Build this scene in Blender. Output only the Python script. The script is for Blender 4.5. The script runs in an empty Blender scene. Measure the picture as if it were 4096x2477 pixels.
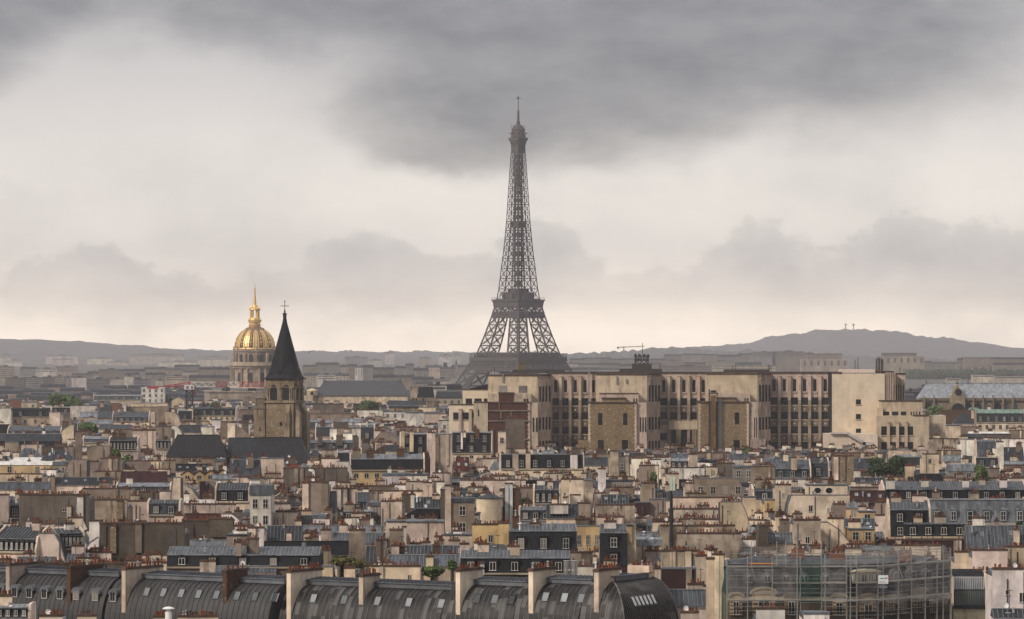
import bpy, bmesh, math, random
from mathutils import Vector, Matrix, noise
C = bpy.context.scene
COL = C.collection
R = math.radians
F = 15400.0; CX = 2048.0; HY = 1375.0; CAMZ = 65.0          # photograph: focal length in px, centre column, horizon row, eye height
def X(px, d): return (px - CX) * d / F
def Z(py, d): return CAMZ - (py - HY) * d / F

# ---------------------------------------------------------------- camera
cam_d = bpy.data.cameras.new("camera"); cam = bpy.data.objects.new("camera", cam_d); COL.objects.link(cam)
cam.location = (0, 0, CAMZ); cam.rotation_euler = (R(90), 0, 0)
cam_d.sensor_width = 36; cam_d.lens = 36 * F / 4096; cam_d.shift_y = (HY - 1238.5) / 4096
cam_d.clip_start = 1; cam_d.clip_end = 60000
C.camera = cam
C.view_settings.view_transform = 'Standard'; C.view_settings.look = 'None'
C.view_settings.exposure = 0.95; C.view_settings.gamma = 1.0
C.cycles.use_denoising = True
C.cycles.max_bounces = 5; C.cycles.diffuse_bounces = 3; C.cycles.glossy_bounces = 2; C.cycles.transparent_max_bounces = 12
C.cycles.volume_bounces = 0

# ---------------------------------------------------------------- node helper
class NT:
    def __init__(s, tree): s.t = tree; s.n = tree.nodes; s.l = tree.links
    def new(s, typ, **kw):
        n = s.n.new(typ)
        for k, v in kw.items(): setattr(n, k, v)
        return n
    def link(s, a, b): s.l.new(a, b)
    def put(s, sock, v):
        if v is None: return
        if hasattr(v, 'is_output'): s.l.new(v, sock)
        else: sock.default_value = v
    def m(s, op, a, b=None, c=None, clamp=False):
        n = s.new('ShaderNodeMath', operation=op, use_clamp=clamp)
        s.put(n.inputs[0], a); s.put(n.inputs[1], b)
        if c is not None: s.put(n.inputs[2], c)
        return n.outputs[0]
    def vm(s, op, a, b=None):
        n = s.new('ShaderNodeVectorMath', operation=op)
        s.put(n.inputs[0], a); s.put(n.inputs[1], b)
        return n.outputs['Value'] if op in ('LENGTH', 'DOT_PRODUCT', 'DISTANCE') else n.outputs[0]
    def mix(s, f, a, b, mode='MIX'):
        n = s.new('ShaderNodeMix', data_type='RGBA', blend_type=mode)
        s.put(n.inputs[0], f); s.put(n.inputs[6], a); s.put(n.inputs[7], b)
        return n.outputs[2]
    def ramp(s, v, a, b, c=0.0, d=1.0, smooth=True):
        n = s.new('ShaderNodeMapRange', interpolation_type='SMOOTHSTEP' if smooth else 'LINEAR')
        s.put(n.inputs[0], v); n.inputs[1].default_value = a; n.inputs[2].default_value = b
        n.inputs[3].default_value = c; n.inputs[4].default_value = d
        return n.outputs[0]
    def noise(s, vec, scale, detail=4, rough=.55):
        n = s.new('ShaderNodeTexNoise'); s.put(n.inputs['Vector'], vec)
        n.inputs['Scale'].default_value = scale; n.inputs['Detail'].default_value = detail; n.inputs['Roughness'].default_value = rough
        return n.outputs['Fac'], n.outputs['Color']
    def comb(s, x, y, z):
        n = s.new('ShaderNodeCombineXYZ'); s.put(n.inputs[0], x); s.put(n.inputs[1], y); s.put(n.inputs[2], z); return n.outputs[0]
    def sep(s, v):
        n = s.new('ShaderNodeSeparateXYZ'); s.link(v, n.inputs[0]); return n.outputs

# ---------------------------------------------------------------- sky: Nishita light under a procedural rain-cloud deck
SUN_EL, SUN_AZ = R(36), R(228)
w = bpy.data.worlds.new("World"); C.world = w; w.use_nodes = True
nt = NT(w.node_tree); nt.n.clear()
tc = nt.new('ShaderNodeTexCoord').outputs['Generated']
sx, sy, sz = nt.sep(tc)
yy = nt.m('MAXIMUM', sy, .04)
U0 = nt.m('DIVIDE', sx, yy); V0 = nt.m('DIVIDE', sz, yy)
P0 = nt.comb(nt.m('MULTIPLY', U0, F / 4096), nt.m('MULTIPLY', V0, F / 4096), 0.0)        # one unit = 15 degrees of azimuth
def sky_warp(scale, amt, stretch=(1, 1.5, 1), off=0.0):
    v = nt.vm('MULTIPLY', nt.vm('ADD', P0, (off, off * .7, off * .3)), stretch)
    f, c = nt.noise(v, scale, 7, .55)
    return nt.vm('MULTIPLY', nt.vm('SUBTRACT', c, (.5, .5, .5)), (amt, amt * .75, 0))
PW = nt.vm('ADD', nt.vm('ADD', P0, sky_warp(2.6, .16)), sky_warp(9.0, .05, off=3.1))      # soft, wind-torn
PC = nt.vm('ADD', nt.vm('ADD', nt.vm('ADD', P0, sky_warp(5.0, .045, (1, 1.2, 1), 7.7)), sky_warp(15.0, .05, (1, 1.2, 1), 2.7)), sky_warp(42.0, .022, (1, 1.2, 1), 4.1))                               # cumulus
def blob(P, x, y, a, b, k=1.0):
    u, v = (x * 1.6623 - CX) / 4096, (HY - y * 1.6623) / 4096
    q = nt.vm('MULTIPLY', nt.vm('SUBTRACT', P, (u, v, 0)), (4096 / (a * 1.6623), 4096 / (b * 1.6623), 0))
    return nt.m('MULTIPLY', nt.ramp(nt.vm('LENGTH', q), 1.5, .1, 0, 1), k)
def union(items):
    inv = None
    for it in items:
        o = nt.m('SUBTRACT', 1.0, it)
        inv = o if inv is None else nt.m('MULTIPLY', inv, o)
    return nt.m('SUBTRACT', 1.0, inv)
def fbm(scale, stretch, off, detail=8, rough=.6):
    return nt.noise(nt.vm('MULTIPLY', nt.vm('ADD', P0, off), stretch), scale, detail, rough)[0]
darkd = union([blob(PW, *q) for q in [
    (1420, 130, 850, 270, .80), (1240, 290, 430, 120, .66), (1800, 250, 420, 160, .45), (950, 20, 1300, 170, .52), (2200, 150, 340, 190, .55),
    (300, -30, 950, 165, .60), (-60, 150, 170, 150, .6), (1070, 372, 190, 55, .40), (1500, -150, 2200, 200, .6), (2100, 20, 600, 190, .42)]])
dark = nt.ramp(nt.m('ADD', darkd, nt.m('MULTIPLY', nt.m('SUBTRACT', fbm(5.5, (1, 1.9, 1), (2.2, 1.1, 0), 8, .58), .5), .8)), .15, .95)
cumd = union([blob(PC, *q) for q in [
    (130, 700, 230, 120, .8), (400, 725, 180, 90, .72), (640, 710, 190, 110, .78), (850, 660, 150, 110, .8), (1010, 700, 180, 105, .8),
    (1300, 610, 150, 140, .8), (1560, 720, 270, 105, .85), (1830, 635, 130, 140, .85), (1960, 700, 260, 110, .8), (2170, 600, 170, 140, .85),
    (2400, 640, 190, 150, .8), (250, 640, 90, 80, .6), (1180, 690, 150, 90, .6), (2250, 730, 260, 60, .45), (800, 740, 800, 35, .3)]])
cn = nt.m('ADD', nt.m('MULTIPLY', nt.m('SUBTRACT', fbm(9.0, (1, 1.25, 1), (5.0, 3.0, 0)), .5), 1.0), nt.m('MULTIPLY', nt.m('SUBTRACT', fbm(34.0, (1, 1.2, 1), (1.0, 8.0, 0), 8, .7), .5), .7))
cum = nt.m('MULTIPLY', nt.ramp(nt.m('ADD', cumd, cn), .42, .60), nt.m('MULTIPLY', nt.ramp(nt.m('ADD', cumd, cn), .3, 1.25, .42, 1.0), nt.ramp(nt.sep(PW)[1], .02, .10, .12, 1.0)))
wisp, _ = nt.noise(nt.vm('MULTIPLY', P0, (1, 2.6, 1)), 6.0, 6, .6)
mott, _ = nt.noise(nt.vm('MULTIPLY', P0, (1, 1.6, 1)), 3.2, 5, .6)
V = nt.sep(P0)[1]
lo = nt.ramp(V, 0.0, .10, 0, 1); hi = nt.ramp(V, .12, .30, 0, 1)
base = nt.mix(hi, nt.mix(lo, (1.22, 1.05, .85, 1), (.545, .505, .463, 1)), (.345, .327, .325, 1))
base = nt.mix(nt.m('MULTIPLY', nt.ramp(mott, .38, .72), .45), base, (.30, .285, .283, 1))
c1 = nt.mix(nt.m('MULTIPLY', cum, nt.ramp(wisp, .15, .75, .80, 1.0)), base, (.325, .306, .299, 1))
c2 = nt.mix(nt.m('MULTIPLY', dark, nt.ramp(wisp, .2, .8, .66, 1.0)), c1, (.088, .088, .102, 1))
up = nt.ramp(sz, .10, .75, 1.0, 1.25)                                                       # an overcast sky is brightest overhead
lit = nt.mix(nt.ramp(sy, -.05, .1), (.20, .20, .205, 1), c2)
nb = nt.new('ShaderNodeBackground'); nb.inputs['Strength'].default_value = .10
sky = nt.new('ShaderNodeTexSky', sky_type='NISHITA', sun_disc=False)
sky.sun_elevation = SUN_EL; sky.sun_rotation = SUN_AZ
cl = nt.new('ShaderNodeVectorMath', operation='SCALE'); nt.link(lit, cl.inputs[0]); nt.link(nt.m('MULTIPLY', up, 10.0), cl.inputs['Scale'])
nt.link(nt.mix(.95, sky.outputs[0], cl.outputs[0]), nb.inputs['Color'])
wo = nt.new('ShaderNodeOutputWorld'); nt.link(nb.outputs[0], wo.inputs['Surface'])
# ---------------------------------------------------------------- sun behind the cloud
sd = bpy.data.lights.new("sun", 'SUN'); so = bpy.data.objects.new("sun", sd); COL.objects.link(so)
sd.energy = 1.5; sd.angle = R(10); sd.color = (1.0, .87, .74)
sdir = Vector((math.sin(SUN_AZ) * math.cos(SUN_EL), math.cos(SUN_AZ) * math.cos(SUN_EL), math.sin(SUN_EL)))
so.rotation_euler = sdir.to_track_quat('Z', 'Y').to_euler()

# ---------------------------------------------------------------- materials
def newmat(name):
    m = bpy.data.materials.new(name); m.use_nodes = True
    return m, NT(m.node_tree), m.node_tree.nodes['Principled BSDF']
def scol(c, k): return (min(1, c[0] * k), min(1, c[1] * k), min(1, c[2] * k), 1)
def plaster(name, col, stain=.35, sc=(.20, .14, .09), rough=.92, grain=.25, lo=.66):
    m, t, p = newmat(name)
    tc = t.new('ShaderNodeTexCoord').outputs['Object']; rnd = t.new('ShaderNodeObjectInfo').outputs['Random']
    off = t.comb(t.m('MULTIPLY', rnd, 91.0), t.m('MULTIPLY', rnd, 37.0), t.m('MULTIPLY', rnd, 53.0))
    v = t.vm('ADD', tc, off)
    f1, _ = t.noise(v, grain, 6, .62)
    f2, _ = t.noise(t.vm('MULTIPLY', v, (.9, .9, .15)), 1.0, 5, .65)
    f3, _ = t.noise(v, .11, 3, .5)
    c = t.mix(t.ramp(f1, .3, .7), scol(col, lo), scol(col, 1.12))
    vo = t.new('ShaderNodeTexVoronoi', distance='CHEBYCHEV'); t.link(t.vm('MULTIPLY', v, (.34, .34, .22)), vo.inputs['Vector']); vo.inputs['Scale'].default_value = 1.0
    pk = t.ramp(t.sep(vo.outputs['Color'])[0], 0, 1, 1 - .45 * (1 - lo), 1 + .30 * (1 - lo), False); c = t.mix(1.0, c, t.comb(pk, pk, pk), 'MULTIPLY')
    c = t.mix(t.m('MULTIPLY', t.m('MULTIPLY', t.ramp(f2, .47, .60), t.ramp(f3, .36, .58)), stain), c, (sc[0], sc[1], sc[2], 1))
    k = t.ramp(rnd, 0, 1, 1 - .95 * (1 - lo), 1 + .55 * (1 - lo), False)
    c = t.mix(1.0, c, t.comb(k, t.m('MULTIPLY', k, t.ramp(t.m('FRACT', t.m('MULTIPLY', rnd, 7.13)), 0, 1, .96, 1.02, False)), t.m('MULTIPLY', k, t.ramp(t.m('FRACT', t.m('MULTIPLY', rnd, 13.7)), 0, 1, .88, 1.04, False))), 'MULTIPLY')
    t.link(c, p.inputs['Base Color']); p.inputs['Roughness'].default_value = rough; p.inputs['Specular IOR Level'].default_value = .2
    return m
def masonry(name, c1, c2, mortar, bw=.6, bh=.28, ms=.02, stain=.3):
    m, t, p = newmat(name)
    tc = t.new('ShaderNodeTexCoord').outputs['Object']; x, y, z = t.sep(tc)
    b = t.new('ShaderNodeTexBrick'); t.link(t.comb(t.m('ADD', x, y), z, 0.0), b.inputs['Vector'])
    b.inputs['Color1'].default_value = scol(c1, 1); b.inputs['Color2'].default_value = scol(c2, 1); b.inputs['Mortar'].default_value = scol(mortar, 1)
    b.inputs['Scale'].default_value = 1; b.inputs['Brick Width'].default_value = bw; b.inputs['Row Height'].default_value = bh; b.inputs['Mortar Size'].default_value = ms
    f1, _ = t.noise(tc, .3, 6, .65); f2, _ = t.noise(tc, 1.6, 4, .6)
    c = t.mix(t.m('MULTIPLY', t.ramp(f1, .4, .7), stain), b.outputs['Color'], scol(c1, .45))
    c = t.mix(t.m('MULTIPLY', t.ramp(f2, .57, .68), .75), c, scol(c2, 1.9))
    t.link(c, p.inputs['Base Color']); p.inputs['Roughness'].default_value = .95; p.inputs['Specular IOR Level'].default_value = .15
    return m
def zinc(name, col, rough=.42, pw=.62, ph=2.1, var=.45, seam=.5, spec=.5, patch=0):
    m, t, p = newmat(name)
    tc = t.new('ShaderNodeTexCoord').outputs['Object']; x, y, z = t.sep(tc); rnd = t.new('ShaderNodeObjectInfo').outputs['Random']
    cx = t.m('FLOOR', t.m('DIVIDE', t.m('ADD', x, 500.0), pw)); s = t.m('ADD', t.m('MULTIPLY', y, .7), z)
    wn0 = t.new('ShaderNodeTexWhiteNoise', noise_dimensions='1D'); t.link(t.m('ADD', cx, t.m('MULTIPLY', rnd, 77.0)), wn0.inputs['W'])
    cz = t.m('FLOOR', t.m('ADD', t.m('DIVIDE', s, ph), wn0.outputs['Value']))
    wn = t.new('ShaderNodeTexWhiteNoise', noise_dimensions='3D'); t.link(t.comb(cx, cz, t.m('MULTIPLY', rnd, 55.0)), wn.inputs['Vector'])
    f1, _ = t.noise(t.vm('MULTIPLY', tc, (1.0, .35, .35)), .9, 5, .6)
    k = t.m('MULTIPLY', t.ramp(wn.outputs['Value'], .74, .86, .85, patch) if patch else t.ramp(wn.outputs['Value'], 0, 1, 1 - var * .6, 1 + var, False), t.ramp(f1, .25, .75, .72, 1.22))
    fr = t.m('FRACT', t.m('DIVIDE', t.m('ADD', x, 500.0), pw))
    k = t.m('MULTIPLY', k, t.ramp(fr, .80, .92, 1.0, 1 - seam * .5))
    k = t.m('MULTIPLY', k, t.ramp(rnd, 0, 1, .75, 1.2, False))
    c = t.mix(1.0, scol(col, 1), t.comb(k, k, k), 'MULTIPLY')
    t.link(c, p.inputs['Base Color']); t.link(t.ramp(f1, .3, .7, rough - .1, rough + .18), p.inputs['Roughness']); p.inputs['Specular IOR Level'].default_value = spec
    return m
def flat(name, col, rough=.8, var=.25, metallic=0.0, spec=.3, scale=.6, rv=.2):
    m, t, p = newmat(name)
    tc = t.new('ShaderNodeTexCoord').outputs['Object']; rnd = t.new('ShaderNodeObjectInfo').outputs['Random']
    f, _ = t.noise(tc, scale, 5, .6)
    k = t.m('MULTIPLY', t.ramp(f, .3, .7, 1 - var, 1 + var * .6), t.ramp(rnd, 0, 1, 1 - rv, 1 + rv, False))
    t.link(t.mix(1.0, scol(col, 1), t.comb(k, k, k), 'MULTIPLY'), p.inputs['Base Color'])
    p.inputs['Roughness'].default_value = rough; p.inputs['Metallic'].default_value = metallic; p.inputs['Specular IOR Level'].default_value = spec
    return m
WALL = {
 'W': plaster('white_plaster', (.82, .77, .72), .35), 'P': plaster('pale_plaster', (.68, .565, .475), .42), 'C': plaster('cream_plaster', (.73, .60, .46), .4),
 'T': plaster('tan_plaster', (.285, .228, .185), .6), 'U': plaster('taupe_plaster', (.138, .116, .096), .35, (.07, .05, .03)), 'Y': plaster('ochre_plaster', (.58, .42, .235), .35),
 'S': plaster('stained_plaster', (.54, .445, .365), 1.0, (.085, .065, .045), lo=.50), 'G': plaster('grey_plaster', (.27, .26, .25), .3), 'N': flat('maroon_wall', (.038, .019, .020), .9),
 'R': masonry('rubble_stone', (.22, .165, .10), (.32, .25, .165), (.15, .12, .085), .55, .26, .03, .45), 'B': masonry('dark_brick', (.085, .045, .028), (.13, .075, .045), (.05, .04, .03), .30, .09, .012),
 'X': masonry('red_brick', (.16, .062, .04), (.21, .085, .055), (.20, .15, .11), .30, .09, .012), 'k': zinc('slate_wall', (.017, .018, .021), .6, .8, 3, .2, .2, .12),
 'M': zinc('pale_metal', (.48, .50, .50), .4, 1.2, 2.2, .12, .3)}
ROOF = {'k': zinc('dark_slate', (.014, .0155, .019), .6, .5, 1.2, .25, .15, .12), 'd': zinc('dark_zinc', (.027, .032, .040), .55, var=.45, spec=.25), 'z': zinc('grey_zinc', (.056, .066, .080), .45, var=.5, spec=.35),
 'l': zinc('light_zinc', (.135, .150, .170), .4, var=.5), 'N': zinc('maroon_tile', (.042, .020, .021), .8, .25, .35, .2, .2, .1), 'r': zinc('red_tile', (.10, .034, .026), .8, .25, .35, .3, .3, .1),
 'v': zinc('green_copper', (.15, .225, .19), .7, .7, 3, .25, .2, .2), 'W': flat('white_sheet', (.62, .62, .60), .6), 'b': zinc('lead_sheet', (.215, .235, .262), .5, 1.1, 2.4, .35, .2)}
M = {'pot': plaster('terracotta', (.22, .062, .028), .6, (.06, .035, .025), grain=2.0), 'pot2': flat('sooty_pot', (.06, .045, .038), .9), 'cap': flat('chimney_cap', (.085, .052, .038), .9, .4),
 'frame': flat('window_frame_paint', (.52, .50, .46), .6, .15), 'pane': None, 'zcap': flat('zinc_trim', (.12, .13, .145), .4),
 'metal': flat('galvanised_steel', (.42, .43, .43), .35, .2, .6), 'iron': flat('black_iron', (.025, .025, .027), .6), 'cornice': plaster('cornice_stone', (.46, .40, .32), .4), 'white': flat('white_paint', (.75, .74, .71), .5, .1),
 'soot': flat('sooty_stone', (.17, .14, .115), .9)}
def glass():
    m, t, p = newmat('window_glass'); rnd = t.new('ShaderNodeObjectInfo').outputs['Random']
    t.link(t.mix(t.ramp(rnd, .72, .76), (.012, .013, .016, 1), t.mix(t.m('FRACT', t.m('MULTIPLY', rnd, 23.0)), (.05, .05, .055, 1), (.30, .27, .23, 1))), p.inputs['Base Color'])      # a few with curtains or blinds
    p.inputs['Roughness'].default_value = .2; p.inputs['Specular IOR Level'].default_value = .3; return m
M['pane'] = glass(); M['dpane'] = flat('dark_glass', (.012, .013, .016), .25, .2, 0, .3, rv=.5)
M['zseam'] = flat('pale_seam', (.21, .225, .245), .4, .4)  # highlight along the seams painted in as paler zinc
# ---------------------------------------------------------------- mesh collector
class MB:
    def __init__(s): s.v = []; s.f = []
    def add(s, vs, fs):
        b = len(s.v); s.v += [tuple(p) for p in vs]; s.f += [tuple(i + b for i in f) for f in fs]
    def box(s, x0, x1, y0, y1, z0, z1):
        s.add([(x0, y0, z0), (x1, y0, z0), (x1, y1, z0), (x0, y1, z0), (x0, y0, z1), (x1, y0, z1), (x1, y1, z1), (x0, y1, z1)],
              [(0, 3, 2, 1), (4, 5, 6, 7), (0, 1, 5, 4), (1, 2, 6, 5), (2, 3, 7, 6), (3, 0, 4, 7)])
    def taper(s, x0, x1, y0, y1, z0, z1, k=.8):
        cx, cy = (x0 + x1) / 2, (y0 + y1) / 2; q = lambda a, c: c + (a - c) * k
        s.add([(x0, y0, z0), (x1, y0, z0), (x1, y1, z0), (x0, y1, z0), (q(x0, cx), q(y0, cy), z1), (q(x1, cx), q(y0, cy), z1), (q(x1, cx), q(y1, cy), z1), (q(x0, cx), q(y1, cy), z1)],
              [(0, 3, 2, 1), (4, 5, 6, 7), (0, 1, 5, 4), (1, 2, 6, 5), (2, 3, 7, 6), (3, 0, 4, 7)])
    def prism(s, poly, a, b, axis='x'):
        n = len(poly)
        if axis == 'x': va = [(a, p, q) for p, q in poly]; vb = [(b, p, q) for p, q in poly]
        elif axis == 'y': va = [(p, a, q) for p, q in poly]; vb = [(p, b, q) for p, q in poly]
        else: va = [(p, q, a) for p, q in poly]; vb = [(p, q, b) for p, q in poly]
        s.add(va + vb, [tuple(range(n)), tuple(range(2 * n - 1, n - 1, -1))] + [(i, i + n, (i + 1) % n + n, (i + 1) % n) for i in range(n)])
    def bar(s, p, q, w, h=None):
        p, q = Vector(p), Vector(q); h = h or w; t = (q - p)
        if t.length < 1e-6: return
        t.normalize(); u = t.cross(Vector((0, 0, 1)))
        if u.length < 1e-3: u = Vector((1, 0, 0))
        u.normalize(); v = u.cross(t); u *= w / 2; v *= h / 2
        s.add([p - u - v, p + u - v, p + u + v, p - u + v, q - u - v, q + u - v, q + u + v, q - u + v],
              [(0, 3, 2, 1), (4, 5, 6, 7), (0, 1, 5, 4), (1, 2, 6, 5), (2, 3, 7, 6), (3, 0, 4, 7)])
    def lathe(s, prof, n=16, cx=0, cy=0, rot=0, cap=True):
        b = []
        for r, z in prof: b += [(cx + r * math.cos(rot + 2 * math.pi * i / n), cy + r * math.sin(rot + 2 * math.pi * i / n), z) for i in range(n)]
        f = [(k * n + i, k * n + (i + 1) % n, (k + 1) * n + (i + 1) % n, (k + 1) * n + i) for k in range(len(prof) - 1) for i in range(n)]
        if cap: f += [tuple(range(n - 1, -1, -1)), tuple((len(prof) - 1) * n + i for i in range(n))]
        s.add(b, f)
    def mesh(s, name, mat):
        me = bpy.data.meshes.new(name); me.from_pydata(s.v, [], s.f)
        bm = bmesh.new(); bm.from_mesh(me); bmesh.ops.recalc_face_normals(bm, faces=bm.faces); bm.to_mesh(me); bm.free()
        if mat: me.materials.append(mat)
        return me
    def build(s, name, mat, parent=None, loc=None, rz=0, smooth=False, mat2=None, n2=0):
        if not s.v: return None
        me = s.mesh(name, mat)
        if mat2: me.materials.append(mat2); me.polygons.foreach_set('material_index', [0] * n2 + [1] * (len(me.polygons) - n2))      # standing seams
        if smooth: me.polygons.foreach_set('use_smooth', [True] * len(me.polygons))
        return link(name, me, parent, loc, rz)
def link(name, me, parent=None, loc=None, rz=0):
    o = bpy.data.objects.new(name, me); COL.objects.link(o)
    if parent: o.parent = parent
    if loc: o.location = loc
    if rz: o.rotation_euler = (0, 0, rz)
    return o
def tag(o, label, cat, group=None, kind=None):
    if label: o['label'] = label
    if cat: o['category'] = cat
    if group: o['group'] = group
    if kind: o['kind'] = kind
    return o
def thing(name, label, cat, loc, rz=0, group=None):
    return tag(link(name, None, None, loc, rz), label, cat, group)
def struct(o): o['kind'] = 'structure'; return o
def arch(cx, z0, z1, w, n=8):
    r = w / 2; return [(cx - r, z0), (cx + r, z0)] + [(cx + r * math.cos(math.pi * i / n), z1 - r + r * math.sin(math.pi * i / n)) for i in range(n + 1)]

# ---------------------------------------------------------------- shared small parts
_cache = {}
def cached(key, fn):
    if key not in _cache: _cache[key] = fn()
    return _cache[key]
def pot_mesh(k):
    def f():
        m = MB(); h = (.42, .52, .68, .45, .5)[k]; r = (.14, .15, .13, .15, .14)[k]
        m.lathe([(r * 1.15, 0), (r * 1.0, .08), (r * .86, h - .1), (r * 1.12, h - .08), (r * 1.12, h)], 8)
        if k == 3: m.lathe([(r * .5, h), (r * .5, h + .12), (r * 1.5, h + .14), (r * .2, h + .3)], 8)
        return m.mesh('chimney_pot', M['metal'] if k == 3 else M['pot2'] if k == 4 else M['pot'])
    return cached(('pot', k), f)
def pots(parent, n, x0, x1, y, z, rng, far=False):
    if n < 1: return
    if far:
        m = MB()
        for i in range(n):
            if rng.random() < .12: continue
            x = x0 + (x1 - x0) * (i + .5 + rng.uniform(-.3, .3)) / n; h = rng.uniform(.35, .65)
            m.lathe([(.17, z), (.15, z + h)], 6, x, y + rng.uniform(-.2, .2))
        m.build('chimney_pots', M['pot'], parent); return
    for i in range(n):
        if rng.random() < .10: continue
        x = x0 + (x1 - x0) * (i + .5 + rng.uniform(-.32, .32)) / n
        k = rng.choices((0, 1, 2, 3, 4), (6, 8, 3, 1, 5))[0]
        o = link('chimney_pot', pot_mesh(k), parent, (x, y + rng.uniform(-.18, .18), z))
        s = rng.uniform(.75, 1.1); o.scale = (s, s, s * rng.uniform(.7, 1.35))
def win_meshes(w, h):
    w = max(.4, round(w, 1)); h = max(.5, round(h, 1))
    def f():
        m = MB(); b = .075
        for x in (-w / 2, w / 2 - b, -.04): m.box(x, x + (b if x != -.04 else .08), -.10, .06, 0, h)
        m.box(-w / 2, w / 2, -.09, .05, h - b, h); m.box(-w / 2 - .08, w / 2 + .08, -.16, .05, -.08, 0.02)
        if h > 1.4: m.box(-w / 2, w / 2, -.085, .05, h * .5, h * .5 + .05)
        g = MB(); g.box(-w / 2 + .03, w / 2 - .03, -.03, .04, .03, h - .03)
        return m.mesh('window', M['frame']), g.mesh('pane', M['pane'])
    return cached(('win', w, h), f)
def window(parent, x, y, z, w, h, name='window'):
    a, b = win_meshes(w, h)
    o = link(name, a, parent, (x, y, z)); link('pane', b, o)
    return o
def dormer(parent, x, y, z, w, h, depth, rmat, style=0, far=False):
    w = round(w, 1); h = round(h, 1); depth = round(depth, 1)
    def f():
        m = MB(); m.box(-w / 2, w / 2, 0, depth, 0, h)
        if style == 1: m.prism([(-w / 2 - .15, h), (w / 2 + .15, h), (0, h + .55)], -.18, depth, 'y')
        elif style == 2: m.prism([(-w / 2 - .12, h)] + [((w / 2 + .12) * -math.cos(math.pi * i / 8), h + .45 * math.sin(math.pi * i / 8)) for i in range(1, 8)] + [(w / 2 + .12, h)], -.15, depth, 'y')
        else: m.prism([(-.22, h), (depth, h), (depth, h + .28), (-.22, h + .10)], -w / 2 - .14, w / 2 + .14)
        return m.mesh('dormer', rmat)
    o = link('dormer', cached(('dor', w, h, depth, style, rmat.name), f), parent, (x, y, z))
    window(o, 0, -.02, .12, w * .72, h * .82)
    return o
def skylight(parent, x, y, z, w, h, slope):
    def f():
        m = MB(); b = .09
        m.box(-w / 2, w / 2, -.02, .10, 0, b); m.box(-w / 2, w / 2, -.02, .10, h - b, h); m.box(-w / 2, -w / 2 + b, -.02, .10, b, h - b); m.box(w / 2 - b, w / 2, -.02, .10, b, h - b)
        g = MB(); g.box(-w / 2 + b, w / 2 - b, .02, .06, b, h - b)
        return m.mesh('skylight', ROOF['d']), g.mesh('pane', M['skypane'])
    a, b = cached(('sky', round(w, 1), round(h, 1)), f)
    o = link('skylight', a, parent, (x, y, z)); o.rotation_euler = (-(math.pi / 2 - slope), 0, 0)
    link('pane', b, o); return o
M['skypane'] = flat('skylight_glass', (.20, .22, .235), .15, .2, 0, .7, rv=.8)
M['antenna'] = M['iron']
def antenna(parent, x, y, z, h=2.6):
    def f():
        m = MB(); m.bar((0, 0, 0), (0, 0, h), .07)
        for k in range(4): m.bar((-.45 + .06 * k, -.3 + .2 * k, h - .15), (.45 - .06 * k, -.3 + .2 * k, h - .15), .045)
        m.bar((0, -.35, h - .15), (0, .35, h - .15), .045); return m.mesh('antenna', M['antenna'])
    return link('antenna', cached(('ant', h), f), parent, (x, y, z))
def dish(parent, x, y, z):
    def f():
        m = MB(); m.lathe([(.05, -.12), (.25, -.09), (.40, 0), (.42, .02), (.25, -.05), (.03, -.08)], 14); me = m.mesh('satellite_dish', M['white']); return me
    o = link('satellite_dish', cached('dish', f), parent, (x, y, z + .6)); o.rotation_euler = (R(70), 0, R(25)); return o
# ---------------------------------------------------------------- houses read off the photograph, each at its own distance
CROP = {'A': (0, 1250), 'B': (1000, 1250), 'C': (2000, 1250), 'D': (2996, 1250), 'E': (0, 1827), 'F': (1000, 1827), 'G': (2000, 1827), 'H': (2996, 1827)}
HOUSES = []          # (root, px centre, py centre, facts for the label)
NAME = {'w': 'party_wall_house', 't': 'slope_ended_house', 'b': 'plain_house', 'z': 'low_roofed_house', 'm': 'mansard_house', 'g': 'gabled_house', 'h': 'hip_roofed_house', 'y': 'turret_house'}
def coping(root, x0, x1, y0, y1, z, n, rng, far, name='coping', mat=None):
    m = MB(); m.box(x0 - .10, x1 + .10, y0 - .12, y1 + .12, z, z + .16); m.box(x0 - .03, x1 + .03, y0 - .05, y1 + .05, z + .16, z + .30)
    o = m.build(name, mat or M['cap'], root)
    if n: pots(o, n, x0 + .25, x1 - .25, (y0 + y1) / 2, z + .30, rng, far)
    return o
def stack(root, x0, x1, y0, y1, z0, z1, n, wmat, rng, far, flare=0):
    m = MB(); m.box(x0, x1, y0, y1, z0, z1 - .0)
    if flare: m.prism([(x0 - flare, z0 - .01), (x1 + flare, z0 - .01), (x1 + .01, z0 + flare * 2.2), (x0 - .01, z0 + flare * 2.2)], y0 + .02, y1 - .02, 'y')
    s = m.build('chimney_stack', wmat, root)
    coping(s, x0, x1, y0, y1, z1, n, rng, far)
    return s
def seams(m, w, prof, pitch):
    n = max(2, int(w / pitch))
    for i in range(n + 1):
        x = -w / 2 + w * i / n
        for (ya, za), (yb, zb) in zip(prof, prof[1:]): m.bar((x, ya, za + .03), (x, yb, zb + .03), .07, .10)
def vent_mesh(k):
    m = MB()
    if k: m.lathe([(.16, -.6), (.16, .55), (.34, .58), (.30, .68), (.05, .78)], 10)
    else: m.lathe([(.22, -.6), (.22, .35), (.28, .36), (.28, .60), (.12, .66)], 10)
    return m.mesh('roof_vent', M['white'] if k else M['metal'])
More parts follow.
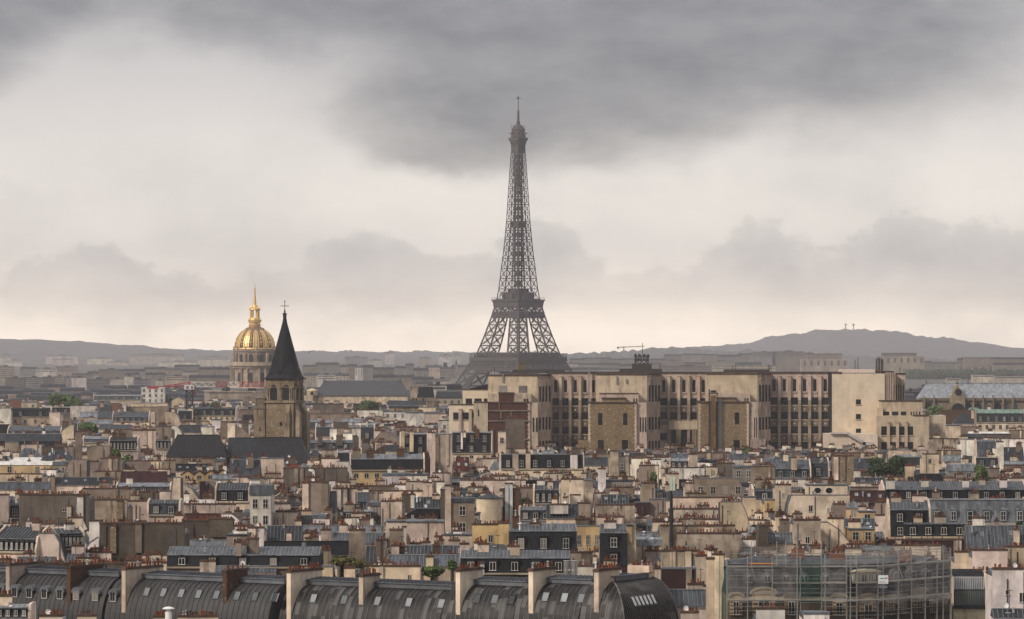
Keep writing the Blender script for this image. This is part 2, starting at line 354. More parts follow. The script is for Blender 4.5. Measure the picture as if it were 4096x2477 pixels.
def house(kind, crop, v, o):
    ox, oy = CROP[crop]; rng = random.Random(int(v[0] * 7 + v[2] * 131 + v[-1] * 17))
    py = lambda q: oy + q / 2.24
    yb = v[-1]; d = float(o['d']) if 'd' in o else 600000.0 / max(60, py(yb) - HY)
    xa, xb = X(ox + v[0] / 2.24, d), X(ox + v[1] / 2.24, d); w = xb - xa
    z = lambda q: Z(py(q), d)
    zt = z(v[2]); far = d > 1450; vfar = d > 1900
    wc = o.get('c', 'C'); rc = o.get('r', 'z'); r2 = o.get('r2', 'l'); wm = WALL[wc]; rm = ROOF[rc]; rm2 = ROOF[r2]
    D = float(o.get('D', rng.uniform(7.5, 10.5))); np_ = int(o.get('p', 0)); nk = int(o.get('k', 0)); nd = o.get('n', '0'); W = o.get('W')
    rz = R(float(o.get('a', rng.uniform(-3, 3))))
    root = link(NAME[kind], None, None, ((xa + xb) / 2, d, 0), rz)
    hw = w / 2; wall = MB(); roof = MB(); top = MB(); zw = None; seam = d < 1000
    if kind == 'w':
        T = min(1.25, max(.7, D * .15)); zb = zt - rng.uniform(.8, 2.2)
        wall.box(-hw, hw, 0, T, 0, zt)
        wall.box(-hw + .03, hw - .03, T, T + D, 0, zb)
        roof.prism([(T + .01, zb), (T + D + .2, zb - .01), (T + D * .5, zb + min(1.0, D * .12))], -hw - .02, hw + .02)
        wall.build('wall', wm, root); roof.build('roof', rm, root)
        coping(root, -hw, hw, 0, T, zt, np_, rng, far, mat=M['cap'] if np_ or rng.random() < .5 else M['zcap'])
        zw = (zt, z(yb), 0)
        if not o.get('pl') and w > 3.5 and d < 1700:                     # raised flue strips down the wall
            for i in range(rng.randint(0, max(1, int(w / 3.2)))):
                q = rng.uniform(-hw * .8, hw * .8); e = rng.uniform(.25, .6); f = MB(); f.box(q - e, q + e, -.34, -.005, zt - rng.uniform(4, 14), zt - .01 - .003 * i); f.build('flue', WALL[rng.choice((wc, wc, 'C', 'P', 'T', 'S'))], root)
    elif kind == 't':
        zs = z(yb); fr = float(o.get('f', .5)); dr = o.get('dir', 'R'); e = w * fr
        if dr == 'B': pl = [(-hw, zs), (-hw + e, zt), (hw - e, zt), (hw, zs)]
        elif dr == 'L': pl = [(-hw, zs), (-hw + e * .45, zs + (zt - zs) * .62), (-hw + e, zt), (hw, zt)]
        else: pl = [(-hw, zt), (hw - e, zt), (hw - e * .45, zs + (zt - zs) * .62), (hw, zs)]
        P = [(-hw, 0), (hw, 0)] + pl[::-1]
        wall.prism(P, 0, .55, 'y'); wall.build('party_wall', wm, root)
        Q = [(x * .995, max(0, q - .35)) for x, q in P]; wall = MB()
        roof.prism([(x * .995, max(zs - .6, q - .35)) for x, q in P], .56, .56 + D, 'y'); roof.build('roof', ROOF[o.get('r', 'd')], root)
        wall.box(-hw * .99, hw * .99, .56, .55 + D, 0, zs - .61); wall.build('wall', wm, root)
        c = MB()
        for (a, b), (e1, f1) in zip(pl, pl[1:]): c.bar((a, .27, b + .06), (e1, .27, f1 + .06), .75, .16)
        c = c.build('coping', M['zcap'], root)
        if np_:
            xs = [p for p, q in pl if q > zt - .05]; pots(c, np_, min(xs) + .2, max(xs) - .2, .27, zt + .14, rng, far)
        zw = (zt, zs, 0)
    elif kind == 'b':
        ze = z(v[3]); wall.box(-hw, hw, 0, D, 0, ze); wall.build('wall', wm, root)
        if zt - ze > .5: roof.prism([(-.25, ze), (D + .2, ze), (D * .55, zt + .2), (.35, zt)], -hw - .2, hw + .2)
        else: roof.box(-hw - .15, hw + .15, -.18, D + .1, ze, max(zt, ze + .22))
        roof.build('roof', rm, root)
        zw = (ze, z(yb), 0)
        if np_: stack(root, hw * .2, hw * .9, D * .4, D * .4 + .8, ze, zt + 1.0, np_, wm, rng, far)
    elif kind in 'zh':
        ze = z(v[3]); h = max(.3, zt - ze); Dr = max(1.6, h * float(o.get('sl', 1.0)))
        wall.box(-hw, hw, 0, 2 * Dr, 0, ze); wall.build('wall', wm, root)
        if kind == 'z':
            roof.prism([(-.22, ze), (2 * Dr + .2, ze), (Dr, zt)], -hw - .12, hw + .12)
            nf0 = len(roof.f)
            if seam: seams(roof, w, [(-.22, ze), (Dr, zt)], .65)
            roof.bar((-hw - .1, Dr, zt + .05), (hw + .1, Dr, zt + .05), .30, .14)
        else:
            e = min(hw * .8, h * 1.0); roof.add([(-hw - .2, -.2, ze), (hw + .2, -.2, ze), (hw + .2, 2 * Dr + .2, ze), (-hw - .2, 2 * Dr + .2, ze), (-hw + e, Dr, zt), (hw - e, Dr, zt)],
                          [(0, 3, 2, 1), (0, 1, 5, 4), (1, 2, 5), (2, 3, 4, 5), (3, 0, 4)])
        roof.build('roof', rm, root, mat2=M['zseam'] if kind == 'z' and rc in 'dzl' else None, n2=nf0 if kind == 'z' else 0)
        g = MB(); g.box(-hw - .15, hw + .15, -.34, -.23, ze - .16, ze - .02); g.build('gutter', M['zcap'], root)
        sl = math.atan2(h, Dr + .2)
        for i in range(nk):
            x = -hw + w * (i + .5 + rng.uniform(-.12, .12)) / nk; f = rng.uniform(.3, .55)
            skylight(root, x, -.2 + (Dr + .2) * f, ze + h * f + .06, 1.0, min(1.5, h * .5), sl)
        n = int(nd)
        for i in range(n):
            dh = min(1.9, h * .72); x = -hw + w * (i + .5) / n
            dormer(root, x, .15, ze + .12, min(1.5, w / n * .7), dh, Dr * .8, rm, rng.choice((0, 1)), far)
        if np_: stack(root, -hw * .5, hw * .5, Dr - .4, Dr + .5, ze, zt + 1.1, np_, wm, rng, far)
        zw = (ze, z(yb), 0)
    elif kind == 'm':
        zk, ze = z(v[3]), z(v[4]); hk = zk - ze; yk = max(.5, hk * .36); Dr = max(3.2, D * .5)
        wall.box(-hw, hw, 0, 2 * Dr, 0, ze); wall.build('wall', wm, root)
        roof.prism([(0.02, ze + .01), (2 * Dr - .02, ze + .01), (2 * Dr - yk, zk), (yk, zk)], -hw + .01, hw - .01)
        if seam and rc != 'k': seams(roof, w - .1, [(0.02, ze), (yk, zk)], .65)
        roof.build('mansard_roof', rm, root)
        top.prism([(yk - .22, zk + .01), (2 * Dr - yk + .22, zk + .01), (Dr, zt)], -hw + .02, hw - .02)
        nf0 = len(top.f)
        if seam: seams(top, w - .1, [(yk - .22, zk), (Dr, zt)], .65)
        top.bar((-hw, yk - .2, zk + .05), (hw, yk - .2, zk + .05), .16, .16)
        top.build('upper_roof', rm2, root, mat2=M['zseam'] if r2 in 'dzl' else None, n2=nf0)
        g = MB(); g.box(-hw - .02, hw + .02, -.42, -.005, ze - .30, ze - .04); g.build('cornice', M['cornice'] if wc != 'W' else M['zcap'], root)
        if not o.get('nw'):                                                 # fire walls standing a little above the roof
            for sx in (-1, 1):
                q = sorted((sx * (hw - .02), sx * (hw + .36)))
                pw = MB(); pw.prism([(-.02, 0), (2 * Dr, 0), (2 * Dr, ze + .3), (2 * Dr - yk, zk + .35), (Dr, zt + .35), (yk - .1, zk + .45), (-.02, ze + .35)], q[0], q[1]); pw.build('party_wall', WALL[o.get('pw', 'P')], root)
        if 'x' in nd: nc, nr = (int(q) for q in nd.split('x'))
        else: nc, nr = int(nd), 1
        for j in range(nr):
            for i in range(nc):
                hh = hk / nr; dh = min(2.3, hh * .70); zz = ze + j * hh + hh * .12; yy = .05 + (j * hh / hk) * yk
                dormer(root, -hw + w * (i + .5) / nc, yy, zz, min(1.5, w / nc * .62), dh, yk + .5 - yy * .5, rm, int(o.get('ds', rng.choice((0, 0, 1, 2)))), far)
        for i in range(nk):
            f = .45; skylight(root, -hw + w * (i + .5) / nk, yk * f, ze + hk * f + .03, .9, min(1.4, hk * .5), math.atan2(hk, yk))
        zw = (ze - .5, z(yb), 0)
        if np_: stack(root, -hw - .1, -hw + min(w * .3, 2.2), Dr - .5, Dr + .4, zk, zt + 1.3, np_, WALL[o.get('pw', 'P')], rng, far)
    elif kind == 'g':
        ze = z(v[3]); ap = float(o.get('f', .5)); xm = -hw + w * ap
        wall.prism([(-hw, 0), (hw, 0), (hw, ze), (xm, zt), (-hw, ze)], 0, .4, 'y'); wall.box(-hw + .02, hw - .02, .4, D, 0, ze); wall.build('wall', wm, root)
        for (a, b), (c, e) in (((-hw - .2, ze - .1), (xm, zt)), ((xm, zt), (hw + .2, ze - .1))):
            roof.prism([(a, b + .02), (c, e + .02), (c, e + .24), (a, b + .24)], -.22, D + .1, 'y')
        roof.build('roof', rm, root); zw = (ze + (zt - ze) * .2, z(yb), 0)
    elif kind == 'y':
        ze = z(v[3]); wall.lathe([(hw, 0), (hw, ze)], 32, 0, hw); wall.build('wall', wm, root, smooth=False)
        roof.lathe([(hw + .2, ze + .005), (hw + .2, ze + .12), (.3, zt), (.05, zt + .6)], 32, 0, hw); roof.build('roof', rm, root); zw = (ze, z(yb), 0)
    if W and zw:
        nc, nr = (int(q) for q in W.split('x')); H = zw[0] - zw[1]
        for j in range(nr):
            for i in range(nc):
                ww = min(1.3, w / nc * .5); wh = min(1.9, H / nr * .62)
                window(root, -hw + w * (i + .5) / nc, -.01, zw[1] + H * (j + .22) / nr, ww, wh)
    if o.get('O'):
        for i in range(int(o['O'])):
            m = MB(); m.lathe([(.95, 0), (.95, .1), (.75, .12), (.75, .05)], 20); q = m.build('oval_window', M['frame'], root, (-hw + w * (i + 1) / (int(o['O']) + 1.6), .0, (zw[0] + zw[1]) / 2)); q.rotation_euler = (R(90), 0, 0); q.scale = (1.2, 1, 1)
            g = MB(); g.lathe([(.75, .02), (.75, .06)], 20); g.build('pane', M['dpane'], q)
    if kind in 'zmbhg' and w > 3 and d < 2400:                              # chimneys standing on the roof
        for i in range(rng.choice((0, 1, 1, 2) if w < 9 else (1, 2, 2, 3))):
            sw = rng.uniform(.7, 2.4); q = rng.uniform(-hw, max(-hw, hw - sw)); yd = rng.uniform(1.5, 4.5)
            stack(root, q, q + sw, yd, yd + .75, zt - 2.5, zt + rng.uniform(.3, 1.5), int(sw * 2.1) + 1, WALL[rng.choice('PCTSPWB')], rng, far)
    if kind in 'wt' and w > 5 and d < 1700 and rng.random() < .55:          # a second row of flues behind the wall
        sw = rng.uniform(1.5, min(5, w * .6)); q = rng.uniform(-hw, hw - sw); yd = rng.uniform(4, 7)
        stack(root, q, q + sw, yd, yd + .8, zt - 4, zt + rng.uniform(.2, 1.3), int(sw * 2) + 1, WALL[rng.choice('PCTSU')], rng, far)
    if d < 1350:                                                            # small things one sees on every roof and wall
        if kind in 'zmbh':
            for i in range(rng.choice((0, 1, 1, 2, 3))):
                v_ = link('roof_vent', cached(('vent', i % 2), lambda: vent_mesh(i % 2)), root, (rng.uniform(-hw, hw) * .9, rng.uniform(.8, 3.0), zt - rng.uniform(.2, .9)))
        if kind in 'wtb' and w > 3 and not o.get('W'):
            for i in range(rng.choice((0, 0, 1, 1, 2))): window(root, rng.uniform(-hw, hw) * .75, -.01 - .001 * i, zt - rng.uniform(2.2, 6.0), rng.choice((.5, .6, .9)), rng.choice((.7, 1.0, 1.4)))
            for i in range(rng.choice((0, 1, 1, 2))):
                q = rng.uniform(-hw, hw) * .9; p_ = MB(); p_.bar((q, -.12, zt - 14), (q, -.12, zt - rng.uniform(0, 1.5)), .13); p_.build('drainpipe', M['zcap'] if rng.random() < .5 else M['iron'], root)
    if rng.random() < .40 and d < 1400: antenna(root, rng.uniform(-hw, hw) * .7, 1.0 if kind != 'w' else .6, zt - .2, rng.choice((2.2, 3.0)))
    if rng.random() < .07 and d < 1300: dish(root, rng.uniform(-hw, hw) * .6, .4, zt)
    HOUSES.append(dict(o=root, k=kind, px=ox + (v[0] + v[1]) / 4.48, py=py((v[2] + v[-1]) / 2), d=d, c=wc, r=rc, r2=r2, p=np_, n=nd, kk=nk, W=W, w=w, h=zt - z(yb), dir=o.get('dir'), S=[]))
    return dict(root=root, d=d, xc=(xa + xb) / 2, crop=crop, rng=rng, far=far, H=HOUSES[-1], D=D)
def add_stack(h, v, o):
    ox, oy = CROP[h['crop']]; d = h['d']
    xa, xb = X(ox + v[0] / 2.24, d) - h['xc'], X(ox + v[1] / 2.24, d) - h['xc']
    y0 = float(o.get('q', -.45)); T = min(1.1, max(.5, (xb - xa)))
    c = o.get('c', 'P'); h['H']['S'].append(c)
    stack(h['root'], xa, xb, y0, y0 + T, Z(oy + v[3] / 2.24, d), Z(oy + v[2] / 2.24, d), int(o.get('p', 0)), WALL[c], h['rng'], h['far'], float(o.get('fl', 0)))
def table(txt, drop=()):
    crop = None; last = None; n = -1
    for ln in txt.strip().splitlines():
        for it in ln.split(';'):
            t = it.split()
            if not t or t[0].startswith('#'): continue
            if t[0] in CROP and len(t) == 1: crop = t[0]; continue
            v = [float(q) for q in t[1:] if '=' not in q]; o = dict(q.split('=') for q in t[1:] if '=' in q)
            if t[0] == 's':
                if last: add_stack(last, v, o)
                continue
            n += 1; last = None if n in drop else house(t[0], crop, v, o)
LM = []      # landmarks used in labels: (phrase, px, py)
def lerp_tab(t, z):
    for (a, b), (c, e) in zip(t, t[1:]):
        if a <= z <= c: return b + (e - b) * (z - a) / (c - a)
    return t[-1][1] if z > t[-1][0] else t[0][1]
# ---------------------------------------------------------------- iron lattice tower, seen along its diagonal
M['iron_brown'] = flat('dull_ironwork', (.082, .073, .076), .7, .2, rv=0)
M['iron_deck'] = flat('dull_deck_iron', (.085, .077, .079), .8, .3, rv=0)
def iron_tower():
    d = 4100.0; cx = X(2073, d)
    t = thing('iron_lattice_tower', 'tall dark iron lattice tower with two platforms and a needle mast', 'tower', (cx, d, 0), R(45))
    LM.append(('the iron lattice tower', 2075, 1000))
    RT = [(-2, 88), (20, 68), (46, 50), (53.5, 44.5), (70, 37.2), (93, 28.6), (101, 26), (112, 22.9), (125, 20.4), (144.6, 18.1), (166, 15.3), (191, 12.8), (225.5, 10.6), (249, 9.0), (268, 7.7), (280, 7.4)]
    WT = [(-2, 25), (50, 16.5), (100, 11.4), (112, 10.2), (145, 8.8), (190, 6.8), (225, 6.0), (268, 4.9), (280, 4.9)]
    half = lambda z: lerp_tab(RT, z) / math.sqrt(2)
    lev = [-2, 9, 20, 33, 46]; mid = [46, 53.5, 63, 74, 85, 96, 104, 112]; z = 112; up = [z]
    while z < 262: z += lerp_tab([(112, 11.3), (190, 9.4), (268, 6.6)], z); up.append(z)
    up[-1] = 268
    for sx in (-1, 1):
        for sy in (-1, 1):
            m = MB()
            for levels, th in ((lev, 1.9), (mid, 1.6), (up, 1.0)):
                for a, b in zip(levels, levels[1:]):
                    def cor(z):
                        h, w = half(z), lerp_tab(WT, z); return [Vector((sx * q, sy * p, z)) for q, p in ((h, h), (h - w, h), (h - w, h - w), (h, h - w))]
                    A, B = cor(a), cor(b); tk = th * (1 - .25 * (a > 190))
                    for i in range(4):
                        j = (i + 1) % 4
                        m.bar(A[i], B[i], tk); m.bar(A[i], B[j], tk * .55); m.bar(A[j], B[i], tk * .55); m.bar(B[i], B[j], tk * .75)
                        if True:                                          # fine webs of the panels
                            mp = (A[i] + A[j] + B[i] + B[j]) / 4
                            for k in ((.25, .5, .75) if levels is not up else (.5,)):
                                q_ = .34 if levels is not up else .22; m.bar(A[i].lerp(A[j], k), mp, q_); m.bar(B[i].lerp(B[j], k), mp, q_); m.bar(A[i].lerp(B[i], k), mp, q_)
                            if levels is not up: m.bar(mp - Vector((0, 0, .9)), mp + Vector((0, 0, .9)), 1.8)
                            elif i < 2: m.bar(A[i].lerp(A[j], .5), B[i].lerp(B[j], .5), .35)
            m.build('leg', M['iron_brown'], t)
    m = MB()                                                    # tie girders between the legs
    def ring(z0, z1, h0, h1, tk, n=16):
        for k in range(4):
            c, s = math.cos(k * math.pi / 2), math.sin(k * math.pi / 2); rt = lambda x, y, z: (x * c - y * s, x * s + y * c, z)
            m.bar(rt(-h0, -h0, z0), rt(h0, -h0, z0), tk * 1.4); m.bar(rt(-h1, -h1, z1), rt(h1, -h1, z1), tk * 1.4)
            for i in range(n):
                a, b = -1 + 2 * i / n, -1 + 2 * (i + 1) / n
                m.bar(rt(a * h0, -h0, z0), rt(b * h1, -h1, z1), tk * .7); m.bar(rt(b * h0, -h0, z0), rt(a * h1, -h1, z1), tk * .7)
    ring(93, 98.5, half(93), half(98.5), 1.1, 24); ring(98.5, 104, half(98.5), half(104), .6, 7); ring(38, 46, half(38), half(46), 1.5, 22)
    for z in up[1:]: 
        h = half(z)
        for k in range(4):
            c, s = math.cos(k * math.pi / 2), math.sin(k * math.pi / 2); m.bar((-h * c + h * s, -h * s - h * c, z), (h * c + h * s, h * s - h * c, z), .62)
    m.build('tie_girder', M['iron_brown'], t)
    m = MB()                                                    # great arches under the first platform
    for k in range(4):
        c, s = math.cos(k * math.pi / 2), math.sin(k * math.pi / 2)
        for r in (1.0, .92):
            pts = [Vector((37 * r * math.cos(a), 0, 8 + 31 * r * math.sin(a))) for a in [math.pi * i / 18 for i in range(19)]]
            pts = [Vector((p.x * c + half(p.z) * s, p.x * s - half(p.z) * c, p.z)) for p in pts]
            for p, q in zip(pts, pts[1:]): m.bar(p, q, 1.6)
    m.build('arch', M['iron_brown'], t)
    m = MB(); h = 37.2; m.box(-h, h, -h, h, 46.5, 47.3); m.prism([(-h, 47.3), (h, 47.3), (h - .5, 50.5), (-h + .5, 50.5)], -h + .5, h - .5, 'y'); m.box(-33, 33, -33, 33, 42, 46.5)
    for k in range(-16, 17):                                     # gallery posts with frieze
        for sgn in (-1, 1):
            m.bar((k * h / 16.5, sgn * (h - .4), 50), (k * h / 16.5, sgn * (h - .4), 54.2), .5); m.bar((sgn * (h - .4), k * h / 16.5, 50), (sgn * (h - .4), k * h / 16.5, 54.2), .5)
            m.bar((k * 2, sgn * 33.3, 42), (k * 2, sgn * 36.6, 46.4), .7); m.bar((sgn * 33.3, k * 2, 42), (sgn * 36.6, k * 2, 46.4), .7)
    for sgn in (-1, 1): m.box(-h, h, sgn * h - .4, sgn * h + .4, 54.0, 54.6); m.box(sgn * h - .4, sgn * h + .4, -h, h, 54.0, 54.6)
    m.box(-30, 30, -31, -20, 50.5, 55.6); m.box(-30, 30, 20, 31, 50.5, 55.6); m.box(-31, -20, -19.9, 19.9, 50.5, 55.6); m.box(20, 31, -19.9, 19.9, 50.5, 55.6)
    m.build('first_platform', M['iron_deck'], t)
    m = MB(); h = 20.2; m.prism([(-h + 2.2, 104), (h - 2.2, 104), (h - 1.2, 108), (h, 110.5), (-h, 110.5), (-h + 1.2, 108)], -h + 1, h - 1, 'y'); m.prism([(-h + 2.2, 104.1), (h - 2.2, 104.1), (h - 1.2, 108.1), (h, 110.4), (-h, 110.4), (-h + 1.2, 108.1)], -h + 1, h - 1, 'x')
    m.box(-h, h, -h, h, 110.6, 111.9)
    for k in range(-10, 11):
        for sgn in (-1, 1): m.bar((k * 2, sgn * (h - .3), 111.5), (k * 2, sgn * (h - .3), 114.6), .22); m.bar((sgn * (h - .3), k * 2, 111.5), (sgn * (h - .3), k * 2, 114.6), .22)
    m.box(-12, 12, -12, 12, 112, 119.5); m.box(-8, 8, -8, 8, 119.5, 123.2); m.box(-15, 15, -6, 6, 112, 117.5); m.box(-6, 6, -15, 15, 112, 117.5)
    m.build('second_platform', M['iron_deck'], t)
    m = MB()                                                     # lift shaft up the middle
    for a, b in zip(up, up[1:]):
        for q in (2.6,):
            c4 = [(-q, -q), (q, -q), (q, q), (-q, q)]
            for i in range(4):
                (x0, y0), (x1, y1) = c4[i], c4[(i + 1) % 4]
                m.bar((x0, y0, a), (x0, y0, b), 1.1); m.bar((x0, y0, a), (x1, y1, b), .7); m.bar((x1, y1, a), (x0, y0, b), .7); m.bar((x0, y0, b), (x1, y1, b), .8)
        m.bar((0, 0, a), (0, 0, b), 1.8)
    m.box(-5.5, 5.5, -5.5, 5.5, 189, 194.5); m.box(-1.4, 1.4, -1.4, 1.4, 47, 112)
    m.build('lift_shaft', M['iron_brown'], t)
    m = MB(); m.prism([(-5.4, 268), (5.4, 268), (5.4, 276), (7.4, 281), (7.4, 284), (-7.4, 284), (-7.4, 281), (-5.4, 276)], -5.4, 5.4, 'y'); m.prism([(-5.4, 268.1), (5.4, 268.1), (5.4, 276.1), (7.4, 281.1), (7.4, 284.1), (-7.4, 284.1), (-7.4, 281.1), (-5.4, 276.1)], -5.3, 5.3, 'x')
    m.box(-7.3, 7.3, -7.3, 7.3, 281.3, 284.2)
    m.build('top_gallery', M['iron_deck'], t)
    m = MB(); m.lathe([(7.6, 284.2), (7.9, 285), (7.6, 288), (7.0, 292), (7.8, 292.6), (6.6, 294), (4.8, 296.6), (2.2, 298.6), (2.0, 301.5)], 12, rot=.3)
    for i in range(8):
        a = i * math.pi / 4; m.bar((7 * math.cos(a), 7 * math.sin(a), 288), (9.6 * math.cos(a), 9.6 * math.sin(a), 289.5), 1.0); m.bar((6.5 * math.cos(a), 6.5 * math.sin(a), 293), (7.6 * math.cos(a), 7.6 * math.sin(a), 297.5), .45)
    m.build('cabin', M['iron_deck'], t)
    m = MB(); m.lathe([(1.5, 301.5), (1.25, 306), (1.1, 313), (.5, 313.2), (.34, 328.5), (.2, 329)], 8)
    for a in range(4): m.bar((-3.2 * math.cos(a * .78), -3.2 * math.sin(a * .78), 326.4), (3.2 * math.cos(a * .78), 3.2 * math.sin(a * .78), 326.4), .35)
    m.lathe([(.9, 325.8), (.9, 327.6)], 8)
    m.build('antenna_mast', M['iron_brown'], t)
iron_tower()

# ---------------------------------------------------------------- gilded dome church
def gilt(name, c, r):
    m, t, p = newmat(name); tc = t.new('ShaderNodeTexCoord').outputs['Object']; f, _ = t.noise(tc, .9, 4, .6)
    t.link(t.mix(t.ramp(f, .3, .7), scol(c, .75), scol(c, 1.1)), p.inputs['Base Color']); p.inputs['Metallic'].default_value = .75; p.inputs['Roughness'].default_value = r; return m
M['gold'] = gilt('gold_leaf', (.95, .63, .28), .5); M['golddark'] = flat('dark_lead_ground', (.10, .085, .07), .6)
M['dome_stone'] = plaster('dome_stone', (.43, .355, .29), .45, (.12, .10, .09)); M['farglass'] = flat('far_window_glass', (.05, .052, .058), .4)
def dome_church():
    d = 2900.0; k = d / F; cx = X(1019, d); zz = lambda v: Z(1110 + v / 3.042, d); rr = lambda q: q / 3.042 * k
    t = thing('domed_church', 'gilded dome church with gold lantern and columned stone drum', 'church', (cx, d, 0), R(8))
    LM.append(('the gilded dome', 1019, 1380))
    m = MB(); m.lathe([(rr(252), zz(1040)), (rr(252), zz(905)), (rr(262), zz(903)), (rr(262), zz(890)), (rr(250), zz(888)), (rr(247), zz(872))], 48); m.build('upper_drum', M['dome_stone'], t)
    m = MB(); m.lathe([(rr(278), zz(1330)), (rr(278), zz(1108)), (rr(292), zz(1106)), (rr(296), zz(1085)), (rr(312), zz(1078)), (rr(312), zz(1062)), (rr(296), zz(1058)), (rr(290), zz(1030)), (rr(254), zz(1029))], 48); m.build('lower_drum', M['dome_stone'], t)
    m = MB(); m.lathe([(rr(315), zz(1345)), (rr(315), zz(1322)), (rr(300), zz(1321))], 48); m.build('plinth', M['dome_stone'], t)
    for i in range(24):
        if i % 3 == 2: continue
        a = (i + .5) * math.pi / 12; m = MB(); m.lathe([(.85, zz(1322)), (.72, zz(1120)), (1.0, zz(1116)), (1.0, zz(1107))], 10, rr(288) * math.cos(a), rr(288) * math.sin(a)); m.build('column', M['dome_stone'], t)
    for i in range(12):
        a = R(-90) + (i + .5) * math.pi / 6
        for (zb, zt2, w, r) in ((zz(1028), zz(932), rr(44), rr(253)), (zz(1275), zz(1155), rr(56), rr(279))):
            m = MB(); m.prism(arch(0, 0, zt2 - zb, w), -.25, .15, 'y'); o = m.build('window', M['farglass'], t, (r * math.cos(a), r * math.sin(a), zb), a + math.pi / 2)
        m = MB(); m.box(-.6, .6, -1.6, 0, 0, rr(110)); m.prism([(-1.6, rr(110)), (0, rr(110)), (0, rr(125)), (-.8, rr(120))], -.7, .7); m.build('buttress', M['dome_stone'], t, (rr(252) * math.cos(a + .26), rr(252) * math.sin(a + .26), zz(1040)), a + .26 + math.pi / 2)
        m = MB(); m.lathe([(.5, 0), (.7, .8), (.3, 1.6), (.5, 2.2), (.1, 3.2)], 8); m.build('finial', M['dome_stone'], t, (rr(256) * math.cos(a + .26), rr(256) * math.sin(a + .26), zz(888)))
    prof = [(245, 872), (246, 840), (240, 800), (226, 750), (206, 712), (178, 675), (146, 648), (130, 640)]
    m = MB(); m.lathe([(rr(a) * .985, zz(b)) for a, b in prof], 48); m.build('dome_shell', M['golddark'], t, smooth=True)
    for i in range(12):
        a = R(-90) + i * math.pi / 6; m = MB(); w = .115
        for off, wd in ((0, .062), (-.125, .035), (.125, .035)):
            vs = []
            for q, b in prof:
                for s in (-1, 1): vs.append((rr(q) * 1.008 * math.cos(a + off + s * wd), rr(q) * 1.008 * math.sin(a + off + s * wd), zz(b)))
            for q, b in prof:
                for s in (-1, 1): vs.append((rr(q) * .97 * math.cos(a + off + s * wd), rr(q) * .97 * math.sin(a + off + s * wd), zz(b)))
            n = 2 * len(prof)
            m.add(vs, [(2 * j, 2 * j + 1, 2 * j + 3, 2 * j + 2) for j in range(len(prof) - 1)] + [(2 * j, 2 * j + 2, n + 2 * j + 2, n + 2 * j) for j in range(len(prof) - 1)] + [(2 * j + 1, 2 * j + 3, n + 2 * j + 3, n + 2 * j + 1) for j in range(len(prof) - 1)])
        m.build('gold_rib', M['gold'], t)
        a += math.pi / 12; m = MB()
        for f, s in ((820, .9), (795, 1.5), (770, .8), (745, 1.3), (722, .7), (700, 1.0), (678, .7), (660, .6)):
            r = lerp_tab([(-b, q) for q, b in prof], -f); m.lathe([(.1, zz(f) - s * .8), (s * .62, zz(f)), (.1, zz(f) + s * .8)], 6, rr(r) * .99 * math.cos(a), rr(r) * math.sin(a))
        for off in (-.085, .085):
            for (q, b), (q2, b2) in zip(prof, prof[1:]): pass
        m.build('gold_trophy', M['gold'], t)
    m = MB(); m.lathe([(rr(247), zz(874)), (rr(252), zz(872)), (rr(250), zz(858)), (rr(246), zz(856))], 48); m.build('gold_band', M['gold'], t)
    m = MB(); m.lathe([(rr(132), zz(641)), (rr(108), zz(618)), (rr(74), zz(603)), (rr(70), zz(598))], 32); m.build('dome_cap', flat('weathered_gilding', (.30, .20, .11), .5, .3, .4), t)
    m = MB(); m.lathe([(rr(70), zz(598)), (rr(74), zz(575)), (rr(66), zz(570)), (rr(66), zz(550)), (rr(80), zz(545)), (rr(82), zz(515)), (rr(70), zz(512)), (rr(66), zz(492))], 24); m.build('lantern_base', M['gold'], t)
    m = MB()
    for i in range(4):
        a = math.pi / 4 + i * math.pi / 2
        for o2 in (-.22, .22): m.lathe([(.42, zz(495)), (.36, zz(402)), (.5, zz(396))], 8, rr(60) * math.cos(a + o2), rr(60) * math.sin(a + o2))
        m.lathe([(.75, zz(495)), (.75, zz(396))], 8, rr(38) * math.cos(a), rr(38) * math.sin(a))
    m.build('lantern_columns', M['gold'], t)
    m = MB(); m.lathe([(rr(68), zz(398)), (rr(71), zz(390)), (rr(68), zz(382)), (rr(50), zz(376)), (rr(34), zz(360)), (rr(30), zz(345)), (rr(22), zz(338)), (rr(20), zz(325)), (rr(8), zz(145)), (rr(12), zz(138)), (rr(10), zz(126)), (rr(4), zz(120)), (rr(2), zz(58))], 16)
    for i in range(4):
        a = math.pi / 4 + i * math.pi / 2; m.lathe([(.45, zz(385)), (.65, zz(368)), (.2, zz(342))], 8, rr(62) * math.cos(a), rr(62) * math.sin(a))
    m.build('spire', M['gold'], t)
    hw = X(1019 + 190, d) - cx; z0 = zz(1345)
    m = MB(); m.box(-hw, hw * .98, -hw * .62, hw, 0, z0 - 3.0); m.box(-hw * 1.02, hw, -hw * .64, hw * 1.01, z0 - 3.0, z0 - 2.0); m.build('nave_wall', M['dome_stone'], t)
    m = MB(); m.prism([(-11, z0 - 7), (11, z0 - 7), (0, z0 - 2.2)], -hw * .75, -hw * .62, 'y'); m.box(-11, 11, -hw * .74, -hw * .62, 0, z0 - 7.01); m.build('pediment', M['dome_stone'], t)
    for sx in (-1, 0, 1):
        m = MB(); m.lathe([(3.2, z0 - 2.0), (3.2, z0 - .6), (2.2, z0 + 1.2), (.3, z0 + 2.2)], 12, sx * hw * .55 - 3, -hw * .4); m.build('roof_lantern', ROOF['d'], t)
    for x in (-hw * .8, hw * .8):
        m = MB(); m.prism(arch(x, z0 - 13.5, z0 - 8, 8), -hw * .66, -hw * .625, 'y'); m.build('arched_window', M['farglass'], t)
dome_church()

